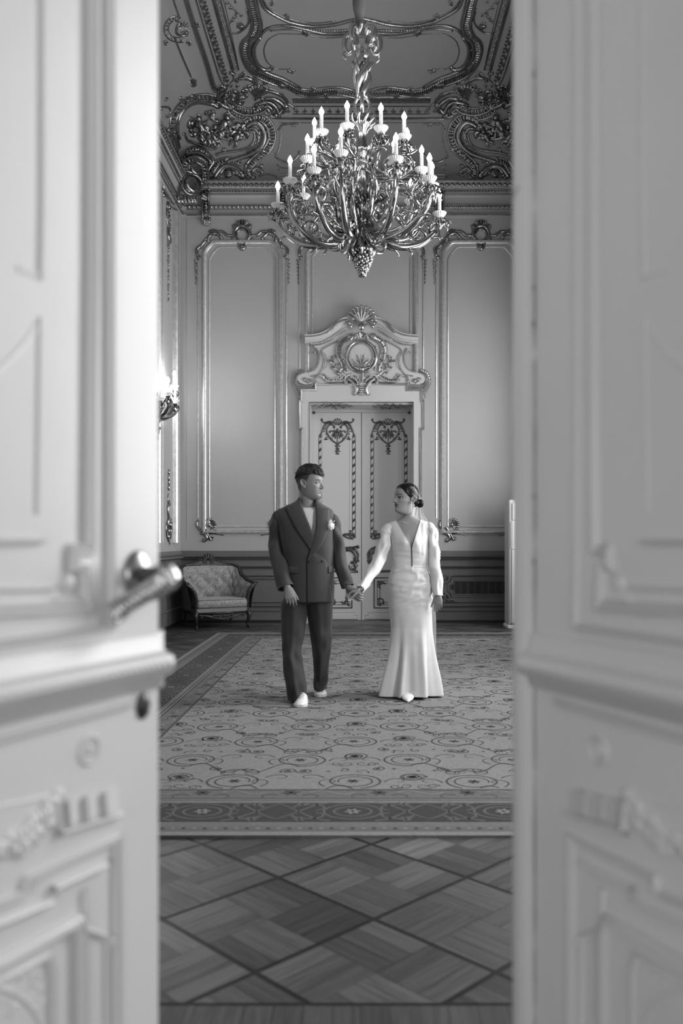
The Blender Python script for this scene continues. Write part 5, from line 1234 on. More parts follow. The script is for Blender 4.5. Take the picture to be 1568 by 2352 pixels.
for s in (-1, 1):
    mb = MB(); x = s * .375; leg = catmull([(x, -.30, .24), (x + s * .018, -.325, .19), (x + s * .012, -.325, .13), (x - s * .004, -.305, .07), (x + s * .0, -.305, .03), (x + s * .012, -.33, .012)], 5)
    mb.tube(leg, [.034, .034, .026, .016, .015, .022], 9); mb.ball((x + s * .012, -.335, .016), (.02, .024, .016)); mb.tube([V((x + s * .02, -.35, .2)) + V((.016 * (1 - k / 14) * cos(k * .6), 0, .016 * (1 - k / 14) * sin(k * .6))) for k in range(12)], .006, 6)
    mb.build('leg', M['blackwood'], AR)
    mb = MB(); mb.tube(catmull([(s * .34, .24, .24), (s * .35, .26, .14), (s * .36, .285, .06), (s * .365, .30, .0)], 4), [.024, .02, .016, .016], 8); mb.build('leg', M['blackwood'], AR)
mb = MB(); Y = bd + .015                               # crest of carved acanthus on the top rail
for k in range(9):
    a = radians(-72 + 18 * k); L = .15 if k == 4 else .15 - .006 * abs(k - 4) ** 1.3; p = V((0, Y, .89)); e = V((sin(a), 0, cos(a)))
    mb.tube(catmull([p + e * .02, p + e * L * .6 + V((0, -.012, 0)), p + e * L, p + e * L * .93 + V((.016 * (1 if a > 0 else -1 if a < 0 else 0), -.01, -.01))], 4), [.010, .017, .014, .006], 7)
for s in (-1, 1):
    mb.tube([V((s * .05, Y - .01, .915)) + V((s * .034 * (1 - k / 20) * cos(k * .55), -.006, .034 * (1 - k / 20) * sin(k * .55))) for k in range(18)], .009, 7)
    for k in range(7):
        x = s * (.09 + k * .031); z = .945 - k * .013; mb.tube(catmull([(x, Y, z - .02), (x + s * .02, Y - .012, z + .012), (x + s * .035, Y - .005, z - .005)], 3), [.012, .014, .005], 6)
    mb.tube(catmull([(s * .07, Y, .93), (s * .17, Y, .915), (s * .27, Y, .895), (s * .33, Y - .01, .888)], 4), [.02, .018, .013, .008], 7)
mb.build('carved_crest', M['blackwood'], AR)
mb = MB(); mb.slab([(-.30, Y - .02, .875), (.30, Y - .02, .875), (.18, Y - .02, .905), (.06, Y - .02, .935), (-.06, Y - .02, .935), (-.18, Y - .02, .905)], (0, .02, 0)); mb.build('crest_board', M['sofaback'], AR, smooth=False)

# ------------------------------------------------------------------ column air conditioner
ACx, ACy = 2.06, 12.02; AC = thing('air_conditioner', 'tall white column air conditioner standing at the right edge of the dado', 'air conditioner', (ACx + .26, ACy + .18, 0))
o = V((ACx + .26, ACy + .18, 0))
def acbox(name, a, b, m, bev=.008, par=AC):
    mb = MB(); mb.box(V(a) - o, V(b) - o); ob = mb.build(name, m, par, smooth=False); md = ob.modifiers.new('bevel', 'BEVEL'); md.width = bev; md.segments = 3; return ob
acbox('cabinet', (ACx, ACy, .045), (ACx + .52, ACy + .36, 1.805), M['whiteg'], .03)
acbox('base', (ACx - .012, ACy - .02, 0), (ACx + .53, ACy + .37, .045), M['white'], .006)
acbox('lower_panel', (ACx + .045, ACy - .022, .075), (ACx + .475, ACy + .004, 1.098), M['white'], .01)
acbox('middle_panel', (ACx + .045, ACy - .022, 1.105), (ACx + .475, ACy + .004, 1.505), M['white'], .01)
acbox('side_trim', (ACx + .028, ACy - .012, 1.12), (ACx + .043, ACy + .004, 1.495), M['whiteg'], .004)
v = acbox('air_outlet', (ACx + .05, ACy - .016, 1.515), (ACx + .47, ACy + .004, 1.755), M['white'], .006)
for k in range(6): acbox('louvre', (ACx + .055, ACy - .022, 1.522 + k * .039), (ACx + .465, ACy - .016, 1.554 + k * .039), M['white'], .002, v)
acbox('kick_slot', (ACx + .03, ACy - .005, .045), (ACx + .49, ACy + .002, .072), M['base'], .001)
# ------------------------------------------------------------------ the two open door leaves close to the camera
PA = V((-.3555, 1.5, 0)); TD = V((-.418, -.9085, 0)); ND = V((.9085, -.418, 0)); LW_ = .70; XM = -.0555
on_leafdoor = plane(PA, ND)
def leafuv(u, z, h=0): return PA + TD * u + ND * h + V((0, 0, z))
def uv(px, py): p, _ = on_leafdoor(px, py); return (p - PA).dot(TD), p.z
HING = PA + TD * LW_
def flipmb(mb, flip):
    if flip: mb.v = [(XM - p[0], p[1], p[2]) for p in mb.v]
    return mb
def lstroke(mb, pts, r0, r1=None, flat=.6, sub=5, n=8, smooth=True, lift=.0):
    P = [V((p[0], p[1], 0)) for p in pts]; P = catmull(P, sub) if smooth and len(P) > 2 else P; Q = []; R = []; r1 = r0 if r1 is None else r1
    for i, p in enumerate(P):
        h, nn = on_leafdoor(p.x, p.y); r = (r0 + (r1 - r0) * i / max(1, len(P) - 1)) * h.y / F; Q.append(h + nn * lift * r); R.append(r)
    mb.tube(Q, R, n, flat, ND)
def lmould(mb, pts, wd, ht, closed=False, kind=0):
    """moulding: width in photograph pixels at 1.4 m, height in metres"""
    P = [on_leafdoor(*p)[0] for p in pts]; w_ = wd * 1.4 / F
    prof = [[(-w_, 0), (-w_, ht * .5), (-w_ * .55, ht), (0, ht * .55), (w_ * .3, ht * .9), (w_ * .8, ht * .7), (w_, 0)], [(-w_, 0), (-w_ * .6, ht * .8), (0, ht), (w_ * .6, ht * .8), (w_, 0)]][kind]
    mb.sweep(P, ND, prof, closed)
def near_door(n, flip):
    mb = MB(); z0, z1 = .012, 3.22
    a, b = leafuv(0, z0), leafuv(LW_, z0); c, d = leafuv(LW_, z0, -.045), leafuv(0, z0, -.045)
    up = V((0, 0, z1 - z0)); mb.add([a, b, c, d, a + up, b + up, c + up, d + up], [(0, 1, 2, 3), (4, 5, 6, 7), (0, 1, 5, 4), (1, 2, 6, 5), (2, 3, 7, 6), (3, 0, 4, 7)])
    door = struct('door_%d' % n, flipmb(mb, flip), M['leaf'])
    def part(mb, name, m=M['leaf'], smooth=True, angle=45): return flipmb(mb, flip).build(name, m, door, smooth=smooth, angle=angle)
    # upper panel mouldings
    mb = MB()
    lmould(mb, [(252, -900), (252, 1300), (256, 1440), (0, 1476), (-500, 1560)], 9, .011)
    lmould(mb, [(214, -900), (210, 600), (204, 1262), (170, 1262), (168, 1300), (190, 1300), (196, 1392), (-300, 1420)], 13, .013)
    lmould(mb, [(98, -900), (95, 480), (92, 640)], 5, .005, kind=1); lmould(mb, [(92, 730), (86, 1180)], 5, .004, kind=1)
    lmould(mb, [(-300, 1360), (60, 1352), (120, 1350)], 7, .008, kind=1); lmould(mb, [(126, 1392), (126, 1378), (210, 1374)], 5, .006, kind=1)
    part(mb, 'upper_panel_moulding')
    mb = MB(); lmould(mb, [(-300, 1246), (92, 1243)], 7, .009); lmould(mb, [(-300, 1412), (95, 1407)], 7, .009); part(mb, 'bottom_rail_moulding')
    mb = MB(); lstroke(mb, [(96, 728), (70, 770), (40, 808), (0, 845), (-60, 890)], 7, 9, .25); lstroke(mb, [(40, 617), (98, 636)], 9, 9, .35, smooth=False); part(mb, 'curved_moulding')
    h, _ = on_leafdoor(155, 1340); mb = MB(); q = ND.to_track_quat('Z', 'Y').to_matrix()
    mb.ball(h, (.016, .016, .007), 20, 8, rot=q); part(mb, 'boss')
    # projecting carved rail, returned beyond the free edge
    mb = MB(); zt, zb = on_leafdoor(362, 1497)[0].z, on_leafdoor(362, 1540)[0].z
    prof = [(zb - .030, .0), (zb - .026, .010), (zb - .008, .014), (zb - .002, .030), ((zt + zb) / 2 - .004, .036), (zt - .006, .034), (zt, .02), (zt + .006, .012), (zt + .03, .010), (zt + .036, .0)]
    rings = []
    for u in [-.016, -.010, .0] + [LW_ * k / 60 for k in range(1, 61)]:
        e = .3 if u < -.012 else .75 if u < 0 else 1; rings.append([leafuv(u, (z if abs(z - (zt + zb) / 2) < .03 else z), hh * (e if hh > .02 or u >= 0 else .0)) for z, hh in prof])
    mb.loft(rings, (False, False), False)
    mb.tube([leafuv(-.016, (zt + zb) / 2, .008), leafuv(-.004, (zt + zb) / 2, .010), leafuv(.02, (zt + zb) / 2, .012), leafuv(LW_, (zt + zb) / 2, .012)], [.012, .017, .018, .018], 14)
    rnd = random.Random(8)
    for k in range(46):                                # running carved leaf pattern
        u = .005 + k * .0145; zc = (zt + zb) / 2 + .0; mb.tube(catmull([leafuv(u, zc - .014, .024), leafuv(u + .006, zc - .003, .038), leafuv(u + .013, zc + .009, .030)], 3), [.003, .005, .003], 6)
    part(mb, 'carved_rail', angle=60)
    mb = MB(); lmould(mb, [(338, 1480), (0, 1531), (-400, 1592)], 6, .006, kind=1); lmould(mb, [(302, 1613), (0, 1694), (-400, 1800)], 10, .011); lmould(mb, [(350, 1566), (0, 1640), (-400, 1720)], 5, .006, kind=1); part(mb, 'rail_moulding')
    # turned rosette
    h, _ = on_leafdoor(205, 1722); mb = MB()
    for R, rr in ((.0215, .004), (.0135, .003)): mb.tube([h + q @ V((R * cos(a), R * sin(a), 0)) for a in [2 * pi * k / 28 for k in range(29)]], rr, 8)
    mb.ball(h, (.008, .008, .006), 12, 6, rot=q); part(mb, 'rosette')
    # three fluted blocks with a step below
    for k in range(3):
        mb = MB(); x0, x1 = 144 + 43 * k, 182 + 43 * k; yt = lambda x: 1838 - (x - 144) * .22; yb = lambda x: 1895 - (x - 144) * .28
        P = [(x0, yt(x0)), (x1, yt(x1)), (x1 + 4, yb(x1)), (x0 + 4, yb(x0))]; P = [on_leafdoor(*p)[0] for p in P]; mb.slab([P[0] + ND * .012, P[1] + ND * .003, P[2] + ND * .003, P[3] + ND * .012], -ND * .004)
        for a_, b_, ha, hb in ((P[0], P[3], .012, .012),): mb.add([a_, b_, b_ + ND * hb, a_ + ND * ha], [(0, 1, 2, 3)])
        part(mb, 'fluted_block', smooth=False)
    mb = MB(); lmould(mb, [(132, 1912), (276, 1868)], 6, .012, kind=1); lmould(mb, [(133, 1836), (140, 1905)], 5, .010, kind=1); part(mb, 'block_step')
    # fruit swag
    mb = MB(); rnd = random.Random(12); pts = catmull([V((130, 1826, 0)), V((112, 1862, 0)), V((78, 1904, 0)), V((30, 1936, 0)), V((-40, 1950, 0)), V((-160, 1900, 0)), V((-230, 1850, 0))], 9)
    for i, p in enumerate(pts):
        t = i / (len(pts) - 1); s = 10 + 34 * sin(pi * min(1, t * 1.3)) ** 1.0
        for k in range(4):
            hh, _ = on_leafdoor(p.x + rnd.uniform(-.5, .5) * s, p.y + rnd.uniform(-.5, .5) * s); rr = rnd.uniform(.006, .0115); mb.ball(hh, (rr, rr, rr * .8), 8, 5, rot=q)
    lstroke(mb, [(133, 1820), (70, 1838), (0, 1852), (-120, 1880)], 5, 4, .5); lstroke(mb, [(133, 1822), (124, 1846), (128, 1866)], 7, 5, .5)
    for k in range(5): lstroke(mb, [(116 - k * 22, 1850 + k * 16), (96 - k * 22, 1846 + k * 18), (78 - k * 22, 1862 + k * 18)], 6, 3, .5)
    part(mb, 'fruit_swag')
    # lower panel
    mb = MB()
    lmould(mb, [(266, 2700), (266, 1926), (62, 2016), (58, 2050), (-300, 2190)], 9, .010); lmould(mb, [(238, 1984), (118, 2040)], 8, .012, kind=1); lmould(mb, [(246, 2700), (244, 2150), (196, 2134), (190, 2040)], 5, .007, kind=1)
    lmould(mb, [(-300, 2225), (0, 2118), (116, 2070)], 8, .010, kind=1); lmould(mb, [(-300, 2330), (0, 2205), (120, 2140), (176, 2112), (186, 2140), (186, 2700)], 11, .015); lmould(mb, [(-300, 2390), (0, 2248), (110, 2192), (120, 2230), (120, 2700)], 6, .007)
    for p in ((178, 2112), (256, 2160), (262, 2172)): h_, _ = on_leafdoor(*p); mb.ball(h_, (.007, .007, .007), 8, 5)
    part(mb, 'lower_panel_moulding')
    mb = MB(); rnd = random.Random(5)
    for k in range(26): x, y = rnd.uniform(10, 100), rnd.uniform(2225, 2330); a = rnd.uniform(0, 6.28); lstroke(mb, [(x, y), (x + 12 * cos(a), y + 12 * sin(a)), (x + 20 * cos(a + .8), y + 20 * sin(a + .8))], 5, 2, .5, 3)
    lstroke(mb, [(-20, 2268), (30, 2280), (70, 2310), (100, 2360)], 7, 7, .5); part(mb, 'carved_spray')
    return door
dl = near_door(3, False); dr = near_door(4, True)
# cover strip, chipped joint and hairline cracks of the right leaf
def ru(u, z, h=0): p = leafuv(u, z, h); return V((XM - p.x, p.y, p.z))
mb = MB(); Q = [(-.045, .004), (-.043, .013), (-.030, .018), (-.010, .018), (.002, .013), (.004, .001)]
mb.loft([[ru(u, z, h) for u, h in Q] for z in (.012, 3.22)], (True, True)); mb.build('cover_strip', M['leaf'], dr, angle=50)
mb = MB(); rnd = random.Random(21); z = .05
while z < 3.1:
    L = rnd.uniform(.08, .3); mb.tube([ru(.0055 + rnd.uniform(-.001, .001), z + L * k / 6, .0005) for k in range(7)], [.0006] + [rnd.uniform(.0014, .0034) for _ in range(5)] + [.0006], 6, .3, ND); z += L * rnd.uniform(.95, 1.15)
for px, py, s in ((1218, 175, .004), (1231, 663, .0035), (1230, 745, .0045), (1235, 1140, .003), (1236, 1290, .0035)):
    z = EYE - (py - CY) * 1.5 / F; mb.ball(ru(.005, z, .001), (s * .8, s * .4, s * 1.7), 8, 5)
mb.tube([ru(.004, EYE + (CY - 395) * 1.5 / F, .001), ru(-.006, EYE + (CY - 415) * 1.5 / F, .014), ru(-.022, EYE + (CY - 428) * 1.5 / F, .0185), ru(-.033, EYE + (CY - 441) * 1.5 / F, .018)], [.0018, .0012, .0014, .0008], 6)
mb.build('chipped_joint', M['crack'], dr)
# lever handle with rosette, and lower keyhole plate, on the left leaf
q = ND.to_track_quat('Z', 'Y').to_matrix()
HN = bpy.data.objects.new('door_handle', None); COL.objects.link(HN); HN.parent = dl
h, _ = on_leafdoor(316, 1320)
mb = MB(); rings = []
for rr, hh in ((.036, .0), (.036, .004), (.031, .009), (.024, .010), (.016, .013), (.0, .014)): rings.append([h + q @ V((rr * .95 * cos(a), rr * 1.15 * sin(a), hh)) for a in [2 * pi * k / 28 for k in range(28)]])
mb.loft(rings); mb.build('rosette', mat('handle_brass', .30, .3, metal=.9), HN)
mb = MB(); E = W(376, 1318, 1.405); mb.tube(catmull([h + ND * .005, h + ND * .02, h + ND * .035 + V((.004, 0, 0)), E], 5), [.017, .014, .014, .019], 12); mb.build('handle_neck', M['dbronze'], HN)
mb = MB(); lev = catmull([W(380, 1300, 1.40), W(384, 1330, 1.40), W(356, 1350, 1.405), W(318, 1372, 1.40), W(285, 1394, 1.39), W(266, 1412, 1.385), W(268, 1425, 1.385), W(280, 1421, 1.385)], 6)
mb.tube(lev, [.014, .023, .022, .0175, .0145, .010, .008, .006], 12, .8)
rnd = random.Random(2)
for k in range(3, len(lev) - 14, 2):
    p = lev[k]; mb.tube(catmull([p + V((-.012, -.012, .012)), p + V((.002, -.018, .002)), p + V((.012, -.013, -.012))], 3), [.003, .005, .003], 6); mb.ball(p + V((rnd.uniform(-.01, .01), -.016, rnd.uniform(-.01, .01))), .0042, 8, 5)
mb.build('lever', mat('lever_brass', .55, .27, metal=.9, nscale=60, namt=.3), HN)
h, _ = on_leafdoor(327, 1621); mb = MB(); rings = []
for rr, hh in ((.0165, 0), (.0165, .003), (.012, .005), (.006, .0055)): rings.append([h + q @ V((rr * cos(a) * (1 + .06 * cos(8 * a)), rr * 1.35 * sin(a) * (1 + .06 * cos(8 * a)), hh)) for a in [2 * pi * k / 40 for k in range(40)]])
mb.loft(rings); kp = mb.build('keyhole_plate', M['dbronze'], dl)
mb = MB(); mb.ball(h + ND * .0055, (.004, .004, .002), 10, 5, rot=q); mb.ball(h + ND * .0055 - V((0, 0, .006)), (.003, .003, .006), 10, 5); mb.build('keyhole', M['base'], kp)
# hinges of both leaves, with the casing of the doorway behind the camera's view
for n, door in ((0, dl), (1, dr)):
    for z in (.4, 1.6, 2.8):
        mb = MB(); p = HING + TD * .008 + V((0, 0, z)) - ND * .02; mb.tube([p, p + V((0, 0, .12))], .011, 10); flipmb(mb, n).build('hinge', M['dbronze'], door)
# ------------------------------------------------------------------ people
def sm(a, b, x): t = max(0, min(1, (x - a) / (b - a))) if b != a else 0; return t * t * (3 - 2 * t)
def gs(v, s): return math.exp(-(v / s) ** 2)
HEAD = [  # z, front, back, half width
 (-.012, .040, .020, .022), (-.004, .068, .026, .033), (.006, .085, .034, .041), (.020, .0915, .046, .0485), (.034, .0922, .058, .0540), (.045, .0922, .068, .0570), (.055, .0920, .076, .0598),
 (.064, .0918, .082, .0622), (.076, .0915, .088, .0652), (.092, .0910, .093, .0687), (.108, .0905, .097, .0713), (.120, .0905, .099, .0730), (.136, .0930, .101, .0745), (.155, .0945, .102, .0755),
 (.175, .0905, .100, .0745), (.193, .0815, .092, .0690), (.209, .0680, .080, .0600), (.222, .0500, .062, .0470), (.231, .0300, .040, .0300), (.236, .0080, .012, .0080)]
def headpt(a, z, female=False, off=0.0):
    f, b, w_ = interp(HEAD, z); w_ *= .96 if female else 1.0
    if female: w_ *= 1 - .07 * (1 - sm(.03, .10, z))
    ca, sa = cos(a), sin(a)
    x = (w_ + off) * (abs(sa) ** .95) * (1 if sa > 0 else -1); y = -(f + off) * abs(ca) ** .93 if ca > 0 else (b + off) * abs(ca)
    if ca > 0 and off == 0:
        g = ca ** .5
        nose = interp([(.066, 0), (.073, .008), (.079, .023), (.085, .029), (.092, .0255), (.103, .0185), (.114, .0120), (.124, .0065), (.136, .001), (.150, 0)], z) * (.92 if female else 1.04)
        sg = interp([(.07, .0125), (.082, .0130), (.094, .0095), (.115, .0075), (.135, .009)], z)
        d = nose * gs(x, sg)
        d += .006 * gs(abs(x) - .0125, .006) * gs(z - .079, .006)                     # nostril wings
        d -= .0072 * gs(abs(x) - .033, .0165) * gs(z - .117, .0115)                   # eye sockets
        d += .004 * gs(abs(x) - .028, .018) * gs(z - .139, .006) * (.4 if female else 1)
        d += .0045 * gs(abs(x) - .048, .016) * gs(z - .093, .014)                     # cheekbones
        lip = 1.35 if female else .95
        d += .0048 * lip * gs(x, .020) * gs(z - .0625, .0040) + .0056 * lip * gs(x, .018) * gs(z - .0490, .0048)
        d -= .0042 * gs(x, .022) * gs(z - .0555, .0026); d -= .0045 * gs(x, .022) * gs(z - .036, .0065); d -= .002 * gs(x, .004) * gs(z - .069, .004)
        d += .004 * gs(x, .016) * gs(z - .018, .011)
        y -= d * g
    return V((x, y, z))
def head_mesh(mb, T, female=False, s=1.0):
    NA, NZ = 110, 120; rings = []
    for k in range(NZ + 1):
        z = -.012 + .248 * k / NZ; ring = []
        for j in range(NA):
            a = 2 * pi * j / NA; a = a - .32 * sin(a); ring.append(T @ headpt(a, z, female))   # denser in front
        rings.append(ring)
    mb.loft(rings)
    for sx in (-1, 1):                                # ears
        c = V((sx * .0745, .012, .106)); R = Matrix.Rotation(sx * -.5, 3, 'Z') @ Matrix.Rotation(-.18, 3, 'X')
        rim = [(0, -.012, -.006), (0, -.010, .014), (0, .000, .028), (0, .014, .030), (0, .021, .018), (0, .018, .000), (0, .008, -.018), (0, -.004, -.030), (0, -.010, -.026)]
        rim = [T @ (c + R @ (V(p) + V((sx * .007, 0, 0)))) for p in catmull(rim, 4)]; mb.tube(rim, .0036 * s, 7)
        mb.ball(T @ (c + R @ V((sx * .001, .005, 0))), .001, 6, 4)
        vs = []; 
        cupc = c + R @ V((sx * .001, .004, .002)); mb.loft([[T @ (cupc + R @ V((hx, .019 * cos(a) * k, .029 * sin(a) * k))) for a in [2 * pi * q / 18 for q in range(18)]] for hx, k in ((-.008 * sx, .7), (-.002 * sx, 1.0), (.004 * sx, .95), (.001 * sx, .62))])
        mb.ball(T @ (c + R @ V((sx * .004, -.001, -.026))), (.0075 * s, .0075 * s, .010 * s), 10, 6); mb.ball(T @ (c + R @ V((sx * .004, -.011, -.002))), .005 * s, 8, 5)
    for sx in (-1, 1):                                # lids
        ec = V((sx * .0325, -.0680, .1165))
        for el, th in ((21 if female else 15, .0036), (-21, .0032)):
            pts = []
            for k in range(9):
                az = radians(-58 + 116 * k / 8); e = radians(el) * (cos(az) ** .8) + radians(3 * sx * 0); pts.append(T @ (ec + V((.0128 * sin(az) * 1.12, -.0128 * cos(az) * cos(e), .0128 * sin(e)))))
            mb.tube(pts, th * s, 7)
def hand_mesh(mb, wr, d, n, right, s=1.0, curl=(18, 20, 22, 24), spread=4, thumb=(.55, .7, .25), tcurl=18):
    d = V(d).normalized(); n = V(n); n = (n - d * n.dot(d)).normalized(); t = d.cross(n) * (1 if right else -1); rings = []
    for q, rx, ry in ((-.03, .026, .020), (0, .027, .0195), (.025, .034, .018), (.055, .040, .0155), (.085, .041, .0125), (.097, .037, .009)):
        c = wr + d * q * s; rings.append([c + t * (rx * s * cos(a)) + n * (ry * s * sin(a)) for a in [2 * pi * k / 16 for k in range(16)]])
    mb.loft(rings); tips = []
    for i, (off, ln, r) in enumerate(((.0295, .076, .0088), (.0095, .084, .0090), (-.0105, .078, .0086), (-.0295, .062, .0076))):
        ang = radians(spread * (1.5 - i)); dd = (d * cos(ang) + t * sin(ang)).normalized(); p = wr + d * (.080 - .004 * abs(i - 1.2)) * s + t * off * s; pts = [p, p + d * .012 * s]; p = pts[-1]
        for seg, c in zip((.46, .30, .24), (curl[i] * .7, curl[i], curl[i] * .8)):
            R = Matrix.Rotation(radians(c), 3, dd.cross(n)); dd = (R @ dd).normalized(); nn = n; p = p + dd * ln * seg * s; pts.append(p)
        sp = catmull(pts, 4); m_ = len(sp); mb.tube(sp, [r * s * (1.05 - .28 * k / m_ + .07 * (abs(k - m_ * .45) < 2)) for k in range(m_)], 9); mb.ball(pts[-1], r * s * .76, 9, 6); tips.append((pts[-1], dd))
    dd = (d * thumb[0] + t * thumb[1] + n * thumb[2]).normalized(); p = wr + d * .018 * s + t * .022 * s; pts = [p]
    for seg in (.042, .034, .026):
        p = p + dd * seg * s; pts.append(p); R = Matrix.Rotation(radians(tcurl), 3, t.cross(n) * (1)); dd = (dd + (d * .35 + n * .12) * radians(tcurl) * 1.6).normalized()
    mb.tube(catmull(pts, 4), [.015 * s, .0125 * s, .0105 * s, .0085 * s], 9); mb.ball(pts[-1], .0083 * s, 9, 6); tips.append((pts[-1], dd))
    return tips, t, n
def remesh(mb, name, vox, parent, color, iters=2):
    me = bpy.data.meshes.new(name + '_src'); me.from_pydata(mb.v, [], mb.f); me.update()
    bm = bmesh.new(); bm.from_mesh(me); bmesh.ops.recalc_face_normals(bm, faces=bm.faces); bm.to_mesh(me); bm.free()
    o = bpy.data.objects.new(name, me); COL.objects.link(o)
    md = o.modifiers.new('v', 'REMESH'); md.mode = 'VOXEL'; md.voxel_size = vox
    m2 = o.modifiers.new('s', 'SMOOTH'); m2.factor = .5; m2.iterations = iters
    dg = bpy.context.evaluated_depsgraph_get(); new = bpy.data.meshes.new_from_object(o.evaluated_get(dg)); o.modifiers.clear(); o.data = new; bpy.data.meshes.remove(me); new.name = name
    new.polygons.foreach_set('use_smooth', [True] * len(new.polygons)); new.materials.clear(); new.materials.append(M['skin'])
    ca = new.color_attributes.new('Col', 'FLOAT_COLOR', 'POINT'); buf = []
    for v in new.vertices: c = color(v.co); buf += [c, c, c, 1]
    ca.data.foreach_set('color', buf); o.parent = parent; return o
def headcolor(TI, female):
    def f(co):
        p = TI @ co; x, y, z = p; base = .22 if female else .17
        if z < -.03 or z > .26 or abs(x) > .12 or abs(y) > .15: return base
        if abs(x) > (.0738 if female else .0782) and -.022 < y < .042 and .065 < z < .142: return base * 1.05
        c = base; ax = abs(x)
        if y < -.05:
            m = 1 - sm(.8, 1.15, sqrt((ax / (.0245 if female else .024)) ** 2 + ((z - .0555) / ((.0125 if female else .0095) * (1 - .35 * (ax / .025) ** 2) + .001)) ** 2)) if ax < .03 else 0
            c = c + ((.065 if female else .10) - c) * m
            c = c + (.03 - c) * gs(z - .0555, .0018) * (1 - sm(.021, .025, ax)) * (.8)
            bz = .1365 + (.006 * sm(.012, .034, ax) - .006 * sm(.036, .052, ax)); bm = (1 - sm(.6, 1.1, abs(z - bz) / (.0042 if female else .0040))) * sm(.009, .014, ax) * (1 - sm(.046, .054, ax))
            c = c + ((.022 if female else .03) - c) * bm * (.95 if female else .9)
            em = (1 - sm(.75, 1.25, sqrt(((ax - .0335) / .0185) ** 2 + ((z - .1185) / (.0085 if female else .0065)) ** 2))); c = c + ((.03 if female else .07) - c) * em * (.95 if female else .85)
            nm = gs(ax - .0085, .0045) * gs(z - .0735, .0035) * (1 if y < -.085 else 0); c = c + (.05 - c) * nm * .9
        if not female:
            th = math.degrees(atan2(ax, -y)); zl = interp([(0, .178), (52, .176), (64, .160), (76, .116), (88, .104), (98, .104), (115, .085), (128, .050), (150, .025), (180, .015)], th)
            c = c + (.022 - c) * sm(zl, zl + .036, z) * (.97)
        else:
            th = math.degrees(atan2(ax, -y)); zl = interp([(0, .196), (30, .188), (55, .160), (75, .125), (92, .095), (120, .08), (180, .05)], th); c = c + (.04 - c) * sm(zl - .008, zl + .006, z)
        return c
    return f
def crease(x, y, z): return (1 - min(1, abs(noise.noise(V((x, y, z)))) * 2.2)) ** 3.5
def fabric_noise(p, amp, f=9): return amp * noise.noise(V(p) * f)
class Torso:
    """stack of superelliptic sections given by photograph rows: y, left x, right x, half depth, depth centre"""
    def __init__(s, rows, Z, X0, n=2.5):
        s.Z, s.X0, s.n = Z, X0, n; s.t = sorted([(EYE - (py - CY) * (Z + cy) / F, ((xl + xr) / 2 - CX) * (Z + cy) / F - X0, (xr - xl) / 2 * (Z + cy) / F, b, cy) for py, xl, xr, b, cy in rows])
    def at(s, z): return interp(s.t, z)
    def pt(s, th, z, off=0):
        cx, a, b, cy = s.at(z); e = 2 / s.n; return V((cx + (a + off) * abs(sin(th)) ** e * (1 if sin(th) >= 0 else -1), cy - (b + off) * abs(cos(th)) ** e * (1 if cos(th) >= 0 else -1), z))
    def th(s, x, z): cx, a, b, cy = s.at(z); k = max(-1, min(1, (x - cx) / a)); return (1 if k >= 0 else -1) * math.asin(abs(k) ** (s.n / 2))
    def front(s, x, z, off=0): return s.pt(s.th(x, z), z, off)
def drape(mb, T, left, right, off=.006, edge=.001, rows=26, cols=8, fade=False):
    """cloth laid on the front of a torso between two boundary curves (px rows)"""
    y0 = max(left[0][0], right[0][0]); y1 = min(left[-1][0], right[-1][0])
    R = []
    for k in range(rows + 1):
        py = y0 + (y1 - y0) * k / rows; z = EYE - (py - CY) * (T.Z - .1) / F; xl = (lin(left, py) - CX) * (T.Z - .1) / F - T.X0; xr = (lin(right, py) - CX) * (T.Z - .1) / F - T.X0; row = [T.front(xl, z, edge)]
        for j in range(cols + 1): row.append(T.front(xl + (xr - xl) * j / cols, z, (off + .002 * sin(pi * j / cols)) * (1 - .95 * sm(.2, 1, j / cols) if fade else 1)))
        row.append(T.front(xr, z, edge)); R.append(row)
    R = [[T.front(0, 0, 0) * 0 + p for p in R[0]]] + R
    R[0] = [p + V((0, .005, .001)) for p in R[1]]; R.append([p + V((0, .005, -.001)) for p in R[-1]])
    mb.loft(R, (False, False), False)
def lin(tab, x):
    if x <= tab[0][0]: return tab[0][1]
    for a, b in zip(tab[:-1], tab[1:]):
        if x <= b[0]: return a[1] + (b[1] - a[1]) * (x - a[0]) / max(1e-9, b[0] - a[0])
    return tab[-1][1]
def sleeve(mb, pts, rad, n=28, wr=.05, seed=0, flat=.95, opening=True, fq=30):
    sp = catmull(pts, 9); m_ = len(sp); R = [interp([(i / (len(rad) - 1), r) for i, r in enumerate(rad)], k / (m_ - 1)) for k in range(m_)]
    b0 = len(mb.v); mb.tube(sp, R, n, flat, (0, 1, 0), cap=False)
    for i in range(m_):                               # cloth wrinkles
        t = i / (m_ - 1)
        for j in range(n):
            k = b0 + i * n + j; p = V(mb.v[k]); d = (p - sp[i]); L = d.length or 1; a = 2 * pi * j / n
            wv = wr * L * ((noise.noise(V((cos(a) * 1.2 + seed, sin(a) * 1.2, t * fq * .33))) * 1.3 + .4 * sin(t * fq + 2.2 * sin(a + seed))) * (.35 + .65 * gs(t - .5, .28) + .4 * gs(t - .95, .1)) * sm(0, .12, t)) + L * wr * (.5 if seed > 5 else .3) * crease(cos(a) * .8 + seed * 3, sin(a) * .8 + t * 1.5, t * 6 + .8 * sin(a)) * sm(.1, .3, t)
            mb.v[k] = tuple(p + d / L * wv)
    e = [V(mb.v[b0 + (m_ - 1) * n + j]) for j in range(n)]; c = sp[-1]; t = (sp[-1] - sp[-2]).normalized()
    mb.loft([e, [c + (p - c) * .93 + t * .001 for p in e], [c + (p - c) * .9 - t * .03 for p in e]], (False, True))
    return sp

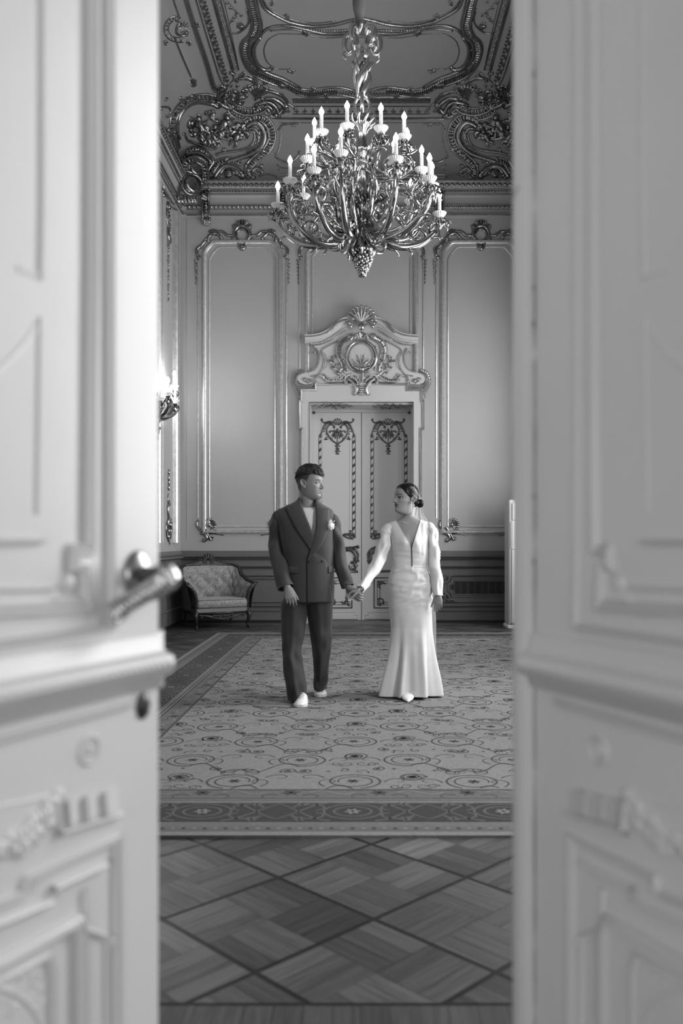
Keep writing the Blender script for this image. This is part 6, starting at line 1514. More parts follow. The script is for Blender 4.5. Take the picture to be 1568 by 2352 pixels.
# ---- groom
GX, GZ = -.408, 6.55
def G(px, py, dy=0.0): return V(((px - CX) * (GZ + dy) / F - GX, dy, EYE - (py - CY) * (GZ + dy) / F))
GR = thing('person', 'person in a dark double-breasted suit and white trainers, looking towards the bride', 'person', (GX, GZ, 0))
TG = Matrix.Translation(G(709.5, 1145.5, -.0)) @ Matrix.Rotation(radians(66), 4, 'Z') @ Matrix.Rotation(radians(3), 4, 'X') @ Matrix.Scale(1.04, 4)
body = MB(); head_mesh(body, TG, False, 1.04)
body.tube(catmull([G(707, 1120, .025), G(706.5, 1138, .02), G(706, 1152, .02), G(705, 1172, .02)], 5), [.058, .060, .064, .085], 24, .98, (0, 1, 0))
GT_in = Torso([(1160, 684, 727, .06, .02), (1172, 655, 752, .085, .01), (1200, 650, 758, .105, 0), (1260, 660, 756, .11, 0), (1330, 664, 756, .11, 0), (1390, 664, 756, .11, 0)], GZ, GX)
body.loft([[GT_in.pt(2 * pi * k / 32, z) for k in range(32)] for z in [G(0, y).z for y in range(1366, 1155, -8)]])
armL = [G(652, 1190, .0), G(641, 1212, .0), G(636, 1245, .0), G(638, 1280, -.04), G(645, 1312, -.10), G(656, 1346, -.165)]
armR = [G(748, 1194, .0), G(764, 1214, .0), G(776, 1245, -.0), G(781, 1285, -.02), G(788, 1316, -.05), G(798, 1346, -.08)]
body.tube(catmull(armL, 4), [.036, .045, .045, .042, .038, .029], 14); body.tube(catmull(armR, 4), [.036, .042, .042, .036, .032, .028], 14)
hl = armL[-1]; tipsA, tA, nA = hand_mesh(body, hl + V((.012, -.012, -.004)), (.28, -.10, -1), (-.15, 1, 0), True, .98, (20, 26, 30, 34), 2.5, (.95, .34, .1), 10)
hr = armR[-1]; hand_mesh(body, hr + V((.004, -.01, -.004)), (.66, -.03, -.75), (.35, .9, .3), False, .95, (24, 26, 28, 30), 0, (.7, .6, .3), 14)
legA = lambda py: interp([(1375, 0.0), (1454, -.02), (1527, -.05), (1575, -.06), (1608, -.05)], py)
legB = lambda py: interp([(1375, 0.0), (1454, .07), (1520, .16), (1585, .25)], py)
body.tube(catmull([G(675, 1385, 0), G(673, 1454, legA(1454)), G(674, 1527, legA(1527)), G(680, 1590, legA(1590)), G(684, 1606, -.05)], 4), [.075, .06, .048, .036, .04], 14)
body.tube(catmull([G(735, 1385, 0), G(737, 1454, legB(1454)), G(737, 1520, legB(1520)), G(735, 1570, legB(1570)), G(735, 1582, .25)], 4), [.075, .06, .048, .036, .04], 14)
remesh(body, 'body', .0031, GR, headcolor(TG.inverted(), False))
def eyes(T, par, s, look, female):
    for sx in (-1, 1):
        ec = V((sx * .0325, -.0680, .1165)); e = MB(); e.ball(T @ ec, .0124 * s, 18, 12); eo = e.build('eye', M['eye'], par)
        g = V(look).normalized(); e = MB(); c = ec + g * .0076; e.ball(T @ c, .0058 * s, 12, 8); e.build('iris', M['iris'], eo)
        e = MB(); pts = []
        for k in range(9):
            az = radians(-60 + 120 * k / 8); el = radians(11 if female else 7) * cos(az) ** .8; pts.append(T @ (ec + V((.0146 * sin(az) * 1.06, -.0146 * cos(az) * cos(el), .0146 * sin(el)))))
        if female: pts[-1 if sx > 0 else 0] += (T.to_3x3() @ V((sx * .004, .002, .003)))
        e.tube(pts, (.0017 if female else .0010) * s, 6); e.build('eyelashes', M['hair'], par)
eyes(TG, GR, 1.04, (.15, -1, .0), False)
# hair
def hair_groom():
    mb = MB(); NA, NZ = 120, 70; rings = []
    def thick(a, z):
        th = abs(math.degrees(a if a <= pi else a - 2 * pi)); zt = interp([(0, .176), (40, .174), (60, .168), (80, .146), (105, .142), (125, .112), (145, .085), (180, .070)], th)
        k = sm(zt - .016, zt + .060, z); fr = gs(th / 55, 1) * gs(z - .190, .022)
        return -.012 + k * (.021 + .009 * sm(.175, .225, z)) + fr * .016 + .0035 * k * noise.noise(V((cos(a) * 4, sin(a) * 4, z * 40)))
    for k in range(NZ + 1):
        z = .050 + .186 * k / NZ; ring = []
        for j in range(NA):
            a = 2 * pi * j / NA; p = headpt(a, z, False, .0001); n = V((p.x, p.y, 0)).normalized(); up = sm(.18, .236, z); d = thick(a, z); c = (n * (1 - up * .75) + V((0, 0, up))).normalized()
            q = p + c * d - V((0, 0, .012 * gs(math.degrees(a if a <= pi else a - 2 * pi) / 50, 1) * gs(z - .180, .01))); ring.append(TG @ q)
        rings.append(ring)
    mb.loft(rings); rnd = random.Random(31)
    for k in range(900):                              # short locks combed forward from the crown
        a = rnd.uniform(-pi, pi); z = rnd.uniform(.150, .235); p = headpt(a, z, False, .0001); n = V((p.x, p.y, (z - .15) * 1.6)).normalized(); f = V((rnd.uniform(-.35, .35), -1, rnd.uniform(-.35, .15))); f = (f - n * f.dot(n)).normalized()
        if thick(a, z) < .004: continue
        base = p + n * (thick(a, z) - .002); L = rnd.uniform(.022, .040); h_ = rnd.uniform(.0005, .0035) + (.003 if z > .225 else 0); mb.tube([TG @ base, TG @ (base + f * L * .5 + n * h_), TG @ (base + f * L + n * (h_ - .004))], [.0018, .0024, .0005], 5)
    for k in range(70):
        a = rnd.gauss(0, .45); p = headpt(a, rnd.uniform(.180, .194), False, .014); mb.tube([TG @ (p + V((0, .012, .016))), TG @ (p + V((0, -.003, .004))), TG @ (p + V((rnd.uniform(-.006, .006), .001, -rnd.uniform(.006, .018))))], [.003, .0028, .0006], 5)
    for k in range(14):
        a = pi + rnd.gauss(0, .5); p = headpt(a, rnd.uniform(.17, .20), False, .016); mb.tube([TG @ p, TG @ (p + V((rnd.uniform(-.01, .01), .014, rnd.uniform(-.004, .01))))], [.0016, .0004], 4)
    return mb
hair_groom().build('hair', M['hair'], GR)
# tee shirt
TT = Torso([(1152, 686, 726, .068, .016), (1160, 672, 738, .08, .012), (1172, 655, 752, .100, .005), (1200, 655, 756, .120, 0), (1260, 658, 756, .124, 0), (1300, 660, 756, .124, 0)], GZ, GX)
mb = MB(); zs = [G(0, y).z for y in range(1300, 1170, -4)]
rings = [[TT.pt(2 * pi * k / 48, z, fabric_noise(TT.pt(2 * pi * k / 48, z), .004)) for k in range(48)] for z in zs]
nk = G(706, 1152.5, .012); rings += [[nk + V((.067 * sin(a), -.060 * cos(a), .0 - .042 * cos(a))) for a in [2 * pi * k / 48 for k in range(48)]], [nk + V((.0635 * sin(a), -.058 * cos(a), .006 - .042 * cos(a))) for a in [2 * pi * k / 48 for k in range(48)]]]
mb.loft(rings, (False, False)); mb.tube([nk + V((.0635 * sin(a), -.058 * cos(a), .006 - .042 * cos(a))) for a in [2 * pi * k / 48 for k in range(49)]], .0025, 6); mb.build('tee_shirt', M['shirt'], GR)
# jacket
TJ = Torso([(1148, 685, 727, .078, .026), (1154, 678, 733, .086, .020), (1160, 662, 745, .092, .014), (1165, 650, 753, .100, .010), (1170, 638, 762, .106, .006), (1176, 632, 766, .112, .003), (1186, 632, 767, .124, .0), (1205, 638, 767, .138, 0), (1230, 645, 767, .146, 0), (1262, 650, 767.5, .146, 0),
            (1292, 652, 767, .142, 0), (1330, 653, 767, .145, 0), (1382, 652, 768, .150, 0)], GZ, GX, 2.7)
Linn = [(1139, 687), (1150, 689), (1160, 692), (1173, 697), (1190, 703.5), (1205, 710), (1236, 721), (1250, 719), (1263, 714.6)]
Rinn = [(1139, 724), (1152, 723.5), (1184, 726.5), (1214, 725.8), (1236, 722), (1250, 719), (1263, 714.6)]
mb = MB(); rings = []
y = 1382.0; N = 72
while y >= 1148:
    z = EYE - (y - CY) * (GZ - .1) / F
    if y < 1262:
        tl = TJ.th((lin(Linn, y) - CX) * (GZ - .1) / F - GX, z); tr = TJ.th((lin(Rinn, y) - CX) * (GZ - .1) / F - GX, z)
    else: tl = tr = TJ.th((714.6 - CX) * (GZ - .1) / F - GX, z)
    ring = []
    for k in range(N + 1):
        th = tr + (2 * pi + tl - tr) * k / N; p = TJ.pt(th, z); nn = V((sin(th), -cos(th), 0))
        dsp = .0035 * noise.noise(V((p.x * 7, p.y * 7, z * 9 + 3))) + .006 * gs((p.x + .16) / .05, 1) * sin(z * 22) * gs(z - 1.15, .2) * .5
        if z < 1.0: dsp += .004 * sin(th * 3 + 1) * (1.0 - z) * 3
        ring.append(p + nn * dsp)
    rings.append(ring); y -= 3.0
mb.loft(rings, (False, False), False)
bot = rings[0]; c = sum(bot, V()) / len(bot); mb.loft([bot, [p + (c - p) * .03 + V((0, 0, -.002)) for p in bot], [p + (c - p) * .05 + V((0, 0, .03)) for p in bot]], (False, False), False)
jk = mb.build('jacket', M['suit'], GR)
mb = MB(); sleeve(mb, [G(664, 1184, .0), G(652, 1184, .0), G(642.5, 1190, .0), G(638, 1210, .0), G(635.5, 1245, .0), G(638.5, 1280, -.04), G(645, 1312, -.10), G(655.5, 1350, -.165)], [.026, .050, .062, .066, .064, .060, .058, .061], wr=.20, seed=1, fq=24)
mb.build('sleeve', M['suit'], jk)
mb = MB(); sleeve(mb, [G(738, 1186, .0), G(749, 1187, .0), G(758, 1193, .0), G(766.5, 1214, .0), G(774, 1245, -.005), G(780, 1285, -.02), G(788, 1316, -.05), G(798.5, 1347, -.08)], [.026, .046, .056, .058, .055, .052, .050, .050], wr=.20, seed=4, fq=24)
mb.build('sleeve', M['suit'], jk)
mb = MB(); drape(mb, TJ, [(1141, 687), (1146, 683), (1152, 672), (1161.6, 655), (1163, 656.5), (1187, 667), (1218, 683), (1240, 698.5), (1263, 714)], [(1141, 688.5), (1150, 690), (1160, 693), (1173, 698), (1190, 704.5), (1205, 711), (1236, 721.5), (1250, 719), (1263, 715)], .010, .0015)
mb.build('lapel', M['suit'], jk)
mb = MB(); drape(mb, TJ, [(1143, 723), (1152.7, 722.5), (1184, 725.5), (1213.7, 725), (1236, 721), (1263, 713.5), (1287, 706)], [(1143, 724.5), (1150, 729), (1160, 737), (1167, 741), (1168.5, 753), (1199, 753.5), (1218, 750), (1243.5, 741.4), (1265.8, 728), (1287, 707.5)], .012, .0015)
mb.build('lapel', M['suit'], jk)
mb = MB(); rows = []                                  # overlapping front panel
drape(mb, TJ, [(1262, 714), (1287, 706.5), (1300, 705.5), (1382.5, 706)], [(1262, 716), (1275, 735), (1290, 750), (1382.5, 764)], .007, .0, rows=34, cols=14, fade=True); mb.build('front_panel', M['suit'], jk)
mb = MB(); mb.tube([TJ.front(G(px, py, -.1).x, G(px, py, -.1).z, .0125) for px, py in [(656 + 2.1 * k, 1163.5 + .1 * k * (k - 6)) for k in range(10)]], .0011, 5); mb.tube([TJ.front(G(px, py, -.1).x, G(px, py, -.1).z, .0135) for px, py in [(739 + 1.6 * k, 1168.5 - .1 * k) for k in range(8)]], .0011, 5)
for a, b in ((664, 686), (753.5, 763.5)):
    zt, zb = G(0, 1301, -.1).z, G(0, 1316, -.1).z; xa, xb = G(a, 0, -.1).x, G(b, 0, -.1).x
    P = [[TJ.front(xa + (xb - xa) * j / 6, z + (.003 if a > 700 else -.002) * j / 6, o) for j in range(7)] for z, o in ((zt, .001), (zt - .001, .006), (zb + .004, .008), (zb, .007), (zb, .001))]
    fl = MB(); fl.loft(P, (False, False), False); fl.loft([[r_[0] for r_ in P], [TJ.front(xa, P[k][0].z, 0) for k in range(5)]], (False, False), False); fl.build('pocket_flap', M['suit'], jk)
mb.build('collar_seam', M['suitd'], jk)
for px, py in ((710.5, 1290), (738.5, 1289)):
    b = MB(); q = G(px, py, -.1); p = TJ.front(q.x, q.z, .009); b.ball(p, (.0085, .004, .0085), 12, 6); b.build('button', M['suitd'], jk)
# white flower on the lapel
b = MB(); q = G(754, 1208, -.1); p = TJ.front(q.x, q.z, .020)
for k in range(30):                                   # ruffled rose built of cupped petals
    a = k * 2.4; R = .0035 + .00078 * k; c = p + V((R * cos(a), -.016 + R * R * 28, R * sin(a) * .95)); n_ = V((cos(a) * (.3 + R * 30), -.8, sin(a) * (.3 + R * 30))).normalized(); b.ball(c, (.0085, .0085, .0026), 8, 5, rot=n_.to_track_quat('Z', 'Y').to_matrix() @ Matrix.Rotation(.35, 3, 'X'))
b.ball(p, (.022, .014, .021), 12, 8)
for dx, dz, L, r_ in ((-.008, .028, .026, .006), (.000, .034, .034, .006), (.008, .026, .03, .0055), (.026, .034, .020, .003)): b.ball(p + V((dx, -.004, dz)), (r_, .004, L * .5), 8, 6, rot=Matrix.Rotation(dx * 18, 3, 'Y'))
for dx, dz in ((.016, -.018), (.004, -.024), (.020, -.004)): b.ball(p + V((dx, -.004, dz)), (.010, .007, .008), 8, 5)
bo = b.build('boutonniere', M['petal'], GR)
# trousers
def leg(rows, dyf, seed, toes):
    mb = MB(); rings = []; rows = sorted(rows); y = rows[0][0]; N = 44
    while y <= rows[-1][0] + .01:
        xl, xr, b = interp(rows, y); dy = dyf(y); A, B = G(xl, y, dy), G(xr, y, dy); c = (A + B) / 2; a = (B.x - A.x) / 2; ring = []; t = (y - rows[0][0]) / (rows[-1][0] - rows[0][0])
        for k in range(N):
            th = 2 * pi * k / N; x = a * sin(th); yy = -b * cos(th) - .010 * gs(math.degrees(min(th, 2 * pi - th)) / 11, 1) ; w_ = .010 * noise.noise(V((sin(th) * 1.6 + seed, cos(th) * 1.2, t * 7))) * (.5 + gs(t - .55, .12) + 1.4 * sm(.8, 1, t)) + .007 * sin(t * 30 + 3 * sin(th + seed)) * (gs(t - .95, .12) + .5 * gs(t - .5, .1))
            ring.append(c + V((x + w_ * sin(th) * .6, yy - w_ * cos(th) * 1.4, 0)))
        rings.append(ring); y += 3
    mb.loft(rings, (False, False)); e = rings[-1]; c = sum(e, V()) / len(e); mb.loft([e, [c + (p - c) * .94 for p in e], [c + (p - c) * .92 + V((0, 0, .04)) for p in e]], (False, False))
    return mb
tr = leg([(1366, 655, 708, .11), (1385, 645, 709, .105), (1415, 645, 706, .095), (1454, 646, 699.5, .085), (1496, 648, 693, .078), (1527, 649.5, 696, .08), (1545, 651, 699.5, .083), (1575, 656, 703.5, .088), (1594, 659, 705, .09), (1606, 660.5, 703, .09)], legA, 1, 0)
t2 = leg([(1366, 702, 766, .11), (1385, 701, 764.5, .105), (1400, 704, 764, .10), (1454, 711.5, 762.5, .088), (1468, 713, 761.5, .085), (1510, 718.5, 757, .08), (1538, 719.5, 753.5, .08), (1570, 719, 751, .085), (1583, 720, 749, .088)], legB, 5, 0)
T0 = bpy.data.objects.new('trousers', None); COL.objects.link(T0); T0.parent = GR
tr.build('trouser_leg', M['trous'], T0); t2.build('trouser_leg', M['trous'], T0)
mb = MB(); TP = Torso([(1350, 660, 762, .112, 0), (1380, 654, 761, .105, 0), (1390, 680, 732, .06, .02), (1408, 698, 714, .03, .03)], GZ, GX, 2.4); mb.loft([[TP.pt(2 * pi * k / 40, z) for k in range(40)] for z in [G(0, y).z for y in range(1408, 1349, -4)]]); mb.build('trouser_seat', M['trous'], T0)
def shoe(c, rz, s=1.0, heel_up=0.0, flat=False, name='trainer', mats=('shoe', 'sole')):
    """c = ground point under the ankle; toe towards local -y"""
    R = Matrix.Translation(c) @ Matrix.Rotation(rz, 4, 'Z') @ Matrix.Rotation(-heel_up, 4, 'X') @ Matrix.Scale(s, 4); U_ = MB(); S_ = MB()
    st = [(.075, .018, .060), (.068, .032, .075), (.045, .037, .085), (.01, .038, .088), (-.03, .041, .078), (-.07, .047, .064), (-.11, .050, .052), (-.145, .048, .046), (-.170, .040, .040), (-.186, .025, .032), (-.192, .010, .024)]
    rings = []; rs = []
    for y, w_, h in st:
        rings.append([R @ V((w_ * sin(a) * (1.0 if cos(a) < .3 else .92), y, .018 + (h - .018) * max(0, cos(a)) ** .75)) for a in [pi * (k / 12 - .5) for k in range(13)]] + [R @ V((0, y, .016))])
        rs.append([R @ V((x * (w_ + .005), y - .002, z)) for x, z in ((-1, .003), (-1.02, .012), (-1, .024), (1, .024), (1.02, .012), (1, .003))])
    U_.loft(rings); S_.loft(rs)
    for k in range(4): y = -.02 - k * .022; U_.tube([R @ V((-.022, y, .082 - k * .008)), R @ V((0, y - .004, .089 - k * .0085)), R @ V((.022, y, .082 - k * .008))], .0035 * s, 6)
    return U_, S_
for (px, py, dy, rz, hu) in ((687.5, 1627, -.285, -.06, 0), (737, 1603, .13, .10, 0)):
    toe = G(px, py, dy); c = V((toe.x + .178 * sin(rz) * -1, dy + .178, .0125)); a, b = shoe(c, rz, .93, hu); sh = a.build('trainer', M['shoe'], GR); b.build('sole', M['sole'], sh, smooth=False)

# ---- bride
BX, BZ = .388, 6.75
def B(px, py, dy=0.0): return V(((px - CX) * (BZ + dy) / F - BX, dy, EYE - (py - CY) * (BZ + dy) / F))
BR = thing('person', 'person in a white satin wedding gown with a low bun, holding the suited person\'s hand', 'person', (BX, BZ, 0))
TB = Matrix.Translation(B(930.5, 1178.5, -.01)) @ Matrix.Rotation(radians(-58), 4, 'Z') @ Matrix.Rotation(radians(-4), 4, 'X') @ Matrix.Diagonal((.95, 1.04, .98, 1))
body = MB(); head_mesh(body, TB, True, .97)
body.tube(catmull([B(944, 1152, .035), B(941, 1168, .025), B(939, 1184, .018), B(938.5, 1197, .015), B(939, 1206, .015)], 5), [.048, .044, .044, .049, .068], 24, .98, (0, 1, 0))
brow = [(1193, 914, 965, .050, .012), (1197, 903, 976, .055, .011), (1200, 893, 986, .059, .010), (1208, 891.5, 988, .069, .008), (1225, 896, 984, .088, .004), (1245, 898, 983, .106, -.002), (1262, 899, 982, .108, 0), (1280, 900.5, 981, .094, 0), (1298, 901, 980, .088, 0), (1320, 894, 987, .104, .008), (1345, 889, 993, .118, .015), (1370, 890, 992.5, .124, .018),
        (1400, 893, 991, .118, .015), (1440, 897, 992, .112, .01), (1482, 894.5, 994, .122, .01), (1520, 891, 996.5, .140, .01), (1560, 884.5, 1001, .168, .01), (1590, 879, 1004.5, .190, .01), (1604, 876.5, 1006, .200, .01)]
TD_ = Torso(brow, BZ, BX, 2.25); TI_ = Torso([(y, a + 1.3, b - 1.3, c - .005, d) for y, a, b, c, d in [(1180, 927, 949, .040, .018), (1188, 919.5, 956.5, .048, .015)] + brow], BZ, BX, 2.25)
zs = [B(0, y).z for y in range(1400, 1180, -3)]; rr = []
for z in zs:
    ring = []
    for k in range(56):
        th = 2 * pi * k / 56; p = TI_.pt(th, z); bz = B(0, 1246).z
        p.y -= .018 * sum(gs(p.x - (B(940, 0).x + s * .047), .035) for s in (-1, 1)) * gs(z - bz, .048) * (1 if cos(th) > 0 else 0); p.y += .008 * gs(p.x - B(944, 0).x, .016) * gs(z - bz + .02, .06) * (1 if cos(th) > 0 else 0)
        ring.append(p)
    rr.append(ring)
body.loft(rr)
for s in (-1, 1): body.tube([B(940 + s * 4, 1204, -.046), B(940 + s * 16, 1201.5, -.044), B(940 + s * 28, 1198.5, -.02)], [.006, .005, .004], 8)   # collar bones
bal = [B(894, 1211, .005), B(886, 1232, .0), B(880, 1258, -.03), B(864, 1299, -.13), B(846, 1328, -.23), B(829, 1352, -.33)]
bar = [B(985, 1210, .005), B(992, 1238, .0), B(996, 1270, -.01), B(999, 1300, -.03), B(1003, 1332, -.05), B(1006, 1367, -.07)]
body.tube(catmull(bal, 4), [.022, .028, .028, .025, .022, .020], 14); body.tube(catmull(bar, 4), [.022, .028, .028, .025, .022, .020], 14)
tipsB, tB, nB = hand_mesh(body, bal[-1] + V((-.002, -.0, -.002)), (-.93, .05, -.28), (-.30, .12, -.9), True, .84, (34, 44, 48, 50), 2, (.85, .35, .5), 22)
tipsC, tC, nC = hand_mesh(body, bar[-1] + V((0, -.004, .006)), (-.02, -.1, -1), (.15, 1, 0), False, .84, (14, 28, 34, 40), 2.5, (.9, .42, .1), 10)
body.tube([B(925, 1390, 0), B(930, 1500, -.02), B(937, 1592, -.09)], [.07, .045, .030], 12); body.tube([B(955, 1390, 0), B(958, 1500, .03), B(962, 1592, .02)], [.07, .05, .035], 12)
remesh(body, 'body', .0030, BR, headcolor(TB.inverted(), True))
eyes(TB, BR, .97, (-.1, -1, .05), True)
for tips in (tipsB, tipsC):
    for p, d in tips: nb = MB(); nb.ball(p + d * .005, (.0048, .0048, .0085), 8, 6, rot=d.to_track_quat('Z', 'Y').to_matrix()); nb.build('fingernail', M['nail'], BR)
def hair_bride():
    mb = MB(); NA, NZ = 120, 70; rings = []
    for k in range(NZ + 1):
        z = .045 + .191 * k / NZ; ring = []
        for j in range(NA):
            a = 2 * pi * j / NA; th = abs(math.degrees(a if a <= pi else a - 2 * pi)); zl = interp([(0, .198), (25, .190), (45, .172), (62, .146), (78, .122), (92, .112), (104, .090), (125, .062), (150, .045), (180, .040)], th)
            k_ = sm(zl - .004, zl + .016, z); p = headpt(a, z, True, .0001); n = V((p.x, p.y, 0)).normalized(); up = sm(.17, .236, z); d = -.014 + k_ * (.020 + .006 * sm(110, 170, th)) + k_ * .0003 * sin((z * 1.0 + th * .0012) * 420)
            part_ = -.0016 * gs(p.x, .003) * k_ * (1 if p.y < .02 else 0); c = (n * (1 - up * .7) + V((0, 0, up))).normalized(); ring.append(TB @ (p + c * (d + part_)))
        rings.append(ring)
    mb.loft(rings); return mb
hb = hair_bride().build('hair', M['hairs'], BR)
bc = B(964.5, 1156.5, .075); mb = MB(); ax = (bc - TB @ V((0, 0, .12))).normalized()
Rb = ax.to_track_quat('Z', 'Y').to_matrix(); rings = []
for k in range(25):
    t = pi * k / 24; rings.append([bc + Rb @ V((.030 * sin(t) * cos(a) * (1 + .03 * sin(9 * a + 3 * t)), .034 * sin(t) * sin(a) * (1 + .03 * sin(9 * a + 3 * t)), -.030 * cos(t))) for a in [2 * pi * q / 60 for q in range(60)]])
mb.loft(rings); mb.tube([bc - ax * .02, bc - ax * .05], [.02, .03], 12); mb.build('hair_bun', M['hairs'], BR)
# pearls on fine chains, earring
pn = MB(); ch = MB()
q0 = B(964, 1147, .05)
for px, py, dy in ((949.5, 1119.5, -.035), (956, 1128, -.015), (961, 1137, .01), (965.5, 1145.5, .04), (958.5, 1154, .0), (971, 1158.5, .07), (966.5, 1167, .07)):
    dr_ = B(px, py, dy) - TB @ V((0, 0, .12)); pn.ball(B(px, py, dy) + dr_.normalized() * .006, .0026, 8, 5)
pn.build('hair_pearl', M['pearl'], BR)
for path in (((949.5, 1119.5, -.04), (956, 1128, -.03), (961, 1137, -.01), (965.5, 1145.5, .035)), ((945, 1133, -.075), (953, 1141, -.06), (965, 1146.5, .03)), ((951, 1122, -.055), (957, 1135, -.045), (965, 1145, .03))):
    ch.tube(catmull([B(*p) + (B(*p) - TB @ V((0, .01, .12))).normalized() * .004 for p in path], 6), .0007, 5)
ch.build('hair_chain', M['pearl'], BR)
e = MB(); rnd = random.Random(4); ex = B(944.5, 1153, -.085)
for k in range(9): e.ball(ex + V((-.003 + .0015 * (k % 2), .001 * k, -.0075 * k)), .0034, 8, 5)
e.tube([ex + V((0, .004, -.055)), ex + V((.002, .008, -.085))], .0012, 5); e.build('earring', M['pearl'], BR)
# gown
Lv = [(1192, 910), (1199, 911.5), (1218.6, 922.5), (1240, 934.7), (1249, 939.6), (1258, 942.4), (1300, 943.2)]; Rv = [(1192, 967.5), (1195, 966.8), (1212.5, 960.7), (1235.4, 953), (1249, 948.2), (1258, 946.2), (1300, 947.6)]
mb = MB(); rings = []; ys = [1193 + 2.4 * k for k in range(172)]; N = 150
for y in ys:
    z = EYE - (y - CY) * (BZ) / F; zf = EYE - (y - CY) * (BZ - .09) / F
    if y < 1300: tl = TD_.th((lin(Lv, y) - CX) * (BZ - .09) / F - BX, z); tr_ = TD_.th((lin(Rv, y) - CX) * (BZ - .09) / F - BX, z)
    else: tl = tr_ = TD_.th(B(945.4, 0, -.09).x, z)
    ring = []; t = (y - 1193) / (1604 - 1193)
    for k in range(N + 1):
        th = tr_ + (2 * pi + tl - tr_) * k / N; p = TD_.pt(th, z); n_ = V((sin(th), -cos(th), 0)); d = 0; fr = 1 if cos(th) > 0 else 0
        bz = B(0, 1246).z; cxb = B(940, 0).x
        p.y -= .020 * sum(gs(p.x - (cxb + s * .047), .036) for s in (-1, 1)) * gs(z - bz, .048) * fr
        ht = sm(.45, 1.0, t)                           # skirt folds growing to the hem
        d += ht * (.016 * sin(5 * th + 1.0) + .017 * sin(8 * th + 2.3 + 2 * t) + .006 * sin(15 * th + .6)) * (.3 + ht)
        d -= ht * .022 * gs(p.x - B(938, 0).x, .035) * fr * gs(t - .86, .2); d += ht * .020 * gs(p.x - B(966, 0).x, .03) * fr * gs(t - .75, .18)
        w_ = sm(.22, .30, t) * (1 - sm(.42, .5, t))    # pulled creases round hip
        d += w_ * fr * (.0035 * sin(z * 62 + p.x * 30 + 3 * noise.noise(V((p.x * 8, 1, z * 8)))) * sm(B(935, 0).x, B(992, 0).x, p.x) + .007 * noise.noise(V((p.x * 7 + z * 8, 2, z * 22))))
        d += .006 * crease(p.x * 4 + z * 5, 3, z * 16 - p.x * 9) * fr * sm(.2, .3, t) * (1 - sm(.42, .55, t)) + .003 * crease(p.x * 7, 1, z * 26) * fr * gs(t - .2, .05)
        wb = gs(t - .21, .05); d += wb * .004 * noise.noise(V((p.x * 9, 5, z * 60))) * fr * gs(p.x - B(945, 0).x, .08)
        d += .002 * noise.noise(V((p.x * 16, p.y * 10, z * 10))) * fr
        if .02 < t < .2: d += .003 * sin(p.x * 150) * sm(B(955, 0).x, B(975, 0).x, p.x) * fr
        p = p + n_ * d
        if t > .96: p.z += .006 * sin(3 * th + 1) * (t - .96) / .04
        p.z += .19 * sm(1400, 1604, y) * (y - CY) / F
        ring.append(p)
    rings.append(ring)
mb.loft(rings, (False, False), False); e = rings[-1]; c = sum(e, V()) / len(e); mb.loft([e, [p + (c - p) * .03 for p in e], [p + (c - p) * .05 + V((0, 0, .05)) for p in e]], (False, False), False)
gown = mb.build('gown', M['satin'], BR)
bm = bmesh.new(); bm.from_mesh(gown.data); bmesh.ops.remove_doubles(bm, verts=bm.verts, dist=1e-5); bm.to_mesh(gown.data); bm.free()
for tab in (Lv, Rv):
    s_ = MB(); s_.tube([TD_.front((lin(tab, y) - CX) * (BZ - .09) / F - BX, EYE - (y - CY) * BZ / F, .001) - V((0, .020 * sum(gs((lin(tab, y) - CX) * (BZ - .09) / F - BX - (B(940, 0).x + q * .047), .036) for q in (-1, 1)) * gs(EYE - (y - CY) * BZ / F - B(0, 1246).z, .05), 0)) for y in [1195 + 3.5 * k for k in range(31)]], .0009, 6); s_.build('neckline_piping', M['satin'], gown)
for sgn, pts in ((-1, ((897, 1222), (906, 1238), (912, 1252), (916, 1275), (919, 1298))), (1, ((983, 1222), (975, 1238), (971, 1252), (970, 1275), (972, 1298)))):
    s_ = MB(); s_.tube(catmull([TD_.front(B(x, 0, -.08).x, EYE - (y - CY) * BZ / F, .001) - V((0, .019 * gs(B(x, 0).x - (B(940, 0).x + sgn * .045), .036) * gs(EYE - (y - CY) * BZ / F - B(0, 1246).z, .05), 0)) for x, y in pts], 4), .0005, 5); s_.build('princess_seam', M['satin'], gown)
s_ = MB(); s_.tube([TD_.front(B(x, 0, -.08).x, EYE - (1301.5 + .003 * (x - 940) ** 2 * .3 - CY) * BZ / F, .003) for x in range(904, 979, 3)], .0013, 5); s_.build('waist_seam', M['satin'], gown)
mb = MB(); sleeve(mb, [B(909, 1213, .0), B(899, 1213, .0), B(891, 1214, .0), B(887.5, 1224, .0), B(882.5, 1243, -.015), B(876, 1268, -.04), B(863.5, 1299, -.13), B(846, 1328, -.23), B(828, 1352.5, -.33)], [.018, .034, .041, .042, .045, .050, .046, .037, .030], wr=.26, seed=7, fq=26)
mb.build('sleeve', M['satin'], gown)
mb = MB(); sleeve(mb, [B(970, 1211, .0), B(980, 1211, .0), B(987, 1211, .0), B(991, 1222, .0), B(994.5, 1245, -.005), B(996, 1272, -.01), B(998.5, 1300, -.03), B(1003, 1332, -.05), B(1005.5, 1368, -.07)], [.018, .034, .040, .040, .042, .046, .046, .042, .034], wr=.26, seed=11, fq=26)
mb.build('sleeve', M['satin'], gown)
mb = MB()
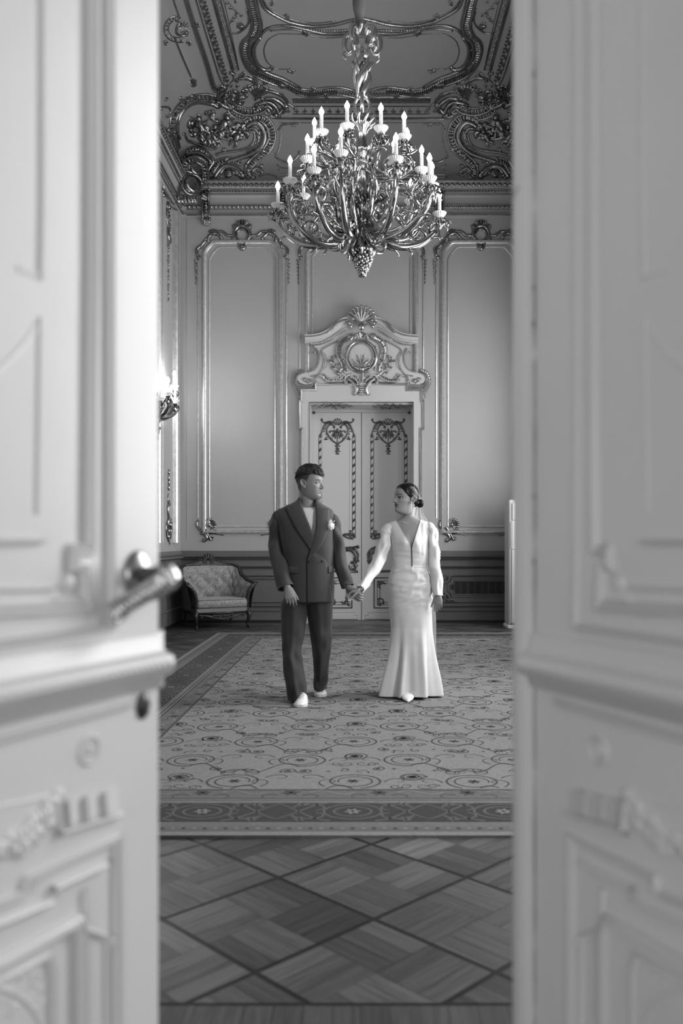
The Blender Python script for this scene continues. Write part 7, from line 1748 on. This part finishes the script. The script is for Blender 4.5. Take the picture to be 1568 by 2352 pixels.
for k in range(13): t = k / 12; p = B(833 + 17 * t, 1360 - 17 * t, -.325 + .07 * t); mb.ball(p + V((0, -.004, -.002)), .0032, 8, 5)
mb.build('cuff_button', M['pearl'], gown)
# veil: sheer cloth hanging from the bun down the back
def sheer():
    m = bpy.data.materials.new('sheer_tulle'); m.use_nodes = True; nt = m.node_tree; b = nt.nodes['Principled BSDF']; b.inputs['Base Color'].default_value = (.8, .8, .8, 1); b.inputs['Roughness'].default_value = .8; b.inputs['Alpha'].default_value = .45; return m
mb = MB(); rows = []
for py, xl, xr, dy in ((1164, 957, 968, .10), (1180, 950, 972, .11), (1197, 942, 982, .12), (1230, 920, 986, .15), (1300, 905, 986, .16), (1400, 902, 1000, .20), (1500, 898, 1002, .24), (1572, 890, 1009, .30)):
    rows.append([V((0, 0, 0)) + B(xl + (xr - xl) * k / 30, py, dy + .002 * sin(k * .6)) for k in range(31)])
cols = [catmull([r_[k] for r_ in rows], 5) for k in range(31)]; mb.loft([[c_[i] for c_ in cols] for i in range(len(cols[0]))], (False, False), False); mb.build('veil', sheer(), BR)
# pointed satin pumps
for px, py, dy, rz in ((937, 1613.5, -.275, .0), (972, 1601, -.03, -.25)):
    toe = B(px, py, dy); c = V((toe.x + .15 * sin(-rz), dy + .15, .0125)); R = Matrix.Translation(c) @ Matrix.Rotation(rz, 4, 'Z'); U_ = MB(); rings = []
    for q in catmull([V((.085, .018, .045)), V((.06, .026, .050)), V((.02, .028, .045)), V((-.03, .033, .046)), V((-.07, .035, .048)), V((-.11, .029, .036)), V((-.14, .015, .022)), V((-.158, .004, .010))], 5):
        y, w_, h = q; z0 = interp([(-.2, .003), (-.07, .004), (-.03, .012), (.02, .035), (.085, .055)], y)
        rings.append([R @ V((w_ * 1.38 * cos(a), y, z0 + h * .5 + h * .5 * sin(a))) for a in [2 * pi * k / 26 for k in range(26)]])
    U_.loft(rings); U_.tube([R @ V((0, .075, .06)), R @ V((0, .08, .0))], [.014, .006], 8); U_.build('pump', M['shoe'], BR)
